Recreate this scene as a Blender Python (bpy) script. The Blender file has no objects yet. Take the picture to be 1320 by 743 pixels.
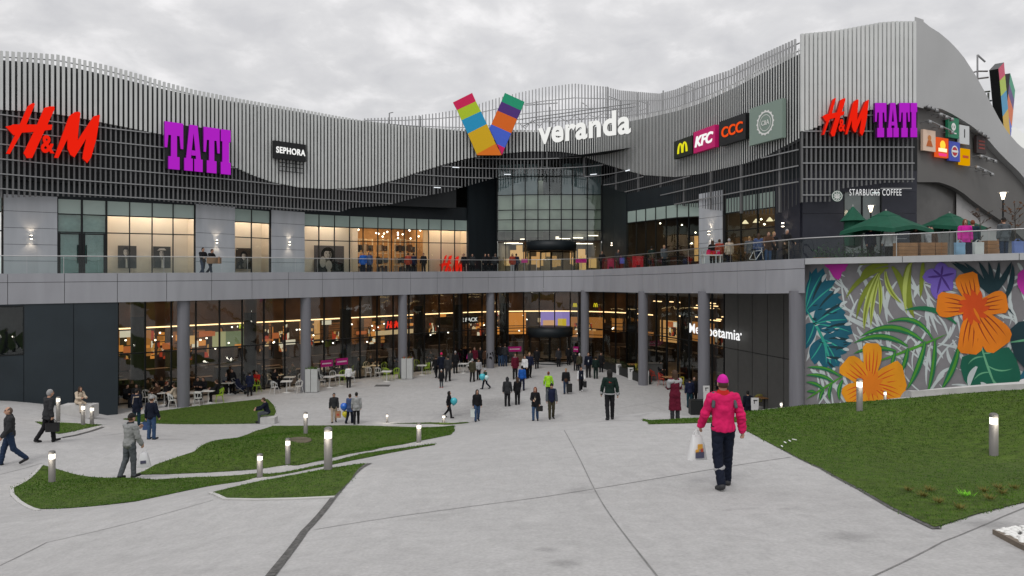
import bpy, bmesh, math, random
import numpy as np
from mathutils import Vector, Matrix
from mathutils.geometry import delaunay_2d_cdt
R = math.radians
random.seed(7)
sc = bpy.context.scene
col = sc.collection

# ------------------------------------------------------------------ camera, sky, sun, exposure
F = 880.0; HX = 660.0; HY = 352.0; EYE = 7.9      # focal length in photo pixels, horizon row, eye height over the lower plaza
cam_d = bpy.data.cameras.new('camera'); cam = bpy.data.objects.new('camera', cam_d); col.objects.link(cam)
cam.location = (0, 0, EYE); cam.rotation_euler = (R(90), 0, 0)
cam_d.sensor_width = 36.0; cam_d.lens = 36.0 * F / 1320.0
cam_d.shift_y = (HY - 371.5) / 1320.0
cam_d.clip_end = 3000.0
sc.camera = cam
SUN_EL, SUN_AZ = R(52), R(200)
w = bpy.data.worlds.new('World'); sc.world = w; w.use_nodes = True
nt = w.node_tree; nt.nodes.clear()
def N(t, typ, **kw):
    n = t.nodes.new(typ)
    for k, v in kw.items():
        if k.startswith('i_'):
            n.inputs[k[2:].replace('_', ' ')].default_value = v
        else: setattr(n, k, v)
    return n
out = N(nt, 'ShaderNodeOutputWorld'); bg = N(nt, 'ShaderNodeBackground'); bg2 = N(nt, 'ShaderNodeBackground'); add = N(nt, 'ShaderNodeAddShader')
sky = N(nt, 'ShaderNodeTexSky'); sky.sky_type = 'NISHITA'; sky.sun_disc = False; sky.sun_elevation = SUN_EL; sky.sun_rotation = SUN_AZ
bg.inputs['Strength'].default_value = 0.008
nt.links.new(sky.outputs[0], bg.inputs[0])
tc = N(nt, 'ShaderNodeTexCoord'); sep = N(nt, 'ShaderNodeSeparateXYZ'); nt.links.new(tc.outputs['Generated'], sep.inputs[0])
def M_(op, a, b=None):
    n = N(nt, 'ShaderNodeMath', operation=op)
    for i, v in enumerate((a, b)):
        if v is None: continue
        if isinstance(v, (int, float)): n.inputs[i].default_value = v
        else: nt.links.new(v, n.inputs[i])
    return n.outputs[0]
zz = M_('MAXIMUM', sep.outputs[2], 0.0)
den = M_('ADD', zz, 0.30)
cx = M_('DIVIDE', sep.outputs[0], den); cy = M_('DIVIDE', sep.outputs[1], den)
cmb = N(nt, 'ShaderNodeCombineXYZ'); nt.links.new(cx, cmb.inputs[0]); nt.links.new(cy, cmb.inputs[1])
n1 = N(nt, 'ShaderNodeTexNoise'); n1.inputs['Scale'].default_value = 6.5; n1.inputs['Detail'].default_value = 9; n1.inputs['Roughness'].default_value = 0.55; n1.inputs['Distortion'].default_value = 0.25
nt.links.new(cmb.outputs[0], n1.inputs['Vector'])
n2 = N(nt, 'ShaderNodeTexNoise'); n2.inputs['Scale'].default_value = 1.3; n2.inputs['Detail'].default_value = 3
nt.links.new(cmb.outputs[0], n2.inputs['Vector'])
mixn = M_('ADD', M_('MULTIPLY', n1.outputs[0], 0.72), M_('MULTIPLY', n2.outputs[0], 0.28))
cr = N(nt, 'ShaderNodeValToRGB'); nt.links.new(mixn, cr.inputs[0])
cr.color_ramp.elements[0].position = 0.36; cr.color_ramp.elements[0].color = (0.545, 0.54, 0.55, 1)
cr.color_ramp.elements[1].position = 0.63; cr.color_ramp.elements[1].color = (0.78, 0.765, 0.765, 1)
e = cr.color_ramp.elements.new(0.5); e.color = (0.625, 0.617, 0.62, 1)
lift = M_('ADD', M_('MULTIPLY', M_('POWER', zz, 1.5), 0.78), 1.0)     # overcast skies are brighter overhead
nt.links.new(cr.outputs[0], bg2.inputs[0]); nt.links.new(lift, bg2.inputs[1])
nt.links.new(bg.outputs[0], add.inputs[0]); nt.links.new(bg2.outputs[0], add.inputs[1]); nt.links.new(add.outputs[0], out.inputs[0])
sd = bpy.data.lights.new('sun', 'SUN'); sd.energy = 1.0; sd.angle = R(18); sd.color = (1, 0.97, 0.93)
so = bpy.data.objects.new('sun', sd); col.objects.link(so); so.location = (0, -20, 60)
so.rotation_euler = (R(90) - SUN_EL, 0, R(180) - SUN_AZ + R(180) if False else R(-20))
sc.view_settings.view_transform = 'Standard'; sc.view_settings.look = 'None'; sc.view_settings.exposure = 0.0; sc.view_settings.gamma = 1.0
sc.cycles.max_bounces = 7; sc.cycles.transparent_max_bounces = 24; sc.cycles.glossy_bounces = 3; sc.cycles.diffuse_bounces = 3
sc.cycles.sample_clamp_indirect = 4.0
sc.cycles.use_denoising = True

# ------------------------------------------------------------------ materials
_mc = {}
def mat(c, rough=0.7, metal=0.0, var=0.0, scale=3.0, bump=0.0, bscale=40.0, spec=0.3, name=None):
    key = (tuple(round(x, 4) for x in c), rough, metal, var, scale, bump, bscale, spec)
    if key in _mc: return _mc[key]
    m = bpy.data.materials.new(name or 'paint'); m.use_nodes = True
    t = m.node_tree; b = t.nodes['Principled BSDF']
    b.inputs['Base Color'].default_value = (*c, 1); b.inputs['Roughness'].default_value = rough; b.inputs['Metallic'].default_value = metal
    b.inputs['Specular IOR Level'].default_value = spec
    if var > 0 or bump > 0: tcn = N(t, 'ShaderNodeTexCoord')
    if var > 0:
        n = N(t, 'ShaderNodeTexNoise'); n.inputs['Detail'].default_value = 5
        if isinstance(scale, tuple):
            mp = N(t, 'ShaderNodeMapping'); mp.inputs['Scale'].default_value = scale; n.inputs['Scale'].default_value = 1.0; n.inputs['Distortion'].default_value = 0.4; t.links.new(tcn.outputs['Object'], mp.inputs[0]); t.links.new(mp.outputs[0], n.inputs['Vector'])
        else: n.inputs['Scale'].default_value = scale; t.links.new(tcn.outputs['Object'], n.inputs['Vector'])
        r = N(t, 'ShaderNodeMapRange'); r.inputs[1].default_value = 0.3; r.inputs[2].default_value = 0.7; r.inputs[3].default_value = 1 - var; r.inputs[4].default_value = 1 + var
        t.links.new(n.outputs[0], r.inputs[0])
        mx = N(t, 'ShaderNodeMix', data_type='RGBA', blend_type='MULTIPLY'); mx.inputs[0].default_value = 1; mx.inputs[6].default_value = (*c, 1)
        t.links.new(r.outputs[0], mx.inputs[7]); t.links.new(mx.outputs[2], b.inputs['Base Color'])
    if bump > 0:
        n = N(t, 'ShaderNodeTexNoise'); n.inputs['Scale'].default_value = bscale; n.inputs['Detail'].default_value = 4; t.links.new(tcn.outputs['Object'], n.inputs['Vector'])
        bp = N(t, 'ShaderNodeBump'); bp.inputs['Strength'].default_value = bump; bp.inputs['Distance'].default_value = 0.02
        t.links.new(n.outputs[0], bp.inputs['Height']); t.links.new(bp.outputs[0], b.inputs['Normal'])
    _mc[key] = m; return m
def glow(c, s):
    key = ('glow', c, s)
    if key in _mc: return _mc[key]
    m = bpy.data.materials.new('lit'); m.use_nodes = True; t = m.node_tree; t.nodes.clear()
    o = N(t, 'ShaderNodeOutputMaterial'); em = N(t, 'ShaderNodeEmission'); em.inputs[0].default_value = (*c, 1); em.inputs[1].default_value = s
    t.links.new(em.outputs[0], o.inputs[0]); _mc[key] = m; return m
def glass(tint=(0.9, 0.95, 0.93), refl=0.07, name='glass'):
    key = ('glass', tint, refl)
    if key in _mc: return _mc[key]
    m = bpy.data.materials.new(name); m.use_nodes = True; t = m.node_tree; t.nodes.clear()
    o = N(t, 'ShaderNodeOutputMaterial'); tr = N(t, 'ShaderNodeBsdfTransparent'); gl = N(t, 'ShaderNodeBsdfGlossy'); mx = N(t, 'ShaderNodeMixShader'); fr = N(t, 'ShaderNodeFresnel')
    ad = N(t, 'ShaderNodeMath', operation='ADD'); ad.inputs[1].default_value = refl; ad.use_clamp = True
    fr.inputs[0].default_value = 1.45; tr.inputs[0].default_value = (*tint, 1); gl.inputs['Roughness'].default_value = 0.01; gl.inputs[0].default_value = (0.9, 0.95, 0.95, 1)
    # gentle waviness of large panes
    tcn = N(t, 'ShaderNodeTexCoord'); ns = N(t, 'ShaderNodeTexNoise'); ns.inputs['Scale'].default_value = 0.5; bp = N(t, 'ShaderNodeBump'); bp.inputs['Strength'].default_value = 0.06; bp.inputs['Distance'].default_value = 0.3
    t.links.new(tcn.outputs['Object'], ns.inputs['Vector']); t.links.new(ns.outputs[0], bp.inputs['Height']); t.links.new(bp.outputs[0], gl.inputs['Normal'])
    t.links.new(fr.outputs[0], ad.inputs[0]); t.links.new(ad.outputs[0], mx.inputs[0]); t.links.new(tr.outputs[0], mx.inputs[1]); t.links.new(gl.outputs[0], mx.inputs[2]); t.links.new(mx.outputs[0], o.inputs[0])
    _mc[key] = m; return m

def concrete_mat():
    m = bpy.data.materials.new('brushed_concrete'); m.use_nodes = True; t = m.node_tree; b = t.nodes['Principled BSDF']
    tcn = N(t, 'ShaderNodeTexCoord')
    def noise(s, d, dist=0.0, mapping=None):
        n = N(t, 'ShaderNodeTexNoise'); n.inputs['Scale'].default_value = s; n.inputs['Detail'].default_value = d; n.inputs['Distortion'].default_value = dist
        if mapping:
            mp = N(t, 'ShaderNodeMapping'); mp.inputs['Scale'].default_value = mapping; mp.inputs['Rotation'].default_value = (0, 0, 0.5)
            t.links.new(tcn.outputs['Object'], mp.inputs[0]); t.links.new(mp.outputs[0], n.inputs['Vector'])
        else: t.links.new(tcn.outputs['Object'], n.inputs['Vector'])
        return n.outputs[0]
    def rng(x, a, b_, lo, hi):
        r = N(t, 'ShaderNodeMapRange'); r.inputs[1].default_value = a; r.inputs[2].default_value = b_; r.inputs[3].default_value = lo; r.inputs[4].default_value = hi; t.links.new(x, r.inputs[0]); return r.outputs[0]
    def mul(a, b_):
        n = N(t, 'ShaderNodeMath', operation='MULTIPLY'); t.links.new(a, n.inputs[0]); t.links.new(b_, n.inputs[1]); return n.outputs[0]
    big = rng(noise(0.22, 4, 0.6), 0.3, 0.7, 0.95, 1.04)
    mid = rng(noise(2.6, 9, 1.0), 0.32, 0.7, 0.91, 1.06)
    fine = rng(noise(26, 8), 0.3, 0.7, 0.87, 1.09)
    streak = rng(noise(1.0, 6, 0.8, (7.0, 0.9, 1)), 0.35, 0.75, 1.02, 0.95)
    stain = rng(noise(0.42, 5, 1.5), 0.66, 0.76, 1.0, 0.82)
    speck = rng(noise(60, 2), 0.70, 0.76, 1.0, 0.6)
    v = mul(mul(mul(big, mid), mul(fine, streak)), mul(stain, speck))
    # a few spilled-drink stains, each at its own spot on the paving
    warp = noise(4.5, 9, 0.8)
    for (sx, sy, sr) in ((0.50, 6.55, 0.26), (0.36, 7.2, 0.22), (3.85, 7.7, 0.5), (5.6, 8.0, 0.5), (-2.2, 38.5, 3.2), (-1.0, 41.5, 2.8)):
        vm = N(t, 'ShaderNodeVectorMath', operation='DISTANCE'); cb = N(t, 'ShaderNodeCombineXYZ'); sp = N(t, 'ShaderNodeSeparateXYZ'); t.links.new(tcn.outputs['Object'], sp.inputs[0]); t.links.new(sp.outputs[0], cb.inputs[0]); t.links.new(sp.outputs[1], cb.inputs[1])
        t.links.new(cb.outputs[0], vm.inputs[0]); vm.inputs[1].default_value = (sx, sy, 0)
        dd = N(t, 'ShaderNodeMath', operation='DIVIDE'); t.links.new(vm.outputs['Value'], dd.inputs[0]); dd.inputs[1].default_value = sr
        da = N(t, 'ShaderNodeMath', operation='ADD'); t.links.new(dd.outputs[0], da.inputs[0]); t.links.new(warp, da.inputs[1])
        v = mul(v, rng(da.outputs[0], 0.70, 1.30, 0.76, 1.0))
    mx = N(t, 'ShaderNodeMix', data_type='RGBA', blend_type='MULTIPLY'); mx.inputs[0].default_value = 1; mx.inputs[6].default_value = (0.402, 0.398, 0.395, 1)
    t.links.new(v, mx.inputs[7]); t.links.new(mx.outputs[2], b.inputs['Base Color'])
    b.inputs['Roughness'].default_value = 0.75; b.inputs['Specular IOR Level'].default_value = 0.35
    bp = N(t, 'ShaderNodeBump'); bp.inputs['Strength'].default_value = 0.25; bp.inputs['Distance'].default_value = 0.01
    t.links.new(noise(30, 6, 0.3), bp.inputs['Height']); t.links.new(bp.outputs[0], b.inputs['Normal'])
    return m
def grass_mat():
    m = bpy.data.materials.new('grass'); m.use_nodes = True; t = m.node_tree; b = t.nodes['Principled BSDF']
    g = N(t, 'ShaderNodeNewGeometry'); r = N(t, 'ShaderNodeValToRGB'); t.links.new(g.outputs['Random Per Island'], r.inputs[0])
    r.color_ramp.elements[0].color = (0.030, 0.084, 0.003, 1); r.color_ramp.elements[1].color = (0.074, 0.152, 0.008, 1)
    e = r.color_ramp.elements.new(0.75); e.color = (0.047, 0.116, 0.005, 1)
    tcn = N(t, 'ShaderNodeTexCoord'); n = N(t, 'ShaderNodeTexNoise'); n.inputs['Scale'].default_value = 0.9; n.inputs['Detail'].default_value = 6; t.links.new(tcn.outputs['Object'], n.inputs['Vector'])
    mr = N(t, 'ShaderNodeMapRange'); mr.inputs[1].default_value = 0.32; mr.inputs[2].default_value = 0.68; mr.inputs[3].default_value = 0.80; mr.inputs[4].default_value = 1.22; t.links.new(n.outputs[0], mr.inputs[0])
    mx = N(t, 'ShaderNodeMix', data_type='RGBA', blend_type='MULTIPLY'); mx.inputs[0].default_value = 1; t.links.new(r.outputs[0], mx.inputs[6]); t.links.new(mr.outputs[0], mx.inputs[7])
    n3 = N(t, 'ShaderNodeTexNoise'); n3.inputs['Scale'].default_value = 0.55; n3.inputs['Detail'].default_value = 7; n3.inputs['Distortion'].default_value = 0.6; t.links.new(tcn.outputs['Object'], n3.inputs['Vector'])
    m3 = N(t, 'ShaderNodeMapRange'); m3.inputs[1].default_value = 0.54; m3.inputs[2].default_value = 0.72; m3.inputs[3].default_value = 0.0; m3.inputs[4].default_value = 0.6; t.links.new(n3.outputs[0], m3.inputs[0])
    my = N(t, 'ShaderNodeMix', data_type='RGBA'); t.links.new(m3.outputs[0], my.inputs[0]); t.links.new(mx.outputs[2], my.inputs[6]); my.inputs[7].default_value = (0.085, 0.122, 0.012, 1)
    t.links.new(my.outputs[2], b.inputs['Base Color']); b.inputs['Roughness'].default_value = 0.7; b.inputs['Specular IOR Level'].default_value = 0.2
    return m

MT = dict(
    concrete=concrete_mat(), grass=grass_mat(),
    soil=mat((0.05, 0.085, 0.008), 0.95, var=0.4, scale=6, name='turf_soil'),
    kerb=mat((0.46, 0.455, 0.445), 0.8, var=0.08, scale=4, bump=0.2, name='kerb_stone'),
    dark=mat((0.10, 0.098, 0.095), 0.9, var=0.5, scale=14, bump=0.5, name='drain_gravel'),
    joint=mat((0.21, 0.208, 0.205), 0.9, var=0.25, scale=5, name='joint'),
    panel=mat((0.30, 0.305, 0.33), 0.42, var=0.07, scale=(1.5, 1.5, .25), spec=0.4, name='grey_panel'),
    panel_gap=mat((0.03, 0.03, 0.033), 0.9, name='panel_gap'),
    pier=mat((0.42, 0.44, 0.47), 0.5, var=0.07, scale=(2.0, 2.0, .2), name='pier_panel'),
    column=mat((0.165, 0.166, 0.185), 0.6, var=0.10, scale=(3.0, 3.0, .3), name='column_paint'),
    charcoal=mat((0.012, 0.017, 0.021), 0.5, var=0.15, scale=(1.5, 1.5, .2), name='charcoal_cladding'),
    backing2=mat((0.050, 0.054, 0.057), 0.8, var=0.1, scale=(1.0, 1.0, .3), name='grey_backing'), backing=mat((0.018, 0.020, 0.022), 0.8, var=0.15, scale=0.5, name='dark_backing'),
    lslat=mat((0.58, 0.595, 0.585), 0.5, metal=0.0, var=0.05, scale=0.7, name='pale_slat'),
    dslat=mat((0.14, 0.142, 0.145), 0.5, var=0.06, scale=0.7, name='dark_slat'),
    rail=mat((0.30, 0.305, 0.31), 0.45, metal=0.4, name='steel_rail'),
    frame=mat((0.007, 0.009, 0.010), 0.4, name='window_frame'),
    spandrel=mat((0.36, 0.45, 0.41), 0.15, var=0.08, scale=0.4, spec=0.6, name='spandrel_glass'),
    glass=glass((0.94, 0.97, 0.96), 0.015), gglass=glass((0.74, 0.76, 0.72), 0.05), rglass=glass((0.80, 0.90, 0.87), 0.06), cglass=glass((0.82, 0.90, 0.86), 0.10, 'curtain_glass'),
    white=mat((0.75, 0.75, 0.74), 0.5, name='white_paint'), steel=mat((0.5, 0.5, 0.5), 0.3, metal=0.9, name='brushed_steel'),
    smooth=mat((0.40, 0.405, 0.405), 0.6, var=0.05, scale=0.35, name='pale_shell'),
    render_dark=mat((0.135, 0.132, 0.127), 0.75, var=0.05, scale=0.5, name='dark_render'),
    asphalt=mat((0.10, 0.10, 0.10), 0.8, name='dark_tile'),
)

# ------------------------------------------------------------------ mesh builder
LOC = {}
def tag(o, label=None, cat=None, group=None, kind=None):
    if label: o['label'] = label
    if cat: o['category'] = cat
    if group: o['group'] = group
    if kind: o['kind'] = kind
    return o
def empty(name, loc, label, cat, group=None, rz=0.0):
    o = bpy.data.objects.new(name, None); col.objects.link(o); o.location = loc; o.rotation_euler = (0, 0, rz); o.empty_display_size = 0.3
    LOC[o.name] = Vector(loc) if rz == 0.0 else Vector((0, 0, 0))
    return tag(o, label, cat, group)
class MB:
    def __init__(s): s.v = []; s.f = []; s.m = []; s.sm = []
    def face(s, pts, m=0, smooth=False):
        i = len(s.v); s.v += [tuple(p) for p in pts]; s.f.append(tuple(range(i, i + len(pts)))); s.m.append(m); s.sm.append(smooth)
    def add(s, vs, fs, m=0, smooth=False):
        i = len(s.v); s.v += [tuple(p) for p in vs]
        for f in fs: s.f.append(tuple(a + i for a in f)); s.m.append(m); s.sm.append(smooth)
    def box(s, c, size, m=0, u=None, rot=None):
        """box at centre c; u = horizontal direction of its x axis"""
        hx, hy, hz = size[0] / 2, size[1] / 2, size[2] / 2
        if rot is None:
            if u is None: U, V = Vector((1, 0, 0)), Vector((0, 1, 0))
            else: U = Vector((u[0], u[1], 0)).normalized(); V = Vector((-U.y, U.x, 0))
            W = Vector((0, 0, 1))
        else: U, V, W = rot.col[0].to_3d(), rot.col[1].to_3d(), rot.col[2].to_3d()
        c = Vector(c); vs = []
        for z in (-hz, hz):
            for x, y in ((-hx, -hy), (hx, -hy), (hx, hy), (-hx, hy)): vs.append(c + U * x + V * y + W * z)
        s.add(vs, [(3, 2, 1, 0), (4, 5, 6, 7), (0, 1, 5, 4), (1, 2, 6, 5), (2, 3, 7, 6), (3, 0, 4, 7)], m)
    def prism(s, poly, O, u, n, depth, m=0, back=0.0, sm=None):
        """poly in (x along u, z up) from O; front at depth along n (towards the viewer), back at 'back'"""
        u = Vector(u); n = Vector(n); O = Vector(O); Z = Vector((0, 0, 1))
        a = sum(poly[i][0] * poly[(i + 1) % len(poly)][1] - poly[(i + 1) % len(poly)][0] * poly[i][1] for i in range(len(poly)))
        if a < 0: poly = poly[::-1]
        k = len(poly)
        fr = [O + u * p[0] + Z * p[1] + n * depth for p in poly]; bk = [O + u * p[0] + Z * p[1] + n * back for p in poly]
        s.add(fr + bk, [tuple(range(k))], m)
        s.add(fr + bk, [(j, k + j, k + (j + 1) % k, (j + 1) % k) for j in range(k)], m if sm is None else sm)
    def tube(s, path, r, m=0, n=8, cap=True, smooth=True):
        path = [Vector(p) for p in path]; rs = r if isinstance(r, (list, tuple)) else [r] * len(path); vs = []
        for i, p in enumerate(path):
            d = (path[min(i + 1, len(path) - 1)] - path[max(i - 1, 0)]).normalized()
            a = d.orthogonal().normalized() if abs(d.z) > 0.95 else d.cross(Vector((0, 0, 1))).normalized()
            b = d.cross(a)
            if abs(d.z) > 0.95: a = Vector((1, 0, 0)); b = d.cross(a).normalized(); a = b.cross(d)
            for k in range(n): t = 2 * math.pi * k / n; vs.append(p + (a * math.cos(t) + b * math.sin(t)) * rs[i])
        fs = []
        for i in range(len(path) - 1):
            for k in range(n): fs.append((i * n + k, i * n + (k + 1) % n, (i + 1) * n + (k + 1) % n, (i + 1) * n + k))
        s.add(vs, fs, m, smooth)
        if cap:
            s.face([vs[k] for k in range(n)][::-1], m); s.face(vs[-n:], m)
    def lathe(s, prof, c, m=0, n=16, smooth=True):
        vs = []; c = Vector(c)
        for r, z in prof:
            for k in range(n): t = 2 * math.pi * k / n; vs.append(c + Vector((r * math.cos(t), r * math.sin(t), z)))
        fs = [(i * n + k, i * n + (k + 1) % n, (i + 1) * n + (k + 1) % n, (i + 1) * n + k) for i in range(len(prof) - 1) for k in range(n)]
        s.add(vs, fs, m, smooth)
    def build(s, name, mats, parent=None, base=True):
        if not isinstance(mats, (list, tuple)): mats = [mats]
        me = bpy.data.meshes.new(name)
        v = np.array(s.v, dtype=float)
        if len(v) == 0: v = np.zeros((0, 3))
        if parent is not None: off = np.array(LOC[parent.name])
        elif base and len(v): off = np.array([(v[:, 0].min() + v[:, 0].max()) / 2, (v[:, 1].min() + v[:, 1].max()) / 2, v[:, 2].min()])
        else: off = np.zeros(3)
        me.from_pydata((v - off).tolist(), [], s.f)
        for m in mats: me.materials.append(m)
        me.polygons.foreach_set('material_index', s.m); me.polygons.foreach_set('use_smooth', s.sm); me.update()
        o = bpy.data.objects.new(name, me); col.objects.link(o)
        if parent is not None: o.parent = parent; LOC[o.name] = LOC[parent.name]
        else: o.location = off; LOC[o.name] = Vector(off)
        return o
def children(o): return [c for c in bpy.data.objects if c.parent == o]
def copy_tree(o, loc=None, rz=None, label=None, parent=None):
    c = o.copy(); col.objects.link(c)
    if parent is not None: c.parent = parent
    if loc is not None: c.location = loc
    if rz is not None: c.rotation_euler = (0, 0, rz)
    if label: c['label'] = label
    for ch in o.children: copy_tree(ch, parent=c)
    return c

# ------------------------------------------------------------------ plan lines: (photo column, distance) of each curved wall
def W(px, d): return Vector(((px - HX) / F * d, d, 0))
def Zat(py, d): return EYE - (py - HY) / F * d
class Line:
    def __init__(s, pts, smooth=True):
        P = [W(*p) for p in pts]; dense = []
        if smooth:
            Q = [2 * P[0] - P[1]] + P + [2 * P[-1] - P[-2]]
            for i in range(1, len(Q) - 2):
                for k in range(24):
                    t = k / 24; a, b, c, d = Q[i - 1], Q[i], Q[i + 1], Q[i + 2]
                    dense.append(0.5 * (2 * b + (c - a) * t + (2 * a - 5 * b + 4 * c - d) * t * t + (3 * b - a - 3 * c + d) * t ** 3))
            dense.append(P[-1])
        else:
            for i in range(len(P) - 1):
                for k in range(40): dense.append(P[i].lerp(P[i + 1], k / 40))
            dense.append(P[-1])
        s.p = np.array([(q.x, q.y) for q in dense]); s.px = HX + F * s.p[:, 0] / s.p[:, 1]
        s.px = np.maximum.accumulate(s.px + np.arange(len(s.px)) * 1e-7)
        s.len = np.r_[0, np.cumsum(np.hypot(*np.diff(s.p, axis=0).T))]
    def at(s, px, off=0.0):
        x = np.interp(px, s.px, s.p[:, 0]); y = np.interp(px, s.px, s.p[:, 1]); q = Vector((x, y, 0))
        if off: q = q + s.nrm(px) * off
        return q
    def d(s, px): return float(np.interp(px, s.px, s.p[:, 1]))
    def tan(s, px):
        L = s.l(px); a = s.ats(L - 0.3); b = s.ats(L + 0.3); return (b - a).normalized()
    def nrm(s, px): t = s.tan(px); return Vector((t.y, -t.x, 0))       # towards the plaza
    def l(s, px): return float(np.interp(px, s.px, s.len))
    def ats(s, L): return Vector((float(np.interp(L, s.len, s.p[:, 0])), float(np.interp(L, s.len, s.p[:, 1])), 0))
    def pxs(s, L): return float(np.interp(L, s.len, s.px))
    def z(s, px, py): return Zat(py, s.d(px))
def C(pts):
    xs = [p[0] for p in pts]; ys = [p[1] for p in pts]; return lambda px: float(np.interp(px, xs, ys))
FL = Line([(-260, 30), (0, 35.2), (236, 39.9), (394, 45.3), (519, 51), (632, 56.3), (700, 57.6), (760, 55.4), (829, 48), (907, 39.5), (1030, 31.6), (1180, 28.6), (1320, 26.2), (1500, 24)])
ULl = Line([(-260, 35.5), (0, 41.3), (74, 43.3), (250, 48.6), (390, 54.6), (500, 59.2), (602, 63)])
ULr = Line([(808, 56.4), (876, 49.3), (935, 44.4), (1000, 40.0), (1032, 38.1)], smooth=False)
UF = Line([(1034, 38), (1181, 38)], smooth=False)
UR = Line([(1182.5, 38.05), (1320, 43.4), (1500, 54)], smooth=False)
SL = Line([(-260, 34.8), (0, 40.5), (74, 42.6), (250, 47.7), (390, 53.6), (500, 57.8), (602, 61), (690, 61.6), (775, 59.6), (830, 54.2), (905, 46.3), (960, 41.7), (1031, 37.4)])
SF = Line([(1033, 37.3), (1179, 37.3)], smooth=False)
GL = Line([(40, 38.6), (152, 40.6), (300, 44.9), (440, 50), (540, 54.6), (640, 59.4), (710, 60.4), (752, 59.8), (791, 57.3), (874, 48.8), (934, 43.3), (1034, 36.3)])

def sheet(mb, line, px0, px1, zb, zt, off=0.0, m=0, step=6, thick=0.0):
    """vertical wall along a plan line; zb / zt are numbers or functions of the column"""
    n = max(1, int(abs(px1 - px0) / step)); P = []
    for i in range(n + 1):
        px = px0 + (px1 - px0) * i / n; q = line.at(px, off); nn = line.nrm(px)
        b = zb(px) if callable(zb) else zb; t = zt(px) if callable(zt) else zt
        P.append((q, q - nn * thick, b, t))
    for a, b in zip(P, P[1:]):
        mb.face([(a[0].x, a[0].y, a[2]), (b[0].x, b[0].y, b[2]), (b[0].x, b[0].y, b[3]), (a[0].x, a[0].y, a[3])], m)
        if thick:
            mb.face([(b[1].x, b[1].y, b[2]), (a[1].x, a[1].y, a[2]), (a[1].x, a[1].y, a[3]), (b[1].x, b[1].y, b[3])], m)
            mb.face([(a[0].x, a[0].y, a[3]), (b[0].x, b[0].y, b[3]), (b[1].x, b[1].y, b[3]), (a[1].x, a[1].y, a[3])], m)
            mb.face([(a[1].x, a[1].y, a[2]), (b[1].x, b[1].y, b[2]), (b[0].x, b[0].y, b[2]), (a[0].x, a[0].y, a[2])], m)
    if thick:
        a = P[0]; mb.face([(a[1].x, a[1].y, a[2]), (a[0].x, a[0].y, a[2]), (a[0].x, a[0].y, a[3]), (a[1].x, a[1].y, a[3])], m)
        a = P[-1]; mb.face([(a[0].x, a[0].y, a[2]), (a[1].x, a[1].y, a[2]), (a[1].x, a[1].y, a[3]), (a[0].x, a[0].y, a[3])], m)
def yz(line, yc, off=0.0):
    def f(px): q = line.at(px, off); return Zat(yc(px) if callable(yc) else yc, q.y)
    return f
def flat(mb, la, lb, px0, px1, z, m=0, step=8, offa=0.0, offb=0.0):
    """horizontal sheet between two plan lines"""
    n = max(1, int((px1 - px0) / step)); P = []
    for i in range(n + 1):
        px = px0 + (px1 - px0) * i / n; a = la.at(px, offa); b = lb.at(px, offb); zz = z(px) if callable(z) else z
        P.append((a, b, zz))
    for p, q in zip(P, P[1:]):
        mb.face([(p[0].x, p[0].y, p[2]), (q[0].x, q[0].y, q[2]), (q[1].x, q[1].y, q[2]), (p[1].x, p[1].y, p[2])], m)

# ------------------------------------------------------------------ terrain: spot heights (column, row, distance) and a smooth surface through them
CT=[(918,627,11.4),(785,541,25),(690,543,35.6),(614,543,35.6),(423,606,14),(335,617,20),(371,599,23),(394,560,28.5),(540,571,23.5),(578,548,35.5),
(165,616,19),(10,600,20.5),(62,571,23),(185,567,27),(67,622,18.7),(1281,588,14.4),(1108,530,19.5),
(660,743,6.1),(345,743,6.6),(0,743,8.5),(0,665,13.5),(50,658,14.6),(275,640,12.5),(480,599,14.8),(20,640,16.2),(170,613,20),
(1205,681,8),(1320,650,9),(1320,743,5.9),(1320,503,21),(1180,512,21.5),(1035,523,22),(960,531,21.8),(962,556,17.5),(870,543,24),
(690,546,30),(690,549,26),(690,553,22),(600,563,22),(600,556,27),(600,550,31),(785,541,29),(785,540,33),(740,543,31),(740,547,25),(645,551,29),(870,541,28),(870,541,32),(450,582,22),(450,566,28),(540,563,27),(300,585,23),(300,566,29),(160,590,22),(80,528,34),(0,522,33),(150,538,35.5),(350,547,35.6),(107,548,30.5),(660,600,13.8),(660,560,22),(520,575,22),(800,600,13.4),(600,640,11)]
tp=[]
for px,py,d in CT: tp.append(((px-HX)/F*d,d,(py-HY)/F*d))
tp+=[(0,0,1.75),(-6,1,2.2),(6,1,1.7),(0,-8,1.2),(-20,0,3),(20,0,2.2),(30,15,3.2),(-30,15,5),(-34,30,5.6),(30,22,3.5)]
for x,y in [(-14,37),(-8,37),(-3,37.5),(2,37.5),(6,35),(8,31),(10,28.5),(14,27.5),(20,26.5),(-8,45),(0,50),(8,42),(-18,40),(16,35),(26,25.5),(35,24.5),(-25,45),(20,45),(0,60),(-30,60),(30,60)]: tp.append((x,y,7.9))
tp=np.array(tp);CC=2.0
def phi(r2): return np.sqrt(r2+CC*CC)
TA=phi(((tp[:,None,:2]-tp[None,:,:2])**2).sum(-1));tn=len(tp)
Pm=np.c_[np.ones(tn),tp[:,:2]]
TM=np.block([[TA,Pm],[Pm.T,np.zeros((3,3))]])
TM[:tn,:tn]+= -np.eye(tn)*0.02
sol=np.linalg.solve(TM,np.r_[tp[:,2],0,0,0])
def terr(x,y):
    x=np.asarray(x,float);y=np.asarray(y,float)
    r2=(x[...,None]-tp[:,0])**2+(y[...,None]-tp[:,1])**2
    h=phi(r2)@sol[:tn]+sol[tn]+sol[tn+1]*x+sol[tn+2]*y
    z=np.clip(EYE-h,0,6.5)
    w=np.clip((y-35.5)/2,0,1);return z*(1-w)
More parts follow.
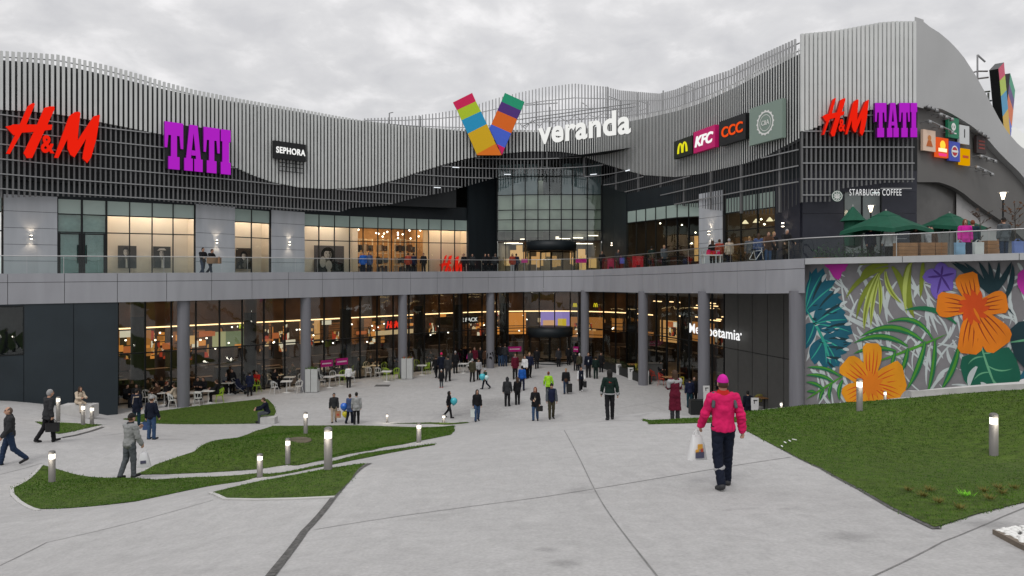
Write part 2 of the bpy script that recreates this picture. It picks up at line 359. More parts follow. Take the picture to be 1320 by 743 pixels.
def G(px,py):
    t=np.arange(4,95,.04);z=EYE-(py-HY)/F*t;g=terr((px-HX)/F*t,t)
    k=np.argmax(z<=g) if (z<=g).any() else -1
    return (px-HX)/F*t[k],t[k],g[k]

def gp(px, py, dz=0.0):
    x, y, z = G(px, py); return Vector((float(x), float(y), float(z) + dz))
# ground: one sheet to the horizon, fine where it is seen
xs = np.unique(np.r_[np.linspace(-400, -40, 10), np.arange(-40, 40.01, 0.5), np.linspace(40, 400, 10)])
ys = np.unique(np.r_[np.linspace(-300, -10, 8), np.arange(-10, 66.01, 0.5), np.linspace(66, 900, 10)])
XX, YY = np.meshgrid(xs, ys, indexing='ij'); ZZ = terr(XX, np.maximum(YY, -12))
ny = len(ys); mb = MB()
mb.v = np.c_[XX.ravel(), YY.ravel(), ZZ.ravel()].tolist()
mb.f = [(i * ny + j, (i + 1) * ny + j, (i + 1) * ny + j + 1, i * ny + j + 1) for i in range(len(xs) - 1) for j in range(ny - 1)]
mb.m = [0] * len(mb.f); mb.sm = [True] * len(mb.f)
tag(mb.build('ground', MT['concrete'], base=False), kind='structure')

def drape(poly_px, dz, cell=0.6):
    P = [gp(*p) for p in poly_px]; B = []
    for a, b in zip(P, P[1:] + P[:1]):
        n = max(1, int((b - a).to_2d().length / 0.5))
        for k in range(n): B.append(a.to_2d().lerp(b.to_2d(), k / n))
    nb = len(B); xs_ = [p.x for p in B]; ys_ = [p.y for p in B]
    def inside(x, y):
        r = False; j = nb - 1
        for i in range(nb):
            if (B[i].y > y) != (B[j].y > y) and x < (B[j].x - B[i].x) * (y - B[i].y) / (B[j].y - B[i].y) + B[i].x: r = not r
            j = i
        return r
    pts = list(B)
    x = min(xs_) + cell / 2
    while x < max(xs_):
        y = min(ys_) + cell / 2
        while y < max(ys_):
            if inside(x, y): pts.append(Vector((x, y)))
            y += cell
        x += cell
    v, e_, f, *_ = delaunay_2d_cdt(pts, [(i, (i + 1) % nb) for i in range(nb)], [], 0, 1e-4)
    v = np.array([(p.x, p.y) for p in v]); f = [t for t in f if inside(*v[list(t)].mean(0))]
    f = [t if np.cross(v[t[1]] - v[t[0]], v[t[2]] - v[t[0]]) > 0 else t[::-1] for t in f]
    z = terr(v[:, 0], v[:, 1]) + dz
    return v, z, f, P
rng = np.random.default_rng(3)
def lawn(poly_px, label, dens=350, h=0.030, lip=0.015, kerb_edges=()):
    v, z, f, P = drape(poly_px, lip)
    mb = MB(); mb.v = np.c_[v, z].tolist(); mb.f = [tuple(t) for t in f]; mb.m = [0] * len(f); mb.sm = [True] * len(f)
    T = v[np.array(f)]; ar = 0.5 * np.abs((T[:, 1, 0] - T[:, 0, 0]) * (T[:, 2, 1] - T[:, 0, 1]) - (T[:, 2, 0] - T[:, 0, 0]) * (T[:, 1, 1] - T[:, 0, 1]))
    dist = T[:, :, 1].mean(1); loc = 2.3 * dens * np.clip((14 / dist) ** 1.2, 0.25, 2.4)
    cnt = rng.poisson(ar * loc)
    idx = np.repeat(np.arange(len(f)), cnt); n = len(idx)
    r1 = np.sqrt(rng.random(n)); r2 = rng.random(n)
    p = T[idx, 0] * (1 - r1)[:, None] + T[idx, 1] * (r1 * (1 - r2))[:, None] + T[idx, 2] * (r1 * r2)[:, None]
    p = p + rng.normal(0, 0.035, p.shape)
    pz = terr(p[:, 0], p[:, 1]) + lip - 0.012
    a = rng.random(n) * 6.283; sc_ = np.clip(dist[idx] / 14, 0.75, 1.8)
    wd = (0.006 + 0.006 * rng.random(n)) * sc_ * 1.1; hh = h * (0.5 + 0.8 * rng.random(n)) * np.clip(sc_, 0.9, 1.3)
    lx = rng.normal(0, 0.022, n); ly = rng.normal(0, 0.022, n)
    A = np.c_[p[:, 0] - np.cos(a) * wd, p[:, 1] - np.sin(a) * wd, pz]; Bq = np.c_[p[:, 0] + np.cos(a) * wd, p[:, 1] + np.sin(a) * wd, pz]
    Cq = np.c_[p[:, 0] + lx, p[:, 1] + ly, pz + hh]
    i0 = len(mb.v); mb.v += np.stack([A, Bq, Cq], 1).reshape(-1, 3).tolist()
    mb.f += [(i0 + 3 * k, i0 + 3 * k + 1, i0 + 3 * k + 2) for k in range(n)]; mb.m += [1] * n; mb.sm += [False] * n
    o = mb.build('lawn', [MT['soil'], MT['grass']], base=False)
    tag(o, label, None, None, 'stuff')
    return P
def strip(path_px, width, dz, mb, m=0, world=None):
    """a flat band following the ground along a path given in photo pixels"""
    P = world or [gp(*p) for p in path_px]; Q = []
    for a, b in zip(P, P[1:]):
        n = max(1, int((b - a).to_2d().length / 0.4))
        for k in range(n): Q.append(a.to_2d().lerp(b.to_2d(), k / n))
    Q.append(P[-1].to_2d()); L = []
    for i, q in enumerate(Q):
        t = (Q[min(i + 1, len(Q) - 1)] - Q[max(i - 1, 0)]).normalized(); nn = Vector((-t.y, t.x)) * width / 2
        L.append((q + nn, q - nn))
    def p3(q): return (q.x, q.y, float(terr(q.x, q.y)) + dz)
    for a, b in zip(L, L[1:]): mb.face([p3(a[1]), p3(b[1]), p3(b[0]), p3(a[0])], m)
def kerb(path_px, width, h, mb, m=0, world=None):
    P = world or [gp(*p) for p in path_px]; Q = []
    for a, b in zip(P, P[1:]):
        n = max(1, int((b - a).to_2d().length / 0.5))
        for k in range(n): Q.append(a.to_2d().lerp(b.to_2d(), k / n))
    Q.append(P[-1].to_2d()); L = []
    for i, q in enumerate(Q):
        t = (Q[min(i + 1, len(Q) - 1)] - Q[max(i - 1, 0)]).normalized(); nn = Vector((-t.y, t.x)) * width / 2
        z = float(terr(q.x, q.y)); L.append([(q + nn).to_3d() + Vector((0, 0, z - 0.3)), (q + nn).to_3d() + Vector((0, 0, z + h)), (q - nn).to_3d() + Vector((0, 0, z + h)), (q - nn).to_3d() + Vector((0, 0, z - 0.3))])
    for a, b in zip(L, L[1:]):
        for k in range(3): mb.face([a[k], a[k + 1], b[k + 1], b[k]][::-1], m)
    mb.face(L[0][::-1], m); mb.face(L[-1], m)

LA = [(962, 556), (1010, 581), (1060, 605), (1110, 632), (1150, 655), (1205, 681), (1260, 664), (1320, 649), (1450, 615), (1450, 498), (1320, 503), (1250, 507.5), (1180, 513), (1100, 519), (1035, 523.5), (985, 529), (958, 531.5)]
lawn(LA, 'large green lawn on the right sloping up to the painted wall', 420)
lawn([(828, 540.5), (836, 547.5), (880, 546.5), (957, 545), (960, 538), (900, 539.5)], 'narrow tongue of grass behind the person in the pink jacket')
LC = [(172, 613), (200, 600), (250, 583), (300, 566), (330, 556), (352, 549.5), (420, 549), (585, 549), (586, 556), (581, 561), (530, 571), (480, 581), (417, 594), (370, 600), (330, 606), (270, 610), (217, 612)]
lawn(LC, 'middle lawn with four bollard lights between the paths')
LD = [(54, 600), (15, 629), (17, 638), (25, 646), (50, 657), (110, 654), (175, 647), (250, 631), (330, 616), (417, 602), (470, 591), (561, 574), (561, 572.5), (470, 585), (417, 599), (330, 611), (250, 616), (200, 619), (140, 617), (105, 614), (75, 606)]
lawn(LD, 'leaf-shaped lawn running from the left into a thin strip', 380)
LE = [(272, 636), (300, 629), (330, 622), (380, 613), (417, 606), (472, 598), (452, 620), (431, 641), (380, 643), (330, 644), (290, 643)]
lawn(LE, 'small triangular lawn at the foot of the big bollard light', 420)
LFp = [(158, 541), (175, 536), (200, 531), (260, 523), (330, 515.5), (345, 515), (353, 523), (356, 531), (350, 543), (330, 546.5), (200, 546.5)]
lawn(LFp, 'curved lawn in front of the cafe tables on the left')
lawn([(45, 544), (132, 548), (105, 554), (75, 560), (58, 550)], 'small grass triangle between the two bollards far left')
lawn([(502, 546.5), (555, 545), (600, 544.5), (606, 545.5), (555, 547)], 'sliver of grass at the edge of the lower plaza')

mb = MB()
strip([(345, 748), (392, 686.5), (431, 641), (477, 598)], 0.10, 0.012, mb)
tag(mb.build('drain_channel', MT['dark']), 'dark gravel drain strip running down beside the small triangular lawn', 'drain')
mb = MB()
strip([(962, 554), (1010, 580), (1060, 604.5), (1110, 632), (1150, 655), (1208, 683)], 0.11, 0.010, mb)
tag(mb.build('gravel_edging', MT['dark']), 'dark gravel edging along the left side of the large lawn', 'edging')
mb = MB()
for pth in ([(727, 555), (850, 748)], [(405, 684), (700, 641.5), (1020, 590)],
            [(0, 612), (54, 598)], [(0, 730), (60, 700), (180, 672), (275, 645)], [(330, 541), (420, 539), (530, 536), (640, 532), (727, 526)], [(790, 528), (857, 517)],
            [(370, 514), (450, 512), (505, 510)], [(828, 521), (858, 530)], [(205, 532), (290, 528)], [(130, 562), (175, 556)], [(1090, 760), (1215, 700), (1290, 668), (1330, 652)]):
    strip(pth, 0.018, 0.006, mb)
tag(mb.build('path_joints', MT['joint'], base=False), kind='structure')
mb = MB()
strip([(80, 565), (105, 559.5), (133, 551)], 0.12, 0.02, mb); 
tag(mb.build('drain_slot', MT['dark']), 'short dark drain slot beside the small grass triangle', 'drain')
# kerbs of pale stone
mb = MB(); kerb([(54, 600), (15, 630), (16, 639), (25, 648), (50, 659)], 0.08, 0.025, mb)
kerb([(270, 636), (290, 644.5), (330, 645.5), (380, 644.5), (431, 642.5)], 0.07, 0.025, mb)
tag(mb.build('kerb', MT['kerb'], base=False), kind='structure')
# low white retaining wall closing the right lawn towards the lower plaza
mb = MB(); kerb([(962, 530), (1035, 522), (1100, 517.5), (1180, 511.5), (1250, 506), (1320, 501.5), (1450, 496.5)], 0.32, 0.17, mb)
tag(mb.build('retaining_wall', MT['kerb']), 'low white kerb wall along the top edge of the large lawn', 'wall')
# manhole ring on the middle lawn and access cover on the plaza
mb = MB(); c = gp(383, 568.5, 0.03); mb.lathe([(0.0, 0.03), (0.52, 0.0), (0.55, -0.02), (0.55, -0.1)], c, 0, 24)
tag(mb.build('manhole_cover', mat((0.10, 0.085, 0.06), 0.9, var=0.3)), 'round brown manhole cover set in the middle lawn', 'manhole cover')
mb = MB(); c = gp(493, 497.5, 0.01); mb.box(c, (1.0, 0.7, 0.02)); 
tag(mb.build('access_cover', MT['dark']), 'dark rectangular access cover in the paving by the green chairs', 'cover')
# bed of white pebbles in the corner
PB = [(1286, 690), (1320, 683), (1420, 664), (1450, 740), (1400, 742), (1320, 708)]
v, z, f, P = drape(PB, 0.02, 0.3); mb = MB(); mb.v = np.c_[v, z].tolist(); mb.f = [tuple(t) for t in f]; mb.m = [0] * len(f); mb.sm = [False] * len(f)
ico = bmesh.new(); bmesh.ops.create_icosphere(ico, subdivisions=1, radius=1); iv = [q.co.copy() for q in ico.verts]; jf = [tuple(q.index for q in g.verts) for g in ico.faces]; ico.free()
for t in f:
    T = v[list(t)]
    for k in range(14):
        a, b = sorted((random.random(), random.random())); q = T[0] * a + T[1] * (b - a) + T[2] * (1 - b); r = random.uniform(0.022, 0.04)
        c = Vector((q[0], q[1], float(terr(q[0], q[1])) + 0.02 + r * 0.5)); s_ = Vector((random.uniform(0.8, 1.3), random.uniform(0.8, 1.3), random.uniform(0.6, 0.9))) * r
        mb.add([c + Vector((p.x * s_.x, p.y * s_.y, p.z * s_.z)) for p in iv], jf, 1, True)
tag(mb.build('pebbles', [MT['dark'], mat((0.72, 0.72, 0.70), 0.6, name='white_pebble')], base=False), kind='stuff')
mb = MB(); kerb([(1284, 689), (1320, 709), (1400, 745)], 0.07, 0.05, mb)
tag(mb.build('timber_edging', mat((0.17, 0.14, 0.11), 0.8, var=0.2)), 'thin timber edging beside the white pebble bed', 'edging')
# dry grass tufts and green plant near the corner of the large lawn
def tuft(px, py, c, label, n=60, r=0.09, group=None):
    mb = MB(); o = gp(px, py, 0.04)
    for k in range(n):
        a = random.uniform(0, 6.283); q = o + Vector((math.cos(a), math.sin(a), 0)) * r * random.random() * 0.7; tp_ = q + Vector((math.cos(a) * random.uniform(0, 0.09), math.sin(a) * random.uniform(0, 0.09), random.uniform(0.03, 0.075)))
        s_ = Vector((-math.sin(a), math.cos(a), 0)) * 0.006; mb.face([q - s_, q + s_, tp_])
    return tag(mb.build('grass_tuft', mat(c, 0.8, name='tuft')), label, 'plant', group)
for k, (px, py) in enumerate([(1170, 636), (1189, 643), (1198, 636), (1210, 652), (1237, 660), (1268, 637), (1275, 647), (1292, 640), (1308, 633), (1287, 633)]):
    tuft(px, py, (0.15, 0.135, 0.03), 'small dry ochre grass tuft in the near corner of the large lawn', group='dry grass tufts')
tuft(1246, 643, (0.22, 0.6, 0.04), 'bright lime green seedling in the near corner of the large lawn', 60, 0.14)
for a in ((1012, 573), (1018, 571), (1024, 569.5), (1008, 578)):
    mb = MB(); c = gp(*a, 0.045); mb.box(c, (0.11, 0.03, 0.012), 0, (random.uniform(-1, 1), 1)); tag(mb.build('litter_scrap', MT['white']), 'scrap of white litter on the left edge of the large lawn', 'litter', 'white litter scraps')

# ------------------------------------------------------------------ the shopping mall
mall = empty('shopping_mall', (0, 58, 0), 'two storey grey shopping mall with curved slatted facade behind the plaza', 'mall')
ZTOP = C([(-300, 7.86), (0, 7.86), (400, 7.95), (632, 8.03), (760, 8.15), (829, 8.31), (907, 8.44), (1030, 8.56), (1320, 8.67), (1500, 8.7)])
ZBOT = C([(-300, 6.25), (0, 6.26), (632, 6.27), (754, 6.37), (829, 6.50), (907, 6.73), (1030, 6.98), (1036, 8.36), (1500, 8.5)])
ZBOT2 = C([(-300, 6.25), (0, 6.26), (632, 6.27), (754, 6.37), (829, 6.50), (907, 6.73), (1037, 6.98)])
DECK = lambda px: ZTOP(px) - 0.20
# fascia panels: two rows with open joints over a black backing
fas = MB(); L0, L1 = FL.l(-255), FL.l(1037); n = int((L1 - L0) / 2.45)
for i in range(n):
    a, b = L0 + (L1 - L0) * i / n + 0.012, L0 + (L1 - L0) * (i + 1) / n - 0.012
    pa, pb = FL.pxs(a), FL.pxs(b)
    for lo, hi in ((0.0, 0.70), (0.715, 1.0)):
        zl = lambda px, k=lo: ZBOT2(px) + (ZTOP(px) - ZBOT2(px)) * k
        zh = lambda px, k=hi: ZBOT2(px) + (ZTOP(px) - ZBOT2(px)) * k
        sheet(fas, FL, pa, pb, zl, zh, 0, 0, 12, 0.06)
L0, L1 = FL.l(1037.5), FL.l(1495); n = int((L1 - L0) / 3.2)
for i in range(n):
    a, b = L0 + (L1 - L0) * i / n + 0.01, L0 + (L1 - L0) * (i + 1) / n - 0.01
    sheet(fas, FL, FL.pxs(a), FL.pxs(b), lambda px: ZTOP(px) - 0.27, ZTOP, 0.0, 2, 14, 0.06)
sheet(fas, FL, -258, 1499, lambda px: ZTOP(px) - 1.5 if px < 1037 else ZTOP(px) - 0.25, lambda px: ZTOP(px) - 0.03, -0.07, 1, 10)
fas.build('fascia', [MT['panel'], MT['panel_gap'], mat((0.40, 0.41, 0.42), 0.5, var=0.04, name='pale_panel')], mall)
# terrace floor and soffit
dk = MB(); flat(dk, FL, ULl, -258, 600, DECK, 0, 8, -0.1, -0.3)
def poly_flat(mb, pts, z, m=0): mb.face([(p[0], p[1], z) for p in pts], m)
a, b = FL.at(600, -0.1), ULl.at(600, -0.3)
for px in range(600, 1030, 10):
    p, q = FL.at(px, -0.1), FL.at(px + 10, -0.1)
    def back(x): return ULl.at(602) + (Vector((8.4, 64, 0)) - ULl.at(602)) * min(1, (x - 600) / 170) if x < 770 else (ULr.at(max(x, 808)) if x > 790 else Vector((8.4, 64, 0)))
    r, s_ = back(px + 10), back(px)
    dk.face([(p.x, p.y, DECK(px)), (q.x, q.y, DECK(px + 10)), (r.x, r.y, DECK(px + 10)), (s_.x, s_.y, DECK(px))], 0)
for px in range(1030, 1490, 10):
    p, q = FL.at(px, -0.1), FL.at(px + 10, -0.1)
    def back(x): return UF.at(max(1034, x)) if x < 1180 else UR.at(max(x, 1183))
    r, s_ = back(px + 10), back(px)
    dk.face([(p.x, p.y, DECK(px)), (q.x, q.y, DECK(px + 10)), (r.x, r.y, DECK(px + 10)), (s_.x, s_.y, DECK(px))], 0)
dk.build('terrace_floor', MT['asphalt'], mall)
sf = MB(); flat(sf, FL, GL, 40, 1034, lambda px: ZBOT2(px) + 0.02, 0, 8, -0.05, -0.6)
sf.build('soffit', mat((0.10, 0.10, 0.105), 0.8, name='soffit_board'), mall)
# columns
for px in (236.5, 394, 519, 632, 754, 829, 907.5, 1027):
    p = FL.at(px, -0.55); k = FL.d(px); p = W(px, p.y); mb = MB()
    mb.lathe([(0.34, float(terr(p.x, p.y)) - 0.3), (0.34, ZBOT2(px) + 0.1)], (p.x, p.y, 0), 0, 24)
    mb.build('column', MT['column'], mall)
# dark block on the left, flush with the fascia
mb = MB()
for a, b in ((31, 94.5), (95.2, 152)): sheet(mb, FL, a, b, -0.5, 6.3, -0.05, 0, 10)
sheet(mb, FL, -258, 30.3, -0.5, Zat(458, 35.5), -0.05, 0, 10); sheet(mb, FL, -258, 30.3, Zat(395.5, 35.5), 6.3, -0.05, 0, 10)
sheet(mb, FL, -258, 152, -0.5, Zat(459, 35.5), -0.2, 0, 10); sheet(mb, FL, -258, 40, 2, 6.3, -2.2, 0, 10); sheet(mb, FL, 31, 151.8, -0.5, 6.3, -0.2, 0, 10)
p = FL.at(152, -0.05); q = GL.at(152); mb.face([(p.x, p.y, -0.5), (q.x, q.y, -0.5), (q.x, q.y, 6.3), (p.x, p.y, 6.3)], 0)
mb.build('dark_wall', [mat((0.022, 0.031, 0.038), 0.5, var=0.12, scale=0.7, name='slate_cladding')], mall)
def storefront(line, mull, zb, zt, trans, off=0.0, gm='glass', name='window', fw=0.06, fd=0.12, sp=None, glass_top=None):
    """a glazed front: frame mesh with its pane as sub-part; mull = photo columns of the mullions, trans = heights of the transoms"""
    mb = MB(); zbf = zb if callable(zb) else (lambda p: zb); ztf = zt if callable(zt) else (lambda p: zt)
    for px in mull:
        q = line.at(px, off); mb.box((q.x, q.y, (zbf(px) + ztf(px)) / 2), (fw, fd, ztf(px) - zbf(px)), 0, line.tan(px))
    for z in trans:
        zf = z if callable(z) else (lambda p, z=z: z)
        sheet(mb, line, mull[0], mull[-1], lambda p: zf(p) - 0.035, lambda p: zf(p) + 0.035, off + fd / 2 + 0.003, 0, 10, fd + 0.006)
    f_ = mb.build(name, MT['frame'], mall)
    g = MB(); sheet(g, line, mull[0], mull[-1], zbf, glass_top or ztf, off, 0, 10); g.build('pane', MT[gm], f_)
    if sp:
        s_ = MB(); sheet(s_, line, mull[0], mull[-1], sp[0], sp[1], off + 0.005, 0, 10); s_.build('spandrel', MT['spandrel'], f_)
    return f_
def pxrange(line, a, b, step, inc=True):
    la, lb = line.l(a), line.l(b); n = max(1, round((lb - la) / step)); return [line.pxs(la + (lb - la) * i / n) for i in range(n + 1)]
# ground floor glazing
storefront(GL, pxrange(GL, 152, 640, 1.42), 0, 6.25, [3.05, 0.1, 6.2], gm='gglass', fw=0.09)
storefront(GL, [640, 655, 675], 0, 6.3, [3.05, 0.1, 6.25], gm='gglass', fw=0.09)
storefront(GL, [675, 695, 715, 735], 3.1, 6.3, [3.05, 6.25], gm='gglass', fw=0.09)
storefront(GL, pxrange(GL, 735, 808, 1.5), 0, 6.4, [3.05, 0.1, 6.3], gm='gglass', fw=0.09)
storefront(GL, pxrange(GL, 808, 934, 1.5), 0, 6.6, [3.2, 0.1], gm='gglass', fw=0.09)
storefront(FL, [-120, -60, -5, 30.3], Zat(458, 35.5), Zat(395.5, 35.5), [Zat(458, 35.5), Zat(395.5, 35.5)], off=-0.1, gm='gglass', name='side_window')
mb = MB(); ww = pxrange(GL, 935, 1034, 1.35)
for a, b in zip(ww, ww[1:]):
    la, lb = GL.l(a) + 0.03, GL.l(b) - 0.03
    for z0, z1 in ((-0.2, 3.16), (3.2, 7.0)): sheet(mb, GL, GL.pxs(la), GL.pxs(lb), z0, z1, 0.05, 0, 20, 0.06)
sheet(mb, GL, 934, 1034, -0.2, 7.0, -0.03, 1, 10)
mb.build('panel_wall', [mat((0.105, 0.105, 0.10), 0.6, var=0.06, name='grey_brown_panel'), MT['panel_gap']], mall)
# revolving door of the ground floor
def revolving(cx, cy, z0, r, h, hh, tone):
    d = MB(); d.lathe([(r, z0 + h), (r + 0.05, z0 + h), (r + 0.05, z0 + h + hh), (0.05, z0 + h + hh)], (cx, cy, 0), 0, 32); d.lathe([(0.0, z0 + h + 0.003), (r, z0 + h + 0.003)], (cx, cy, 0), 0, 32)
    root = d.build('revolving_door', MT['charcoal'], mall); d = MB(); d.lathe([(r, z0), (r + 0.03, z0 + 0.06), (r - 0.1, z0 + 0.08)], (cx, cy, 0), 0, 32); d.build('base_ring', MT['charcoal'], root)
    g = MB()
    for a0, a1 in ((150, 205), (-25, 30)):
        P = [(cx + r * math.cos(R(a)), cy + r * math.sin(R(a))) for a in np.linspace(a0, a1, 9)]
        for p, q in zip(P, P[1:]): g.face([(*p, z0), (*q, z0), (*q, z0 + h), (*p, z0 + h)])
    g.build('curved_pane', MT['gglass'], root)
    wv = MB(); fr = MB()
    for a in (25, 115, 205, 295):
        c, s_ = math.cos(R(a)), math.sin(R(a)); wv.face([(cx, cy, z0 + 0.1), (cx + c * (r - 0.1), cy + s_ * (r - 0.1), z0 + 0.1), (cx + c * (r - 0.1), cy + s_ * (r - 0.1), z0 + h - 0.1), (cx, cy, z0 + h - 0.1)])
        for k in (0.05, r - 0.1): fr.box((cx + c * k, cy + s_ * k, z0 + h / 2), (0.07, 0.07, h - 0.05), 0, (c, s_))
        for zz_ in (0.12, h - 0.08): fr.box((cx + c * r / 2, cy + s_ * r / 2, z0 + zz_), (r - 0.1, 0.05, 0.1), 0, (c, s_))
    wv.build('door_wing', MT['gglass'], root); fr.build('door_frame', MT['frame'], root)
    return root
revolving(3.35, 60.6, 0, 2.0, 2.35, 0.75, 0)
# ---- ground floor interior
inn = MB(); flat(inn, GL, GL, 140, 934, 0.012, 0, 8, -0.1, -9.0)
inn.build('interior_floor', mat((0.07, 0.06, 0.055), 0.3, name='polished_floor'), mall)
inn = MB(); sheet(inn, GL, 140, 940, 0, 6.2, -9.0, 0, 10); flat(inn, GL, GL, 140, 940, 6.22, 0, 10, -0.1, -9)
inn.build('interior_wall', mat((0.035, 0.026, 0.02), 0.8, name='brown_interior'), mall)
# timber bulkhead with a continuous warm light line
bh = MB(); sheet(bh, GL, 152, 806, 4.45, 6.2, -3.2, 0, 8)
wood = mat((0.085, 0.048, 0.028), 0.5, var=0.35, scale=0.9, name='warm_timber')
bh.build('bulkhead', wood, mall)
ll = MB(); sheet(ll, GL, 152, 800, 4.30, 4.38, -3.15, 0, 8, 0.08); ll.build('ceiling_light', glow((1.0, 0.66, 0.33), 3.0), mall)
rr = random.Random(5)
for k in range(28):
    ll = MB(); px = rr.uniform(812, 932); z = rr.choice((4.4, 4.45, 5.2, 5.6)); q = GL.at(px, -rr.uniform(2, 7)); ll.box((q.x, q.y, z), (rr.uniform(0.4, 1.3), 0.12, 0.06), 0, GL.tan(px)); ll.build('ceiling_light', glow((1.0, 0.66, 0.33), 3.0), mall)
pal = [glow((1.0, 0.38, 0.08), 0.7), glow((1.0, 0.52, 0.18), 0.6), glow((0.95, 0.85, 0.65), 0.8), glow((0.9, 0.25, 0.08), 0.5), glow((0.5, 0.6, 0.3), 0.3), glow((1, 0.9, 0.75), 5), mat((0.03, 0.022, 0.02), 0.7), mat((0.18, 0.09, 0.04), 0.6), mat((0.3, 0.2, 0.12), 0.6), glow((0.9, 0.36, 0.09), 0.40)]
def stock(e):  # shelf goods glow by themselves, standing in for shop lighting
    m = bpy.data.materials.new('glowing_shelf_goods'); m.use_nodes = True; t = m.node_tree; t.nodes.clear(); o = N(t, 'ShaderNodeOutputMaterial'); em = N(t, 'ShaderNodeEmission'); em.inputs[1].default_value = e
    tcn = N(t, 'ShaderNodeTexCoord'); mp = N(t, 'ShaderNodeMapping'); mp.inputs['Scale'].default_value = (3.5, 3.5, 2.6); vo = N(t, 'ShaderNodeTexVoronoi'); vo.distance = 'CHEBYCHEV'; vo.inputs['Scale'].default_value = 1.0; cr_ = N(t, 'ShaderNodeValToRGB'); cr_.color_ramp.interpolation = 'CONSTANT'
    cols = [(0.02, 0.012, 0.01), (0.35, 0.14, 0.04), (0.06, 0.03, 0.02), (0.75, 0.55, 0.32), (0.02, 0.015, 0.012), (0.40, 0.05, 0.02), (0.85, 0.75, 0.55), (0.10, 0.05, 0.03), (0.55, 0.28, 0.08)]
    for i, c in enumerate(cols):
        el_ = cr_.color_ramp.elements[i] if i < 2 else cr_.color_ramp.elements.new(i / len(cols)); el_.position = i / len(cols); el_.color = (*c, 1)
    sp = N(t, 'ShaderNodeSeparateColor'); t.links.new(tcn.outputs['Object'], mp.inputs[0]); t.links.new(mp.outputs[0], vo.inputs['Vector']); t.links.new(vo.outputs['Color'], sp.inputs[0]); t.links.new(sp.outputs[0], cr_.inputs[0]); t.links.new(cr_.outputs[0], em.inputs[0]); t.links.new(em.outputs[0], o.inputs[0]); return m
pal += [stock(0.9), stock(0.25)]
# shop units at the back of the ground floor, some with self-glowing walls
x = 158
while x < 930:
    wd = rr.uniform(16, 34); a, b = x, min(x + wd, 932); dim = x > 800
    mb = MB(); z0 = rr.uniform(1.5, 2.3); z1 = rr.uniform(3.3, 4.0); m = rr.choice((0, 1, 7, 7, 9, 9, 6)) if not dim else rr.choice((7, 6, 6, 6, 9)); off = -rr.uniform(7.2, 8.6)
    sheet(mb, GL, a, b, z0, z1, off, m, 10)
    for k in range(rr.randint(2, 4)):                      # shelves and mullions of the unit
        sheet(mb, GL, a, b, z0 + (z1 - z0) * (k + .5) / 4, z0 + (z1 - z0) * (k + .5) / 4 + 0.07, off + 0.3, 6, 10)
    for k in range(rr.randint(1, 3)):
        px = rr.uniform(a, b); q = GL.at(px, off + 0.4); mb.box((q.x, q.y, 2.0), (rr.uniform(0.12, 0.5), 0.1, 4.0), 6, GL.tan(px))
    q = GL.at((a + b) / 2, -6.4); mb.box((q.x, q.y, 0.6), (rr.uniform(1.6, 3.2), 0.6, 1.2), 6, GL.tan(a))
    for k in range(rr.randint(1, 3)):                      # stocked shelves and menu walls, glowing by themselves
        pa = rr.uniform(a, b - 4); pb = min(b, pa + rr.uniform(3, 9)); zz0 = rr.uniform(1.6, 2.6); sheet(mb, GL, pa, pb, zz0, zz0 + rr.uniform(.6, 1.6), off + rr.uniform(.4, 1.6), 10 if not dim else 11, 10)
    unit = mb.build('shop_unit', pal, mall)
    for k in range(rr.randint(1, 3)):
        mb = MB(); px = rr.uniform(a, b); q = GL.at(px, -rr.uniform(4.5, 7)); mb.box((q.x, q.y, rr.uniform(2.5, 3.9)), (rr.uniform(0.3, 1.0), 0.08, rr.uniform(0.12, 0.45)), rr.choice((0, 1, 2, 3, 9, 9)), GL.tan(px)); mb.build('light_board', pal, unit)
    for k in range(rr.randint(1, 3)):
        mb = MB(); px = rr.uniform(a, b); q = GL.at(px, -rr.uniform(2.5, 7)); mb.lathe([(0.0, -0.06), (0.06, -0.03), (0.06, 0.03), (0, 0.06)], (q.x, q.y, rr.uniform(2.3, 4.1)), 5, 8); mb.build('spotlight', pal, unit)
    x += wd + rr.uniform(2, 9)
for px in (183, 330, 455, 549, 600, 655, 745, 800, 868):
    q = GL.at(px, -1.1); mb = MB(); mb.lathe([(0.42, 0), (0.42, 5.2)], (q.x, q.y, 0), 0, 20); mb.lathe([(0.42, 5.2), (0.44, 6.2)], (q.x, q.y, 0), 1, 20)
    mb.build('interior_column', [mat((0.018, 0.016, 0.015), 0.5), wood], mall)
def area(px, line, off, z, sx, sy, e, c=(1, 0.72, 0.45)):
    ld = bpy.data.lights.new('ceiling_lamp', 'AREA'); ld.shape = 'RECTANGLE'; ld.size = sx; ld.size_y = sy; ld.energy = e; ld.color = c
    o = bpy.data.objects.new('ceiling_lamp', ld); col.objects.link(o); q = line.at(px, off); o.location = (q.x, q.y, z); t = line.tan(px); o.rotation_euler = (0, 0, math.atan2(t.y, t.x)); return o
for k in range(30):
    px = rr.uniform(158, 925); q = GL.at(px, -rr.uniform(1.8, 5)); mb = MB(); hh = rr.choice((.8, 1.1, 1.1, 1.5)); mb.box((q.x, q.y, hh / 2), (rr.uniform(.8, 2.6), .6, hh), 0, GL.tan(px)); mb.build('counter', mat(rr.choice(((.012, .011, .01), (.02, .016, .013), (.05, .03, .02))), .6), mall)
for px in (183, 240, 300, 360, 420, 480, 540, 600, 660, 720, 780): area(px, GL, -2.0, 6.15, 3.0, 0.6, 26, (1, .6, .28))
for px, e in ((190, 240), (270, 280), (350, 280), (440, 340), (530, 380), (610, 380), (700, 340), (780, 300), (870, 80)): area(px, GL, -4.6, 5.9, 4, 2, e)

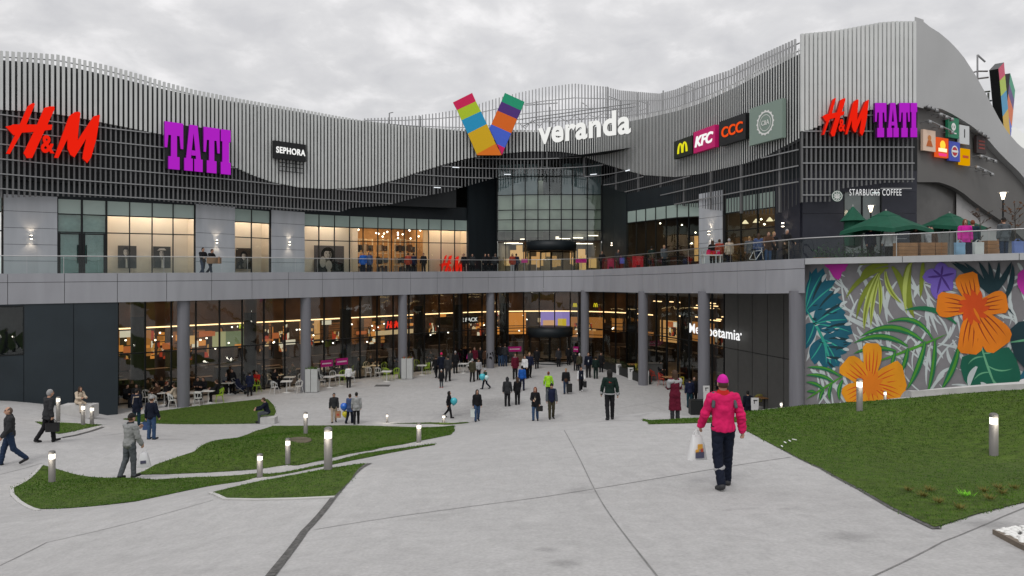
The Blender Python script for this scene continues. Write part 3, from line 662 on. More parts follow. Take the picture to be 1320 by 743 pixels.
# ---- upper storey, left
ZH = C([(-300, 12.55), (0, 12.55), (250, 12.70), (390, 12.62), (602, 12.72)])     # head of the shop fronts
ZS = lambda px: ZH(px) - 0.95                                                          # foot of the pale spandrel row
def pier(px0, px1, zt, rows, line=ULl, off=0.25, m='pier', zb=None):
    mb = MB(); zb0 = zb or (DECK((px0 + px1) / 2) - 0.05)
    for i in range(rows):
        sheet(mb, line, px0, px1, lambda p: zb0 + (zt(p) - zb0) * i / rows + 0.012, lambda p: zb0 + (zt(p) - zb0) * (i + 1) / rows - 0.012, off, 0, 12, 0.05)
    sheet(mb, line, px0 - 0.3, px1 + 0.3, lambda p: zb0, zt, off - 0.06, 1, 12, 0.3)
    return mb.build('pier', [MT[m], MT['panel_gap']], mall)
for a, b in ((4, 73), (251, 301), (348, 391)): pier(a, b, lambda p: ZH(p) + 0.12, 5)
bk = MB(); sheet(bk, ULl, -258, 602, lambda p: ZH(p) - 0.02, lambda p: ZH(p) + 1.2, -0.02, 0, 8, 0.3)
bk.build('header_band', MT['charcoal'], mall)
DL = lambda px: DECK(px)
ZM = lambda px: ZS(px) - 1.15
storefront(ULl, [-120, -80, -40, 2.5], DL, ZH, [ZS, ZM], sp=(ZS, ZH))
door_set = storefront(ULl, [73.5, 105.5, 137], DL, ZH, [ZS, ZM, lambda p: ZM(p) - 0.1], fw=0.12, gm='rglass', sp=(ZS, ZH))
for a, b in ((76, 103), (108, 135)):
    mb = MB(); g = MB()
    for p in (a, b): q = ULl.at(p, 0.06); mb.box((q.x, q.y, (DL(p) + ZM(p)) / 2), (0.14, 0.1, ZM(p) - DL(p) - 0.1), 0, ULl.tan(p))
    sheet(g, ULl, a, b, lambda p: DL(p) + 0.1, lambda p: ZM(p) - 0.15, 0.03, 0, 30)
    q = ULl.at(b - 3 if a < 100 else a + 3, 0.2); mb.tube([(q.x, q.y, 8.5), (q.x, q.y, 9.7)], 0.025)
    d_ = mb.build('shop_door', MT['frame'], mall); g.build('pane', glass((0.55, 0.75, 0.73), 0.10, 'teal_glass'), d_)
bl = MB(); sheet(bl, ULl, 74, 137, DL, ZS, -0.35, 0, 10); bl.build('roller_blind', mat((0.42, 0.56, 0.54), 0.8, var=0.1, scale=4, name='grey_blind'), mall)
storefront(ULl, [137.5, 167, 196, 223, 250.5], DL, ZH, [ZS, ZM], sp=(ZS, ZH))
storefront(ULl, [301.5, 324, 347.5], DL, ZH, [ZS, ZM], sp=(ZS, ZH))
storefront(ULl, [391.5, 411, 431, 450.5, 468, 487, 504.5, 521, 537, 552.5, 568.5, 586, 602], DL, ZH, [ZS, ZM], sp=(ZS, ZH))
# display walls behind the glass
warm = mat((0.74, 0.65, 0.54), 0.8, var=0.06, scale=0.5, name='cream_display_wall')
dw = MB()
for a, b in ((-120, 3), (137, 251), (301, 348), (391, 462), (552, 602)): sheet(dw, ULl, a, b, DL, lambda p: ZH(p) + 0.3, -1.3, 0, 8)
for p in (137.8, 250.2, 301.8, 347.2, 391.8, 462, 552.5, 601.7): 
    a, b = ULl.at(p, -0.1), ULl.at(p, -1.3); dw.face([(a.x, a.y, 7.6), (b.x, b.y, 7.6), (b.x, b.y, 12.7), (a.x, a.y, 12.7)], 0)
dw.build('display_wall', warm, mall)
cl = MB(); flat(cl, ULl, ULl, -120, 602, lambda p: ZH(p) + 0.1, 0, 8, -0.1, -6.5); cl.build('shop_ceiling', mat((0.30, 0.22, 0.15), 0.8, name='warm_ceiling'), mall)
st = MB(); a, b = ULl.at(556, -1.3), ULl.at(556, -7); st.face([(a.x, a.y, 7.6), (b.x, b.y, 7.6), (b.x, b.y, 12.8), (a.x, a.y, 12.8)], 0); a, b = ULl.at(459, -1.3), ULl.at(459, -7); st.face([(a.x, a.y, 7.6), (b.x, b.y, 7.6), (b.x, b.y, 12.8), (a.x, a.y, 12.8)], 0)
sheet(st, ULl, 455, 560, DL, lambda p: ZH(p), -6.2, 0, 8); st.build('shop_back_wall', mat((0.45, 0.27, 0.13), 0.8, var=0.2, name='amber_wall'), mall)
# clothes racks with white shelf posts
posts = mat((0.75, 0.66, 0.5), 0.5, name='ivory_post'); gds = [mat((0.02, 0.02, 0.025), 0.8), mat((0.10, 0.06, 0.045), 0.8), mat((0.35, 0.28, 0.22), 0.8), mat((0.05, 0.055, 0.07), 0.8)]
for a, b in ((465, 483), (486, 502), (506, 519), (522, 535), (538, 551)):
    mb = MB(); off = -rr.uniform(2.2, 4.2)
    for p in (a, (a + b) / 2, b): q = ULl.at(p, off); mb.box((q.x, q.y, 9.4), (0.09, 0.09, 3.2), 0, ULl.tan(p))
    for z in (8.6, 9.7, 10.9): q = ULl.at((a + b) / 2, off); mb.box((q.x, q.y, z), ((ULl.at(b) - ULl.at(a)).length, 0.4, 0.06), 0, ULl.tan(a))
    p = a + 0.6
    while p < b - 0.6:
        for z in (7.85, 8.7, 9.8):
            if rr.random() < 0.85: q = ULl.at(p, off); mb.box((q.x, q.y, z + rr.uniform(0.25, 0.4)), (rr.uniform(0.12, 0.3), 0.3, rr.uniform(0.4, 0.7)), 1 + rr.randrange(4), ULl.tan(p))
        p += rr.uniform(1.2, 2.6)
    mb.build('clothes_rack', [posts] + gds, mall)
sp_ = MB()
for p in list(np.linspace(142, 248, 8)) + list(np.linspace(304, 345, 3)) + list(np.linspace(396, 460, 5)):
    sp_ = MB(); q = ULl.at(p, -0.7); sp_.lathe([(0.0, 0.06), (0.05, 0.06), (0.06, -0.08), (0, -0.08)], (q.x, q.y, ZH(p) - 0.2), 1, 8); sp_.build('spotlight', [glow((1, 0.86, 0.66), 6), MT['frame']], mall)
for k in range(26):
    p = rr.uniform(464, 600); q = ULl.at(p, -rr.uniform(0.8, 4.5)); sp_ = MB(); sp_.lathe([(0.0, 0.09), (0.09, 0.0), (0, -0.09)], (q.x, q.y, rr.uniform(11.0, 11.9)), 0, 8); sp_.build('spotlight', glow((1, 0.86, 0.66), 6), mall)

for px, e, sx in ((-30, 75, 3), (165, 75, 3.0), (222, 75, 3.0), (325, 75, 2.4), (425, 95, 3.2)): area(px, ULl, -0.55, ZH(px) + 0.02, sx, 0.4, e, (1, 0.82, 0.66))
for px, e in ((485, 170), (530, 170)): area(px, ULl, -3.0, ZH(px) - 0.05, 5, 3, e, (1, 0.68, 0.38))
area(577, ULl, -0.6, ZH(577), 3.5, 0.4, 100, (1, 0.74, 0.5))
# ---- entrance between two charcoal towers
def quadwall(name, A, B, z0, z1, m, parts=1, thick=0.2):
    mb = MB(); A = Vector(A).to_3d(); B = Vector(B).to_3d(); u = (B - A).normalized(); nn = Vector((u.y, -u.x, 0))
    for i in range(parts):
        a = A.lerp(B, i / parts) + u * 0.008; b = A.lerp(B, (i + 1) / parts) - u * 0.008
        c = (a + b) / 2 - nn * thick / 2; mb.box((c.x, c.y, (z0 + z1) / 2), ((b - a).length, thick, z1 - z0), 0, u)
    return mb.build(name, m, mall)
tA, tB, tC, tD = ULl.at(602, 0.3), Vector((-1.41, 65.2, 0)), Vector((8.45, 64.2, 0)), Vector((9.62, 57.4, 0))
quadwall('entrance_tower', tA, tB, 7.7, 17.6, MT['charcoal'], 1)
quadwall('entrance_tower', tC, tD, 7.7, 16.6, MT['charcoal'], 2)
EN = Line([(641, 64.8), (675, 64.3), (710, 64.1), (745, 64.1), (775.5, 64.2)])
zr = [Zat(y, 64) for y in (310, 297, 283, 270.5, 251, 227)]
storefront(EN, [641, 661, 677, 693.5, 708.5, 723.5, 738, 757, 775.4], Zat(311, 64), 18.2, [Zat(312, 64)] + zr, gm='cglass', name='curtain_wall', fw=0.09)
storefront(EN, [641, 652, 675], 7.8, Zat(313, 64), [7.95], gm='rglass', name='window')
storefront(EN, [740, 757, 775.4], 7.8, Zat(313, 64), [7.95], gm='rglass', name='window')
revolving(3.65, 63.6, 7.8, 2.3, 2.15, 0.85, 0)
eb = MB()
for p in (641.5, 775): a, b = EN.at(p, -0.1), EN.at(p, -7); eb.face([(a.x, a.y, 7.7), (b.x, b.y, 7.7), (b.x, b.y, 18.4), (a.x, a.y, 18.4)], 0)
sheet(eb, EN, 641, 775, 7.7, 18.4, -7.0, 0, 10); flat(eb, EN, EN, 641, 775, 10.9, 1, 10, -0.2, -7); flat(eb, EN, EN, 641, 775, 7.78, 2, 10, -0.1, -7)
eb.build('lobby', [mat((0.20, 0.19, 0.17), 0.8, var=0.4, scale=0.25), mat((0.20, 0.10, 0.05), 0.6, var=0.3), mat((0.15, 0.13, 0.11), 0.3)], mall)
# upper lobby: gallery walls, frosted panels, bluish sheets that paint in the sky's reflection
gb = MB(); sheet(gb, EN, 641.5, 775, Zat(298, 64), Zat(250, 64), -0.3, 2, 10); sheet(gb, EN, 641.5, 693, Zat(250, 64), Zat(205, 64), -0.3, 3, 10); sheet(gb, EN, 724, 775, Zat(250, 64), Zat(205, 64), -0.3, 3, 10); sheet(gb, EN, 641, 700, 11.4, 17, -3.2, 0, 10); sheet(gb, EN, 726, 775, 11.4, 15.5, -2.4, 0, 10); sheet(gb, EN, 700, 722, 15.5, 18, -1.0, 1, 10)
gb.build('gallery_and_sky_sheets', [mat((0.40, 0.41, 0.36), 0.8, var=0.15, scale=0.4), mat((0.03, 0.035, 0.04), 0.5), mat((0.62, 0.66, 0.57), 0.7, var=0.25, scale=0.45), mat((0.36, 0.43, 0.49), 0.7, var=0.25, scale=0.3)], mall)
for k in range(16):
    el = MB(); p = rr.uniform(645, 772); q = EN.at(p, -rr.uniform(0.8, 5)); el.box((q.x, q.y, rr.choice((10.85, 10.8, 11.3, 11.5))), (rr.uniform(0.3, 1.8), 0.14, 0.06), 0, EN.tan(p)); el.build('lobby_light', glow((1, 0.84, 0.66), 4), mall)
for k in range(14):
    el = MB(); p = rr.uniform(645, 772); q = EN.at(p, -rr.uniform(1.5, 6)); el.box((q.x, q.y, rr.uniform(8.6, 10)), (rr.uniform(0.3, 0.9), 0.1, rr.uniform(0.6, 1.6)), 0, EN.tan(p)); el.build('lobby_display', glow((1, 0.55, 0.22), 0.7), mall)
area(690, EN, -3.5, 10.6, 6, 3, 130, (1, 0.75, 0.5)); area(710, EN, -4.2, 17.5, 8, 3, 160, (0.95, 1, 0.9))
pb = MB(); pA = ULl.at(590, -0.5); 
for z, m in ((18.2, 0),):
    pb.face([(-6.5, 61.5, z), (3, 62.2, z), (10.5, 55.5, z), (9.4, 66, z), (-2, 67, z)], 0)
pb.build('portal_ceiling', MT['backing'], mall)
# ---- upper storey, right
ZHr = C([(808, 12.95), (876, 12.85), (905, 12.7), (1035, 12.7)])
mr = pxrange(ULr, 809, 904, 1.5)
storefront(ULr, mr, DECK, ZHr, [lambda p: ZHr(p) - 0.95, 9.1], sp=(lambda p: ZHr(p) - 0.95, ZHr), gm='rglass')
pier(905, 935, lambda p: 13.3, 6, ULr, 0.25)
storefront(ULr, pxrange(ULr, 935.5, 1000, 1.45), DECK, ZHr, [lambda p: ZHr(p) - 0.95, 10.6], sp=(lambda p: ZHr(p) - 0.95, ZHr), gm='rglass')
hb = MB(); sheet(hb, ULr, 808, 1032, lambda p: ZHr(p) - 0.02, lambda p: ZHr(p) + 1.5, -0.02, 0, 8, 0.3); hb.build('header_band', MT['charcoal'], mall)
cw = MB(); sheet(cw, ULr, 1000, 1033.5, 8.2, 13.2, 0.06, 0, 10, 0.2)
for z0, z1 in ((8.2, 9.8), (9.815, 11.2), (11.215, 12.4)): sheet(cw, UF, 1034, 1087, z0, z1, 0.06, 0, 30, 0.2); sheet(cw, UF, 1136, 1184, z0, z1, 0.06, 0, 30, 0.2)
sheet(cw, UF, 1034, 1184, 12.41, 13.6, 0.07, 0, 30, 0.2); sheet(cw, UF, 1087.3, 1135.7, 8.2, 9.0, 0.05, 0, 30, 0.2)
cw.build('corner_wall', mat((0.028, 0.030, 0.042), 0.45, var=0.1, name='blue_black_cladding'), mall)
storefront(UF, [1087.5, 1111, 1135.5], 9.0, 12.4, [10.0], gm='rglass')
pw = MB(); sheet(pw, UF, 1080, 1160, 8.9, 12.38, -0.5, 0, 30); pw.build('roller_blind', mat((0.42, 0.40, 0.41), 0.8, var=0.05), mall)
rb = MB(); sheet(rb, ULr, 806, 1004, 8, 13, -7, 0, 8)
for p in (809, 904, 936, 1001): a, b = ULr.at(p, -0.1), ULr.at(p, -7); rb.face([(a.x, a.y, 8), (b.x, b.y, 8), (b.x, b.y, 13), (a.x, a.y, 13)], 0)
rb.v and None; flat(rb, ULr, ULr, 806, 1004, 12.75, 0, 8, -0.1, -7)
rb.build('shop_back_wall', mat((0.055, 0.04, 0.03), 0.8, var=0.4, scale=0.6), mall)
RLM = [glow((1, 0.85, 0.62), 7), glow((1, 0.5, 0.16), 0.6), mat((0.22, 0.11, 0.05), 0.7), glow((1, 0.8, 0.5), 1.2)]
for k in range(34):
    rl = MB(); p = rr.uniform(812, 998); q = ULr.at(p, -rr.uniform(0.6, 5)); rl.lathe([(0.0, 0.07), (0.08, 0.0), (0, -0.07)], (q.x, q.y, rr.choice((9.6, 10.1, 10.3, 11.0, 11.4, 11.8))), 0, 8); rl.build('pendant_light', RLM, mall)
for k in range(22):
    rl = MB(); p = rr.uniform(812, 996); q = ULr.at(p, -rr.uniform(3, 6)); rl.box((q.x, q.y, rr.uniform(8.8, 10.4)), (rr.uniform(0.3, 0.9), 0.1, rr.uniform(0.8, 2.2)), 1 + (k % 2), ULr.tan(p)); rl.build('lit_panel', RLM, mall)
for p in (944, 958, 975, 985):
    rl = MB(); q = ULr.at(p, -1.0); rl.lathe([(0.22, -0.12), (0.05, 0.1), (0.0, 0.12)], (q.x, q.y, 11.2), 3, 12); rl.build('pendant_lamp', RLM, mall)
area(850, ULr, -3, 12.4, 6, 3, 110, (1, 0.68, 0.36)); area(968, ULr, -3, 12.4, 5, 3, 110, (1, 0.68, 0.36))

# ---- slatted screens
T_ = C([(-300, 64), (0, 66), (50, 69), (75, 71), (100, 76), (140, 85), (180, 96), (212, 106), (250, 116), (300, 126), (330, 131.5), (392, 142), (435, 150), (470, 156), (517, 162), (560, 165.5), (600, 167), (690, 168), (740, 165), (790, 157), (830, 149), (868, 140), (900, 129), (940, 110), (985, 86), (1031, 62)])
WV = C([(-300, 141), (0, 142), (40, 144), (75, 148), (110, 154), (150, 162), (180, 168), (210, 174), (250, 190), (300, 215), (325, 226), (350, 235), (385, 242), (420, 244), (450, 243), (480, 240), (510, 232), (540, 222), (570, 213), (600, 205), (640, 199), (680, 195.5), (720, 195.5), (745, 199), (760, 205), (780, 212), (800, 218), (830, 226), (870, 228.5), (900, 225), (930, 218), (960, 211), (990, 200), (1031, 178)])
BT = C([(-300, 254), (0, 255), (75, 253), (170, 256), (300, 268), (380, 272), (440, 273), (455, 268), (500, 265), (540, 254), (580, 247), (602, 240), (640, 229), (642, 225), (680, 224), (730, 225), (760, 229), (772, 237), (800, 247), (830, 256), (870, 264), (900, 268), (960, 276), (1000, 276), (1031, 262)])
KT = C([(-300, 73), (0, 75), (50, 79), (100, 86), (140, 95), (180, 105), (212, 113), (250, 121), (300, 129), (330, 133.5), (392, 143.5), (435, 151), (600, 168), (690, 169), (740, 166.5), (790, 159), (830, 151), (868, 142), (900, 131), (940, 112), (985, 88), (1031, 64)])
def slats(mb, line, pxa, pxb, pitch, wd, dp, ztop, zbot, off=0.0, m=0, jit=0.0):
    L0, L1 = line.l(pxa), line.l(pxb); n = int((L1 - L0) / pitch)
    for i in range(n + 1):
        L = L0 + i * pitch; px = line.pxs(L); q = line.at(px, off); a, b = zbot(px), ztop(px)
        if b - a > 0.05: mb.box((q.x, q.y, (a + b) / 2), (wd, dp, b - a), m, line.tan(px))
    return n
zT, zW, zB, zK = (yz(SL, c) for c in (T_, WV, BT, KT))
bk = MB(); zHead = lambda p: ZH(p) + 1.0 if p < 602 else (18.15 if p < 790 else ZHr(p) + 1.2)
sheet(bk, SL, -255, 590, zHead, lambda p: yz(SL, KT)(p), -0.5, 0, 6, 0.3)
sheet(bk, SL, 590, 800, 18.2, lambda p: zK(p), -0.5, 0, 6, 0.3); sheet(bk, SL, 800, 1031, zHead, lambda p: zK(p), -0.5, 0, 6, 0.3)
bk.build('backing_wall', MT['backing'], mall)
bk = MB(); sheet(bk, SL, -255, 1031, lambda p: max(zW(p) + 0.05, 0), lambda p: zK(p) - 0.02, -0.42, 0, 4, 0.05); bk.build('backing_wall', MT['backing2'], mall)
ls = MB(); slats(ls, SL, -250, 560, 0.288, 0.16, 0.12, zT, zW); ls.build('slat_screen', MT['lslat'], mall)
ls = MB(); slats(ls, SL, 560.3, 700, 0.315, 0.16, 0.08, zT, zW); slats(ls, SL, 700.4, 1033.5, 0.215, 0.072, 0.012, zT, zW); ls.build('slat_screen', MT['lslat'], mall)
ds = MB(); slats(ds, SL, -250, 560, 0.288, 0.10, 0.08, lambda p: zW(p) - 0.02, zB, -0.04); slats(ds, SL, 560.3, 700, 0.315, 0.09, 0.05, lambda p: zW(p) - 0.02, zB, -0.04); slats(ds, SL, 700.4, 1031, 0.30, 0.055, 0.03, lambda p: zW(p) - 0.02, zB, -0.04, 1); slats(ds, SL, 705, 1031, 3.4, 0.13, 0.12, lambda p: zW(p) - 0.02, zB, -0.06); ds.build('dark_slat_screen', [MT['dslat'], mat((0.055, 0.057, 0.06), 0.5, name='thin_dark_slat')], mall)
rl = MB()
for k in range(9):
    f0 = 0.02 + k * 0.115
    def zr_(p, f=f0): return zB(p) + (zW(p) - zB(p)) * f
    n = 0
for dz in np.arange(12.9, 19, 0.88):
    # level rails behind the dark slats wherever these stand
    run = []
    for p in np.arange(-250, 1032, 4):
        ok = zB(p) < dz < zW(p) - 0.05
        if ok: run.append(p)
        if (not ok or p > 1026) and run:
            if len(run) > 1: sheet(rl, SL, run[0], run[-1], dz - 0.032, dz + 0.032, 0.075, 0, 6, 0.05)
            run = []
rl.build('screen_rail', MT['rail'], mall)
cp = MB(); a, b = SL.at(1030, -0.5), UF.at(1035, 0.1); cp.face([(a.x, a.y, 12.9), (b.x, b.y, 12.9), (b.x, b.y, 20.2), (a.x, a.y, 20.2)], 0); cp.build('backing_wall', MT['backing'], mall)
# small light bars under the edge of the pale slats and the bracket below the black sign
for px, y in ((587, 216), (654, 225), (766, 225), (811, 220), (563, 242)):
    q = SL.at(px, 0.15); mb = MB(); mb.box((q.x, q.y, Zat(y, q.y)), (0.6, 0.10, 0.05), 0, SL.tan(px)); mb.build('light_bar', glow((0.9, 0.95, 1), 1.2), mall)
mb = MB()
for z_ in (209, 214, 220): a, b = SL.at(357, 0.2), SL.at(390, 0.2); mb.tube([(a.x, a.y, Zat(z_, a.y)), (b.x, b.y, Zat(z_ , a.y))], 0.03, 0, 6)
for px in (358, 368, 379, 389): a = SL.at(px, 0.22); mb.tube([(a.x, a.y, Zat(222, SL.d(373))), (a.x, a.y, Zat(207, SL.d(373)))], 0.025, 0, 6)
mb.build('sign_bracket', MT['frame'], mall)
# screen round the corner, facing the plaza squarely
TF = C([(1031, 44.5), (1050, 42.5), (1077, 40), (1105, 35), (1135, 29.5), (1155, 28), (1180, 28)]); WF = C([(1031, 170), (1045, 167.5), (1062, 160), (1085, 152), (1115, 143), (1150, 139), (1180, 137)])
BF = C([(1031, 261), (1071, 260), (1072, 256), (1086, 251), (1087, 243), (1134, 237), (1135, 236), (1180, 235)]); KF = C([(1031, 62), (1060, 62), (1100, 66), (1140, 71), (1180, 74)])
zTF, zWF, zBF, zKF = (yz(SF, c) for c in (TF, WF, BF, KF))
bk = MB(); sheet(bk, UF, 1034, 1182, 13.6, lambda p: zKF(p), 0.1, 0, 20, 0.3); bk.build('backing_wall', MT['backing'], mall)
ls = MB(); slats(ls, SF, 1034, 1181.5, 0.235, 0.165, 0.16, zTF, zWF); ls.build('slat_screen', MT['lslat'], mall)
ds = MB(); slats(ds, SF, 1034, 1178, 0.25, 0.085, 0.10, lambda p: zWF(p) - 0.02, zBF, -0.02); ds.build('dark_slat_screen', MT['dslat'], mall)
rl = MB()
for dz in np.arange(12.15, 17.3, 0.87):
    run = [p for p in np.arange(1034, 1179, 2) if zBF(p) - 0.3 < dz < zWF(p)]
    if run: sheet(rl, SF, run[0], run[-1], dz - 0.03, dz + 0.03, 0.075, 0, 20, 0.05)
for y in (49, 57): sheet(rl, SF, 1034, 1178, lambda p: Zat(y, 37.3) - 0.03, lambda p: Zat(y, 37.3) + 0.03, -0.12, 0, 20, 0.06)
sheet(rl, SF, 1136, 1176, Zat(243, 37.3) - 0.03, Zat(243, 37.3) + 0.03, -0.05, 0, 20, 0.06)
rl.build('screen_rail', MT['rail'], mall)
# rails of the left end against the sky
rl = MB(); sheet(rl, SL, -250, 330, lambda p: zT(p) - 0.35, lambda p: zT(p) - 0.29, -0.1, 0, 8, 0.05); rl.build('screen_rail', MT['rail'], mall)
# rear screen rising above the parapet, open to the sky
RL = Line([(440, 62), (500, 64.5), (602, 67), (690, 67.5), (775, 65), (830, 59), (905, 50), (960, 45), (1031, 38.6)])
TR = C([(440, 155), (470, 153), (520, 151), (564, 146), (600, 140), (640, 127), (668, 120), (700, 113), (740, 108), (780, 112), (800, 117), (850, 121), (870, 116), (900, 104), (940, 91), (985, 69), (1031, 48)])
zTR = yz(RL, TR); zBR = lambda p: max(yz(RL, lambda q: KT(q) + 6)(p), 19.0)
ls = MB(); slats(ls, RL, 470, 1028, 0.33, 0.10, 0.10, zTR, zBR)
ls.build('rear_slat_screen', mat((0.42, 0.425, 0.43), 0.5, name='thin_slat'), mall)
rl = MB()
for k, fr_ in enumerate((0.28, 0.72)):
    sheet(rl, RL, 470, 1028, lambda p: zBR(p) + (zTR(p) - zBR(p)) * fr_ - 0.03, lambda p: zBR(p) + (zTR(p) - zBR(p)) * fr_ + 0.03, -0.1, 0, 6, 0.05)
sheet(rl, RL, 640, 800, lambda p: zBR(p) + (zTR(p) - zBR(p)) * 0.5 - 0.03, lambda p: zBR(p) + (zTR(p) - zBR(p)) * 0.5 + 0.03, -0.1, 0, 6, 0.05)
rl.build('screen_rail', MT['rail'], mall)
# steel frames carrying it
for px, yt in ((503, 146), (543, 150), (691, 130), (708, 138), (748, 132), (780, 112), (787, 125), (796, 130), (817, 120), (830, 131), (850, 117), (863, 122), (877, 111), (888, 113), (900, 112), (927, 97), (958, 86)):
    q = RL.at(px, -0.35); z1 = Zat(yt, q.y); z0 = zBR(px) - 0.5; tr = MB(); tr.tube([(q.x, q.y, z0), (q.x, q.y, z1)], 0.06, 0, 6); tr.build('frame_post', MT['rail'], mall)
def seg(a, b, off=-0.35, r=0.045):
    q, s_ = RL.at(a[0], off), RL.at(b[0], off); tr = MB(); tr.tube([(q.x, q.y, Zat(a[1], q.y)), (s_.x, s_.y, Zat(b[1], s_.y))], r, 0, 6); tr.build('frame_bar', MT['rail'], mall)
for a, b in (((503, 146), (508, 145)), ((780, 124), (796, 130)), ((877, 111), (888, 113)), ((748, 132), (755, 137)), ((690, 155), (820, 137)), ((672, 164), (690, 155)), ((664, 155), (815, 133)), ((817, 130), (834, 135)), ((676, 136), (718, 133))): seg(a, b)
x = 668
while x < 818: seg((x, 158 - (x - 668) * 0.10), (x + 9, 166 - (x - 668) * 0.16), r=0.03); seg((x + 9, 166 - (x - 668) * 0.16), (x + 18, 156 - (x - 650) * 0.10), r=0.03); x += 18

# ---- smooth shell on the far right
TS = C([(1170, 28), (1183, 31), (1190, 37), (1203, 45), (1215, 55), (1225, 65), (1235, 77), (1250, 100), (1265, 127), (1280, 155), (1290, 171), (1305, 188), (1320, 199), (1500, 260)])
WS = C([(1180, 139), (1205, 142), (1218, 148), (1230, 155), (1243, 163), (1255, 172), (1267, 183), (1278, 196), (1290, 208), (1305, 222), (1320, 240), (1345, 290), (1500, 320)])
AS = C([(1180, 235), (1210, 235), (1220, 238), (1230, 242), (1243, 250), (1255, 260), (1270, 271), (1290, 284), (1310, 300), (1320, 310), (1500, 330)])
zTS, zWS, zAS = (yz(UR, c) for c in (TS, WS, AS))
sh = MB(); sheet(sh, UR, 1182.5, 1340, lambda p: zWS(p), lambda p: zTS(p), 0.35, 0, 4, 0.5)
a, b = SF.at(1179), UR.at(1182.5, 0.35); sh.face([(a.x, a.y, 17.0), (b.x, b.y, 17.0), (b.x, b.y, 21.9), (a.x, a.y, 21.9)], 0)
sh.build('curved_shell', MT['smooth'], mall)
sh = MB(); sheet(sh, UR, 1182.5, 1345, lambda p: zAS(p), lambda p: zWS(p) + 0.4, 0.0, 0, 4, 0.3); sh.build('curved_shell', MT['render_dark'], mall)
sh = MB(); sheet(sh, UR, 1182.5, 1345, 8.2, lambda p: zAS(p) + 0.3, -0.5, 0, 6, 0.1)
sheet(sh, UR, 1242, 1300, 8.2, lambda p: zAS(p) + 0.2, -0.4, 1, 6)
sh.build('arch_wall', [mat((0.085, 0.082, 0.078), 0.25, var=0.3, scale=0.5, name='smoked_glass'), mat((0.36, 0.355, 0.35), 0.5, var=0.05)], mall)
back = MB(); 
for P in ([(-45, 36), (-45, 80), (60, 80), (60, 60)],): pass
# roof sheets that close the building behind the parapets
sheet(back, SL, -255, 1031, 13, lambda p: zK(p) - 0.6, -7, 0, 10)
flat(back, SL, SL, -255, 1031, lambda p: zK(p) - 0.6, 0, 8, -0.6, -7); back.build('roof', MT['backing'], mall)

# ---- mural wall under the right-hand terrace
mw = MB()
MLN = Line([(1022, 32.25), (1500, 24.35)], smooth=False)
def ML(px, off=0.0): return MLN.at(px, off)
sheet(mw, MLN, 1034, 1498, -0.2, lambda p: ZTOP(p) - 0.27, 0, 0, 500, 0.3)
sheet(mw, MLN, 1024, 1033.9, 6.99, lambda p: ZTOP(p) - 0.27, 0, 0, 20, 0.2)
q0, q1 = MLN.at(1034, -0.3), MLN.at(1034, -3.3); mw.face([(q0.x, q0.y, 0), (q1.x, q1.y, 0), (q1.x, q1.y, 8.45), (q0.x, q0.y, 8.45)], 0)
mural_wall = mw.build('mural_wall', mat((0.20, 0.195, 0.205), 0.8, var=0.06, name='grey_mural_ground'), mall)
MU = MB(); MC = [(0.50, 0.56, 0.56), (0.008, 0.105, 0.16), (0.03, 0.34, 0.26), (0.50, 0.03, 0.36), (0.19, 0.24, 0.025), (0.42, 0.50, 0.12), (0.17, 0.11, 0.48), (0.07, 0.03, 0.22), (0.008, 0.035, 0.045), (0.74, 0.20, 0.006), (0.62, 0.07, 0.006), (0.07, 0.28, 0.025), (0.01, 0.15, 0.06), (0.005, 0.11, 0.065), (0.12, 0.36, 0.2), (0.28, 0.03, 0.005), (0.74, 0.29, 0.006)]
layer = [0]
MLNN = MLN.nrm(1200); MLA, MLD = MLN.ats(0), MLN.tan(1200)
def MLP(px):
    k = (px - HX) / F; t = (k * MLA.y - MLA.x) / (MLD.x - k * MLD.y); return MLA + MLD * t
def mpoly(P, m):
    """polygon given in enlarged photo coordinates (4x, corner at 990,330), painted on the mural wall"""
    layer[0] += 1; o = 0.003 + (layer[0] % 40 if layer[0] <= 330 else layer[0] - 285) * 0.0002
    pts = []
    for x, y in P:
        px = 990 + x / 3.994; py = 330 + y / 3.994; px = max(px, 1038.6); q = MLP(px) + MLNN * o; pts.append((q.x, q.y, min(Zat(py, q.y), ZTOP(px) - 0.28)))
    a = sum(P[i][0] * P[(i + 1) % len(P)][1] - P[(i + 1) % len(P)][0] * P[i][1] for i in range(len(P)))
    i0 = len(MU.v); MU.v += pts
    import mathutils.geometry as mg
    for t in mg.tessellate_polygon([[Vector((x, y, 0)) for x, y in P]]):
        t = list(t); A, B_, C_ = (P[i] for i in t); cr_ = (B_[0] - A[0]) * (C_[1] - A[1]) - (B_[1] - A[1]) * (C_[0] - A[0])
        if cr_ > 0: t = t[::-1]
        MU.f.append(tuple(i0 + i for i in t)); MU.m.append(m); MU.sm.append(False)
def lens(p0, p1, wd, m, bend=0.0, n=8, tip=0.0):
    p0, p1 = np.array(p0, float), np.array(p1, float); d = p1 - p0; L = np.hypot(*d) + 1e-6; nn = np.array((-d[1], d[0])) / L; A = []; B = []
    for i in range(n + 1):
        t = i / n; c = p0 + d * t + nn * bend * L * 4 * t * (1 - t); w_ = wd * (math.sin(math.pi * min(1, t * 0.92 + 0.08)) ** 0.7) / 2 + tip * (1 - t)
        A.append(c + nn * w_); B.append(c - nn * w_)
    mpoly([tuple(p) for p in A + B[::-1]], m)
mrn = random.Random(11)
for k in range(330):       # pale brush strokes of the ground
    x, y = mrn.uniform(200, 1900), mrn.uniform(20, 760); a = mrn.choice((1.25, 1.0, 0.5, 2.2, 1.5)) + mrn.uniform(-0.3, 0.3); L = mrn.uniform(70, 240)
    lens((x, y), (x + L * math.cos(a), y + L * math.sin(a)), mrn.uniform(7, 22), 0, mrn.uniform(-0.15, 0.15))
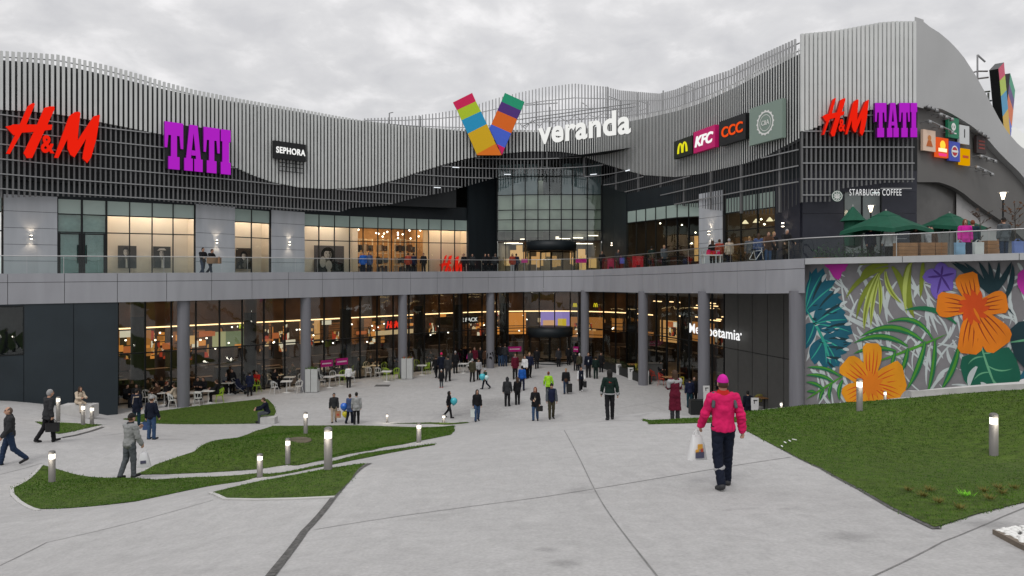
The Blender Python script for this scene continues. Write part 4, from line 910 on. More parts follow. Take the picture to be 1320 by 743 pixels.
# blue split leaf on the left
mid = [(192, 290), (240, 350), (285, 430), (325, 590)]
for tip_, w_, bd, root in (((285, 62), 85, 0.05, 0), ((350, 125), 75, -0.1, 0), ((400, 290), 125, -0.18, 1), ((250, 60), 60, 0, 0), ((438, 400), 115, -0.12, 1), ((405, 500), 115, -0.1, 2), ((365, 570), 95, 0, 2), ((410, 330), 90, -0.2, 1), ((430, 450), 100, -0.1, 2), ((340, 590), 70, 0, 2), ((390, 240), 80, -0.2, 0), ((215, 75), 40, 0.1, 0), ((190, 480), 80, 0.1, 1), ((240, 560), 75, 0.1, 2), ((300, 585), 60, 0.05, 2), ((425, 455), 60, -0.1, 2), ((190, 420), 60, 0.1, 1), ((380, 200), 70, -0.15, 0)):
    lens(mid[root], tip_, w_, 1, bd)
for tip_, root in (((280, 90), 0), ((345, 150), 0), ((395, 260), 1), ((430, 395), 1), ((395, 495), 2), ((355, 555), 2), ((215, 540), 2), ((195, 460), 1), ((225, 100), 0), ((300, 560), 2), ((415, 330), 1)): lens(mid[root], tip_, 7, 2, -0.04)
lens((190, 270), (330, 590), 14, 2, -0.06)
for a, b in (((300, 95), (228, 235)), ((372, 165), (262, 270)), ((408, 235), (275, 315)), ((432, 350), (300, 372)), ((438, 440), (310, 425)), ((418, 485), (305, 470)), ((385, 540), (300, 520)), ((345, 590), (305, 545))):
    lens(a, b, 13, 8, 0.05); lens(a, (a[0] * .7 + b[0] * .3, a[1] * .7 + b[1] * .3), 17, 0, 0.05)
for k in range(26):
    t = mrn.random(); x = 205 + 95 * t + mrn.uniform(-10, 120); y = 300 + 230 * t + mrn.uniform(-70, 40); lens((x, y), (x + 26, y + mrn.uniform(-12, 10)), 5, 8 if k % 3 else 0)
# pink flower top left
for t in ((290, 45), (330, 90), (365, 125), (400, 75), (415, 42)): lens((350, 40), t, 55, 3, 0.05)
# palm fronds
for a, b, w_, bd in (((620, 45), (480, 110), 28, 0.15), ((600, 40), (465, 50), 22, 0.1), ((620, 60), (400, 220), 26, 0.12), ((600, 70), (455, 330), 26, 0.1), ((640, 55), (700, 240), 34, -0.1), ((600, 45), (470, 140), 24, 0.2)): lens(a, b, w_, 4, bd)
for a, b, w_, bd in (((570, 90), (495, 385), 30, 0.06), ((575, 100), (530, 370), 22, 0.04), ((570, 110), (575, 310), 20, -0.04), ((605, 80), (690, 245), 26, 0.12)): lens(a, b, w_, 5, bd); lens(a, b, w_ * 0.4, 4, bd)
lens((735, 20), (755, 325), 46, 4, 0.10); lens((740, 20), (715, 300), 22, 5, 0.08); lens((800, 20), (785, 220), 24, 4, 0)
# dark fan palm top right
for t, w_ in (((1085, 30), 30), ((1135, 30), 26), ((1190, 30), 26), ((1255, 30), 32), ((945, 35), 34), ((1010, 35), 28)):
    lens((1150, 200), t, w_, 8, 0.05)
lens((960, 20), (1270, 310), 22, 8, -0.03); lens((1215, 230), (1260, 40), 28, 8, 0.08)
# violet flower
for t, w_ in (((890, 30), 75), ((970, 75), 80), ((950, 175), 80), ((865, 225), 70), ((795, 110), 80)): lens((890, 110), t, w_, 6, 0.05)
for t in ((900, 50), (960, 90), (940, 180), (870, 200), (820, 110), (850, 70)): lens((893, 105), t, 12, 7)
# green fronds
spine = [(570, 540), (700, 470), (920, 400)]
lens((560, 545), (925, 402), 14, 11, 0.01)
for a, b, w_, bd in (((850, 430), (610, 345), 26, 0.22), ((800, 440), (470, 420), 34, 0.18), ((720, 465), (440, 450), 30, 0.15), ((660, 490), (440, 505), 26, 0.1), ((860, 430), (820, 715), 26, -0.04), ((810, 440), (715, 690), 30, -0.05), ((720, 475), (680, 610), 26, -0.05), ((655, 495), (635, 570), 20, 0)):
    lens(a, b, w_, 12, bd); lens(a, b, w_ * 0.45, 11, bd + 0.012)
lens((970, 350), (700, 280), 26, 12, 0.14); lens((985, 460), (890, 695), 34, 12, -0.05); lens((985, 455), (890, 690), 14, 11, -0.07)
lens((385, 620), (195, 740), 12, 11, 0)
for a, b, w_ in (((380, 625), (200, 575), 20), ((340, 650), (195, 615), 22), ((290, 690), (195, 650), 20), ((330, 660), (320, 745), 20), ((290, 690), (270, 745), 18), ((385, 640), (370, 745), 22), ((250, 705), (200, 700), 16)): lens(a, b, w_, 12, 0.1); lens(a, b, w_ * 0.4, 11, 0.12)
# dark green split leaf, lower right
mpoly([(1000, 520), (1060, 500), (1110, 480), (1180, 478), (1240, 470), (1275, 520), (1300, 600), (1303, 670), (1250, 690), (1050, 695), (1010, 640), (990, 570)], 13)
lens((1100, 470), (1180, 690), 12, 14, 0.02)
for a, b in (((1110, 520), (1030, 560)), ((1125, 560), (1260, 580)), ((1140, 600), (1060, 640)), ((1150, 620), (1250, 690)), ((1105, 500), (1170, 480))): lens(a, b, 8, 14, 0.15)
lens((1075, 570), (1035, 680), 30, 0, 0.1); lens((1140, 690), (1095, 650), 26, 0, 0)
# leaves beyond the frame on the right
mpoly([(1245, 380), (1290, 340), (1360, 330), (1420, 400), (1410, 540), (1330, 590), (1270, 520), (1250, 450)], 8); lens((1250, 445), (1420, 420), 12, 14)
for tt in ((1450, 120), (1560, 60), (1650, 160), (1600, 300), (1500, 320)): lens((1550, 190), tt, 110, 9, 0.05)
for tt in ((1700, 500), (1800, 420), (1860, 560), (1760, 640), (1640, 610)): lens((1740, 540), tt, 120, 3, 0.05)
lens((1310, 600), (1480, 700), 120, 1, 0.1)
for tt in ((1285, 95), (1290, 165), (1330, 210), (1380, 150), (1360, 60)): lens((1345, 120), tt, 80, 3, 0.05)
# two large orange flowers
def petal(root, tip_, w0, w1, m, n=10, dark=15, wav=0.06):
    p0, p1 = np.array(root, float), np.array(tip_, float); d = p1 - p0; L = np.hypot(*d); u = d / L; nn = np.array((-u[1], u[0])); A = []; B = []
    for i in range(n + 1):
        t = i / n; w_ = (w0 + (w1 - w0) * math.sin(t * math.pi * 0.62)) / 2; w_ *= (1 if t < 0.85 else math.sqrt(max(0, 1 - ((t - 0.85) / 0.15) ** 2)) * 0.35 + 0.65)
        j = 1 + wav * math.sin(9 * t + root[0]); A.append(tuple(p0 + d * t + nn * w_ * j)); B.append(tuple(p0 + d * t - nn * w_ * (2 - j)))
    mpoly(A + B[::-1], m)
    for s_ in (-0.30, -0.12, 0.08, 0.27):
        e_ = p0 + d * mrn.uniform(0.72, 0.92) + nn * s_ * w1; lens(root, tuple(e_), 6.5, dark, s_ * 0.2)
for t, w1, m in (((1018, 90), 118, 9), ((870, 245), 128, 9), ((1232, 235), 118, 9), ((1035, 505), 128, 9), ((1205, 470), 165, 9)): petal((1060, 265), t, 38, w1, m)
for a in range(11): an = a * 0.571; lens((1060, 265), (1060 + 85 * math.cos(an), 265 + 95 * math.sin(an)), 34, 10, 0.1)
lens((1060, 270), (1095, 340), 14, 9)
for t, w1 in (((540, 450), 98), ((395, 545), 120), ((705, 620), 170), ((395, 735), 110), ((560, 760), 130), ((700, 740), 110)): petal((530, 660), t, 34, w1, 16, dark=10)
for a in range(9): an = a * 0.7 + 0.3; lens((530, 660), (530 + 70 * math.cos(an), 660 + 75 * math.sin(an)), 28, 9, 0.1)
MU.build('mural', [mat(tuple(min(1, x * .94 + .004) for x in c), 0.8, var=0.13, scale=(1.2, 1.2, .5), name='mural_paint') for c in MC], mural_wall)

# ---- terrace railing
rg = empty('glass_railing', (0, 56, 8), 'long frameless glass railing with steel handrail along the terrace edge', 'railing')
hd = MB(); RH = lambda p: ZTOP(p) + 0.93
for a in np.arange(-250, 1490, 6): p, q = FL.at(a, -0.15), FL.at(a + 6, -0.15); hd.tube([(p.x, p.y, RH(a)), (q.x, q.y, RH(a + 6))], 0.028, 0, 6, False)
hd.build('handrail', MT['steel'], rg)
gl = MB(); L0, L1 = FL.l(-250), FL.l(1490); n = int((L1 - L0) / 1.6)
for i in range(n):
    a, b = FL.pxs(L0 + (L1 - L0) * i / n + 0.012), FL.pxs(L0 + (L1 - L0) * (i + 1) / n - 0.012); sheet(gl, FL, a, b, lambda p: ZTOP(p) - 0.1, lambda p: RH(p) - 0.03, -0.15, 0, 40)
gl.build('glass_panel', glass((0.80, 0.87, 0.86), 0.0, 'railing_glass'), rg)
ps = MB()
for i in range(0, n, 3): px = FL.pxs(L0 + (L1 - L0) * i / n); q = FL.at(px, -0.19); ps.box((q.x, q.y, ZTOP(px) + 0.40), (0.03, 0.02, 0.98), 0, FL.tan(px))
ps.build('post', MT['steel'], rg)

# ------------------------------------------------------------------ signs on the facade
def text_polys(s, shear=0.0, bold=0.0, spacing=1.0):
    """filled outline of a word in Blender's built-in face, normalised to a 1 x 1 box: (verts, faces, aspect)"""
    cu = bpy.data.curves.new('word', 'FONT'); cu.body = s; cu.size = 1; cu.shear = shear; cu.offset = bold; cu.space_character = spacing; cu.fill_mode = 'FRONT'; cu.resolution_u = 6
    o = bpy.data.objects.new('word', cu); col.objects.link(o); dg = bpy.context.evaluated_depsgraph_get(); me = o.evaluated_get(dg).to_mesh()
    v = np.array([tuple(q.co) for q in me.vertices]); f = [tuple(p.vertices) for p in me.polygons]; e_ = {}
    for p in f:
        for a, b in zip(p, p[1:] + p[:1]): e_[(a, b)] = 1
    bd = [k for k in e_ if (k[1], k[0]) not in e_]
    o.evaluated_get(dg).to_mesh_clear(); bpy.data.objects.remove(o); bpy.data.curves.remove(cu)
    mn, mx = v.min(0), v.max(0); asp = (mx[0] - mn[0]) / (mx[1] - mn[1]); v = (v - mn) / np.maximum(mx - mn, 1e-6)
    return v, f, bd, asp
class Frame:
    """a vertical plane that spans two photo columns in front of a plan line"""
    def __init__(s, line, pxa, pxb, ytop, ybot, off):
        A, B = s.on(line, pxa, off), s.on(line, pxb, off)
        # keep the ends on their photo columns
        s.u = (B - A).normalized(); s.n = Vector((s.u.y, -s.u.x, 0)); s.w = (B - A).length
        dm = (A.y + B.y) / 2; s.z0 = Zat(ybot, dm); s.h = Zat(ytop, dm) - s.z0; s.O = Vector((A.x, A.y, s.z0))
    @staticmethod
    def on(line, px, off):
        q = px
        for _ in range(6): P = line.at(q, off); q += px - (HX + F * P.x / P.y)
        return line.at(q, off)
    def p(s, x, y, d=0.0): return s.O + s.u * (x * s.w) + Vector((0, 0, y * s.h)) + s.n * d
    def word(s, mb, t, x0, y0, x1, y1, d0, d1, m=0, sm=None, **kw):
        v, f, bd, asp = text_polys(t, **kw); n = len(v)
        P = [s.p(x0 + (x1 - x0) * a[0], y0 + (y1 - y0) * a[1], d1) for a in v] + [s.p(x0 + (x1 - x0) * a[0], y0 + (y1 - y0) * a[1], d0) for a in v]
        mb.add(P, f, m); mb.add(P, [(b, a, a + n, b + n) for a, b in bd], m if sm is None else sm)
    def poly(s, mb, P, d0, d1, m=0, sm=None):
        mb.prism([(x * s.w, y * s.h) for x, y in P], s.O, s.u, s.n, d1, m, back=d0, sm=sm)
    def disc(s, mb, cx, cy, r0, r1, d, m=0, n=28, sx=1.0):
        """ring or disc facing the viewer; radii in sign heights"""
        k = s.h / s.w
        if r0 <= 0: mb.face([s.p(cx + r1 * k * sx * math.cos(t), cy + r1 * math.sin(t), d) for t in np.linspace(0, 2 * math.pi, n, endpoint=False)], m); return
        for a, b in zip(np.linspace(0, 2 * math.pi, n + 1), np.linspace(0, 2 * math.pi, n + 1)[1:]):
            mb.face([s.p(cx + r * k * sx * math.cos(t), cy + r * math.sin(t), d) for r, t in ((r0, b), (r0, a), (r1, a), (r1, b))][::1], m)
RED = glow((0.95, 0.018, 0.006), 0.85); REDS = mat((0.45, 0.01, 0.006), 0.5); PUR = glow((0.50, 0.02, 0.62), 0.80); PURS = mat((0.16, 0.01, 0.22), 0.5)
WHT = glow((1, 1, 0.98), 0.95); BLK = mat((0.012, 0.013, 0.014), 0.45, name='black_sign'); OFFW = mat((0.80, 0.80, 0.78), 0.5, name='white_letter')
HMP = [[(28, 632), (46, 634), (126, 492), (168, 392), (165, 384), (150, 388), (132, 402), (85, 512)], [(112, 630), (128, 655), (155, 655), (205, 545), (268, 410), (266, 396), (240, 398), (215, 406), (170, 510)],
       [(25, 503), (50, 498), (60, 492), (256, 489), (252, 514), (160, 527), (95, 532), (64, 545)],
       [(265, 655), (286, 658), (350, 530), (402, 424), (398, 418), (372, 421), (344, 442), (296, 570)], [(334, 470), (372, 421), (404, 424), (394, 500), (387, 590), (371, 656), (350, 642), (334, 610)],
       [(348, 640), (371, 656), (400, 612), (510, 436), (508, 430), (476, 438), (428, 508), (386, 570)], [(414, 662), (440, 686), (462, 655), (490, 560), (510, 436), (476, 438), (440, 530), (418, 630)]]
def brush_sign(name, F_, label, side=REDS, dep=0.22):
    mb = MB()
    X = lambda x: (x - 25) / 485; Y = lambda y, x: (632 + 54 * X(x) - y) / (247 + 9 * X(x))
    for i, P in enumerate(HMP): F_.poly(mb, [(X(x), Y(y, x)) for x, y in P], 0, dep + 0.004 * i, 0, 1)
    F_.word(mb, '&', X(198), Y(628, 198), X(268), Y(546, 268), 0, dep, 0, 1, bold=0.03)
    n = len(mb.m)
    return tag(mb.build(name, [RED, side]), label, 'sign', 'red brush lettering signs')
def fr4(x, y): return (x / 3.994, 40 + y / 3.994)
fA = Frame(SL, 6.3, 127.7, 141, 205, 0.35); brush_sign('store_sign', fA, 'large red brush-lettered sign with ampersand at the far left of the facade')
fB = Frame(SF, 1057.5, 1117, 130, 175, 0.3); brush_sign('store_sign', fB, 'red brush-lettered sign with ampersand on the corner left of the purple letters')
fC = Frame(ULl, 566, 597.5, 330.5, 353.5, -0.35); brush_sign('window_letters', fC, 'red brush-lettered floor sign standing inside the upper shop window', dep=0.12)
TL = {'T': [[(0, 1), (1, 1), (1, .45), (.86, .45), (.80, .72), (.66, .72), (.66, .27), (.80, .27), (.80, 0), (.20, 0), (.20, .27), (.34, .27), (.34, .72), (.20, .72), (.14, .45), (0, .45)]],
      'A': [[(.28, 1), (.5, 1), (.5, .82), (.40, .46), (.36, .27), (.46, .27), (.46, 0), (0, 0), (0, .27), (.10, .27)], [(.72, 1), (.5, 1), (.5, .82), (.60, .46), (.64, .27), (.54, .27), (.54, 0), (1, 0), (1, .27), (.90, .27)], [(.38, .34), (.62, .34), (.60, .45), (.40, .45)]],
      'I': [[(0, 1), (1, 1), (1, .73), (.84, .73), (.84, .27), (1, .27), (1, 0), (0, 0), (0, .27), (.16, .27), (.16, .73), (0, .73)]]}
def slab_sign(F_, label):
    mb = MB()
    F_.poly(mb, [(0.02, 0.02), (.98, .02), (.98, .98), (0.02, .98)], -0.05, -0.01, 1)
    for ch, x0, x1, dy in (('T', 0, .27, 0), ('A', .285, .56, 0), ('T', .575, .825, 0), ('I', .842, 1.0, 0)):
        for i, P in enumerate(TL[ch]): F_.poly(mb, [(x0 + (x1 - x0) * x, y) for x, y in P], 0, 0.2 + 0.004 * i + (0.002 if ch == 'A' else 0), 0, 2)
    return tag(mb.build('store_sign', [PUR, BLK, PURS]), label, 'sign', 'purple slab lettering signs')
slab_sign(Frame(SL, 211, 296, 163, 222, 0.35), 'purple slab-serif sign with four letters on the long left facade')
slab_sign(Frame(SF, 1125.5, 1179.5, 134, 178, 0.3), 'purple slab-serif sign with four letters on the corner facade')
def plate(name, line, a, b, yt, yb, off, m, label, dep=0.25, cat='sign', group=None):
    f = Frame(line, a, b, yt, yb, off); mb = MB(); f.poly(mb, [(0, 0), (1, 0), (1, 1), (0, 1)], -dep, 0, 0); o = mb.build(name, m); tag(o, label, cat, group); return f, o
def letters(f, o, words, m, name='lettering'):
    mb = MB()
    for t, x0, y0, x1, y1, kw in words: f.word(mb, t, x0, y0, x1, y1, 0, 0.05, 0, **kw)
    return mb.build(name, m, o)
f, o = plate('store_sign', SL, 353, 394.5, 184, 206.5, 0.4, BLK, 'small black sign with white capitals on the left facade'); letters(f, o, [('SEPHORA', .07, .32, .97, .68, dict(bold=0.02, spacing=1.1))], WHT)
f, o = plate('store_sign', SL, 868.5, 892, 179, 202, 0.4, mat((0.016, 0.022, 0.014), 0.5), 'dark square sign with yellow-green arches', 0.3)
mb = MB()
def arch(cx):
    P = []
    for t in np.linspace(math.pi, 0, 9): P.append((cx + .15 * math.cos(t), .22 + .58 * math.sin(t)))
    for t in np.linspace(0, math.pi, 9): P.append((cx + .075 * math.cos(t), .22 + .50 * math.sin(t)))
    return P
f.poly(mb, arch(.38), 0, .05, 0); f.poly(mb, arch(.62), 0, .055, 0); mb.build('arches', glow((0.85, 0.80, 0.02), 0.9), o)
f, o = plate('store_sign', SL, 894, 921.5, 166, 194, 0.4, mat((0.62, 0.01, 0.16), 0.5), 'crimson sign with white slanted capitals', 0.3); letters(f, o, [('KFC', .08, .25, .93, .75, dict(shear=.25, bold=0.03))], WHT)
f, o = plate('store_sign', SL, 927.5, 961, 151.5, 184, 0.4, BLK, 'black sign with orange-red triple letters', 0.3); letters(f, o, [('CCC', .10, .30, .90, .72, dict(bold=0.015))], glow((0.95, 0.09, 0.012), 0.9))
f, o = plate('store_sign', SL, 966, 1008.5, 134, 183, 0.4, mat((0.22, 0.29, 0.25), 0.5), 'pale grey-green sign with a white round emblem', 0.25)
mb = MB(); f.disc(mb, .5, .5, .27, .31, .012); f.disc(mb, .5, .5, .20, .215, .012)
for t in np.linspace(0, 2 * math.pi, 16, endpoint=False): f.disc(mb, .5 + .31 * math.cos(t) * f.h / f.w, .5 + .31 * math.sin(t), 0, .028, .014, n=8)
f.word(mb, 'C&A', .5 - .14 * f.h / f.w, .44, .5 + .14 * f.h / f.w, .57, 0, .02); mb.build('emblem', OFFW, o)
# the mall's own name and its coloured V
VL = Line([(575, 61.5), (690, 60.6), (760, 59.2), (830, 53.2)])
fv = Frame(VL, 696, 816, 147.5, 181.5, 0.0); 
mb = MB()
fv2 = Frame(Line([(690, 59.6), (820, 54.4)], smooth=False), 695.5, 814.5, 149, 180.5, 0.0)
fv2.word(mb, 'veranda', 0, 0, 1, 1, 0, 0.22, 0, 1, bold=0.03, spacing=1.06); tag(mb.build('mall_name_sign', [glow((1, 1, 0.97), 0.86), mat((.35, .35, .35), .5)]), 'white rounded letters spelling the mall name above the entrance', 'sign')
def vlogo(name, A, B, pts_map, label, dep=0.45):
    """coloured V built from two leaning bars; pts_map turns enlarged photo coordinates into the sign plane"""
    vs = empty(name, A, label, 'sign', 'coloured V signs')
    segs = [([(50, 172), (180, 110), (205, 165), (78, 222)], (0.62, 0.005, 0.085)), ([(78, 222), (205, 165), (240, 230), (108, 288)], (0.42, 0.56, 0.015)), ([(108, 288), (240, 230), (280, 312), (150, 375)], (0.01, 0.29, 0.53)), ([(150, 375), (280, 312), (340, 440), (210, 508)], (0.66, 0.40, 0.0)), ([(210, 508), (340, 440), (380, 515), (214, 515)], (0.75, 0.17, 0.004)),
            ([(402, 107), (535, 165), (512, 222), (378, 163)], (0.008, 0.31, 0.16)), ([(378, 163), (512, 222), (485, 278), (350, 222)], (0.075, 0.022, 0.19)), ([(350, 222), (485, 278), (445, 370), (310, 312)], (0.72, 0.13, 0.004)), ([(310, 312), (445, 370), (402, 465), (348, 440), (294, 338)], (0.055, 0.12, 0.62)), ([(348, 440), (402, 465), (382, 512)], (0.62, 0.005, 0.12))]
    for P, c in segs:
        mb = MB(); pts_map(mb, P, dep if P[0][0] < 300 and P[0] != (348, 440) else dep - 0.15); mb.build('colour_block', [mat(c, 0.45, name='sign_colour'), BLK], vs)
    return vs
pl = Frame(Line([(575, 60.7), (690, 60.7)], smooth=False), 570, 690, 100, 220, 0.0)
def map1(mb, P, dep): mb.prism([((x / 5.077) / 120 * pl.w, (1 - (y / 5.077) / 120) * pl.h) for x, y in P], pl.O, pl.u, pl.n, dep, 0, back=0.0, sm=1)
vlogo('mall_emblem', (-2.2, 60.7, 18.1), None, map1, 'large V sign of coloured blocks above the mall entrance')
# coffee shop lettering and round emblem
fS = Frame(SF, 1095, 1162, 244, 252.3, 0.15); mb = MB(); fS.word(mb, 'STARBUCKS COFFEE', 0, 0, 1, 1, 0, .006, 0, 1, bold=0.0, spacing=1.15); tag(mb.build('coffee_shop_sign', [glow((1, 1, 1), .8), BLK]), 'row of small white capitals above the green parasols', 'sign')
fE = Frame(SF, 1071.5, 1085, 246, 260.5, 0.1); mb = MB(); fE.disc(mb, .5, .5, 0, .5, .08, 0); 
fE.disc(mb, .5, .5, .40, .46, .085, 1); fE.disc(mb, .5, .5, .17, .22, .085, 1)
for t in np.linspace(0, 2 * math.pi, 10, endpoint=False): fE.disc(mb, .5 + .30 * math.cos(t), .5 + .30 * math.sin(t), 0, .055, .086, 1, 8)
for sx in (-.1, 0, .1): fE.poly(mb, [(.46 + sx, .34), (.54 + sx, .34), (.53 + sx, .64), (.47 + sx, .64)], .08, .09, 1)
tag(mb.build('round_emblem', [mat((0.01, 0.09, 0.055), 0.5), OFFW]), 'round dark green and white emblem left of the coffee shop letters', 'sign')
# cluster of small square signs on the dark wall round the corner
def rs(px0, px1, yt, yb, c, label, lit=None):
    f, o = plate('advert_box', UR, px0, px1, yt, yb, 0.30, glow(c, lit) if lit else mat(c, 0.5), label, 0.14, 'sign', 'square signs on the dark curved wall'); return f, o
f, o = rs(1190, 1206, 168, 195, (0.75, 0.55, 0.42), 'pale peach square sign, first of the lower row'); mb = MB(); f.disc(mb, .5, .62, 0, .14, .01, 0); f.poly(mb, [(.25, .22), (.75, .22), (.62, .50), (.38, .50)], 0, .02, 1); mb.build('print', [mat((0.6, 0.22, 0.05), 0.6), mat((0.5, 0.12, 0.02), 0.6)], o)
f, o = rs(1207.5, 1222.5, 178, 203, (0.8, 0.10, 0.02), 'glowing orange-red sign shaped like a crest', 0.9); mb = MB(); f.disc(mb, .5, .62, 0, .24, .012, 0); f.poly(mb, [(.15, .28), (.85, .28), (.85, .46), (.15, .46)], 0, .02, 1); f.poly(mb, [(.2, .06), (.8, .06), (.85, .2), (.15, .2)], 0, .02, 2); mb.build('print', [glow((1, .55, .05), 1.3), glow((1, .85, .5), 1.2), glow((.9, .05, .25), 1)], o)
f, o = rs(1223.5, 1237.5, 183, 208, (0.05, 0.08, 0.48), 'blue square sign with a red and white disc'); mb = MB(); f.disc(mb, .5, .5, 0, .30, .012, 0); f.disc(mb, .5, .5, 0, .23, .016, 1); f.poly(mb, [(.2, .45), (.8, .45), (.8, .56), (.2, .56)], .016, .022, 0); mb.build('print', [OFFW, mat((0.5, 0.02, 0.03), .5)], o)
f, o = rs(1238.5, 1250.5, 192, 213, (0.85, 0.40, 0.0), 'bright yellow sign at the end of the lower row', 0.8); mb = MB(); f.poly(mb, [(.2, .42), (.8, .42), (.8, .58), (.2, .58)], 0, .02, 0); mb.build('print', mat((0.6, 0.08, 0.01), .5), o)
f, o = rs(1222, 1236, 152, 178, (0.015, 0.20, 0.10), 'green square sign, first of the upper row'); mb = MB(); f.disc(mb, .5, .55, .10, .19, .012, 0); f.poly(mb, [(.46, .42), (.54, .42), (.54, .68), (.46, .68)], 0, .02, 0); f.poly(mb, [(.25, .2), (.75, .2), (.75, .26), (.25, .26)], 0, .02, 0); mb.build('print', OFFW, o)
f, o = rs(1237, 1249.5, 162, 186, (0.62, 0.64, 0.64), 'pale grey square sign beside the green one'); mb = MB(); f.poly(mb, [(.47, .35), (.53, .35), (.53, .8), (.47, .8)], 0, .02, 0); mb.build('print', BLK, o)
f, o = rs(1259, 1271.5, 176, 198, (0.03, 0.02, 0.02), 'small black sign with dull red lettering, farthest of the cluster'); mb = MB(); 
for k in range(3): f.poly(mb, [(.2, .25 + k * .2), (.8, .25 + k * .2), (.8, .35 + k * .2), (.2, .35 + k * .2)], 0, .02, 0)
mb.build('print', mat((0.22, 0.04, 0.03), .6), o)
for k, (a, ya, b, yb_) in enumerate(((1185, 136, 1196, 141), (1200, 146, 1216, 153), (1185, 155, 1217, 170), (1250, 168, 1262, 176), (1252, 200, 1272, 207), (1247, 214, 1268, 224))):
    mb = MB(); q0, q1 = UR.at(a, 0.5), UR.at(b, 0.5); mb.tube([(q0.x, q0.y, Zat(ya, q0.y)), (q1.x, q1.y, Zat(yb_, q1.y))], 0.04, 0, 6)
    for t in (0.05, 0.5, 0.95): q = q0.lerp(q1, t); z = Zat(ya, q0.y) * (1 - t) + Zat(yb_, q1.y) * t; nn = UR.nrm(a); mb.tube([(q.x, q.y, z), (q.x - nn.x * .5, q.y - nn.y * .5, z)], 0.03, 0, 6); mb.lathe([(0, .1), (.1, .08), (.12, -.08), (0, -.1)], (q.x, q.y, z - .08), 0, 8)
    mb.build('sign_lamp_rail', MT['rail'], mall)
# second V and name, side-on at the far right
A2, B2 = W(1275, 44.5), W(1301, 50); u2 = (B2 - A2).normalized(); n2 = Vector((u2.y, -u2.x, 0)); w2 = (B2 - A2).length; z2t, z2b = Zat(76, 45), Zat(191, 46)
def map2(mb, P, dep): mb.prism([((x - 50) / 485 * w2, z2b + (515 - y) / 408 * (z2t - z2b)) for x, y in P], A2, u2, n2, dep, 0, back=0.0, sm=1)
vlogo('mall_emblem', (A2.x, A2.y, z2b), None, map2, 'second V sign of coloured blocks seen side-on at the far right', 0.5)
mb = MB()
for a, b in (((1260, 71), (1260, 155)), ((1249, 95), (1260, 92)), ((1249, 95), (1249, 102)), ((1260, 71), (1270, 80)), ((1257, 102), (1257, 140)), ((1257, 102), (1274, 100)), ((1256, 120), (1276, 118)), ((1258, 132), (1278, 130)), ((1260, 92), (1273, 92)), ((1257, 112), (1268, 122)), ((1262, 120), (1270, 140)), ((1254, 126), (1266, 116))):
    mb = MB(); p, q = W(a[0], 46), W(b[0], 46); mb.tube([(p.x, p.y, Zat(a[1], 46)), (q.x, q.y, Zat(b[1], 46))], 0.06, 0, 6); mb.build('frame_bar', MT['rail'], mall)
for px in (1257, 1260, 1274): mb = MB(); p = W(px, 46); mb.tube([(p.x, p.y, Zat(200, 46)), (p.x, p.y, Zat(120, 46))], 0.07, 0, 6); mb.build('frame_post', MT['rail'], mall)
A3, B3 = W(1299, 48.5), W(1345, 58); f3 = Frame(Line([(1299, 48.5), (1345, 58)], smooth=False), 1300, 1352, 158, 192, 0); f3.z0 = Zat(184, 48.5); f3.h = Zat(156, 48.5) - f3.z0; f3.O.z = f3.z0
mb = MB(); f3.word(mb, 'veranda', 0, 0, 1, 1, 0, 0.4, 0, bold=0.035); tag(mb.build('mall_name_sign', glow((1, 1, 0.97), 0.75)), 'second white mall name running out of the frame on the right edge', 'sign')
sh = MB(); l3 = Line([(1294, 47.5), (1400, 68)], smooth=False); sheet(sh, l3, 1294, 1400, 9, lambda p: Zat(np.interp(p, [1294, 1302, 1320, 1400], [186, 192, 199, 215]), l3.d(p)), -0.3, 0, 6, 0.3); sh.build('curved_shell', MT['render_dark'], mall)
# restaurant name on the panelled wall behind the columns
fM = Frame(GL, 889, 954, 421, 438, 0.35); mb = MB(); fM.word(mb, 'Mesopotamia', 0, 0, 1, 1, 0, .02, bold=0.01, spacing=1.05); fM.disc(mb, 1.02, .72, 0, .09, .02); tag(mb.build('restaurant_sign', glow((1, 1, 1), 1.0)), 'white backlit restaurant name partly behind a grey column', 'sign')
# lit signs inside the ground floor
def insign(px0, px1, yt, yb, off, m, label, words=(), wm=WHT, extra=None):
    f, o = plate('shop_sign', GL, px0, px1, yt, yb, off, m, label, 0.06); 
    if words: letters(f, o, words, wm)
    if extra:
        mb = MB()
        for P, mi in extra: f.poly(mb, P, 0, .02 + .002 * mi, mi)
        mb.build('print', [glow((.9, .12, .02), .7), glow((.95, .6, .3), .8), glow((.85, .6, .05), .8)], o)
    return f
insign(697, 735, 402, 420, -2.9, glow((0.40, 0.30, 0.75), .8), 'violet lit sign hanging above the ground floor door', extra=None)
insign(700, 716, 413, 422, -2.7, glow((0.9, 0.5, 0.25), .8), 'orange lit menu board below the violet sign')
insign(719, 730, 411, 422, -2.7, glow((0.85, 0.6, 0.06), .8), 'yellow lit board below the violet sign')
for k, px in enumerate((741, 768)):
    f = Frame(GL, px - 4.5, px + 4.5, 389, 398, -2.4); mb = MB(); f.poly(mb, arch(.35), 0, .05, 0); f.poly(mb, arch(.62), 0, .055, 0)
    tag(mb.build('arches_sign', glow((0.9, 0.72, 0.02), 1.0)), ('glowing yellow arches left of the fifth column inside the glass', 'glowing yellow arches right of the fifth column inside the glass')[k], 'sign')
for a, b, yt, yb, t, lab, m in ((400, 454, 403, 412, 'ɘɿ ɿɘvoƚʜυm', None, None),): pass
f = insign(497, 516, 412, 425, -3.6, mat((0.03, 0.012, 0.01), .6), 'dark board with red brush letters inside the ground floor', [('H&M', .05, .15, .95, .85, dict(shear=.3, bold=.03))], glow((.95, .03, .01), 1.2))
insign(484, 538, 425.5, 431, -3.8, glow((1, .72, .4), .6), 'long warm lit strip sign inside the ground floor')
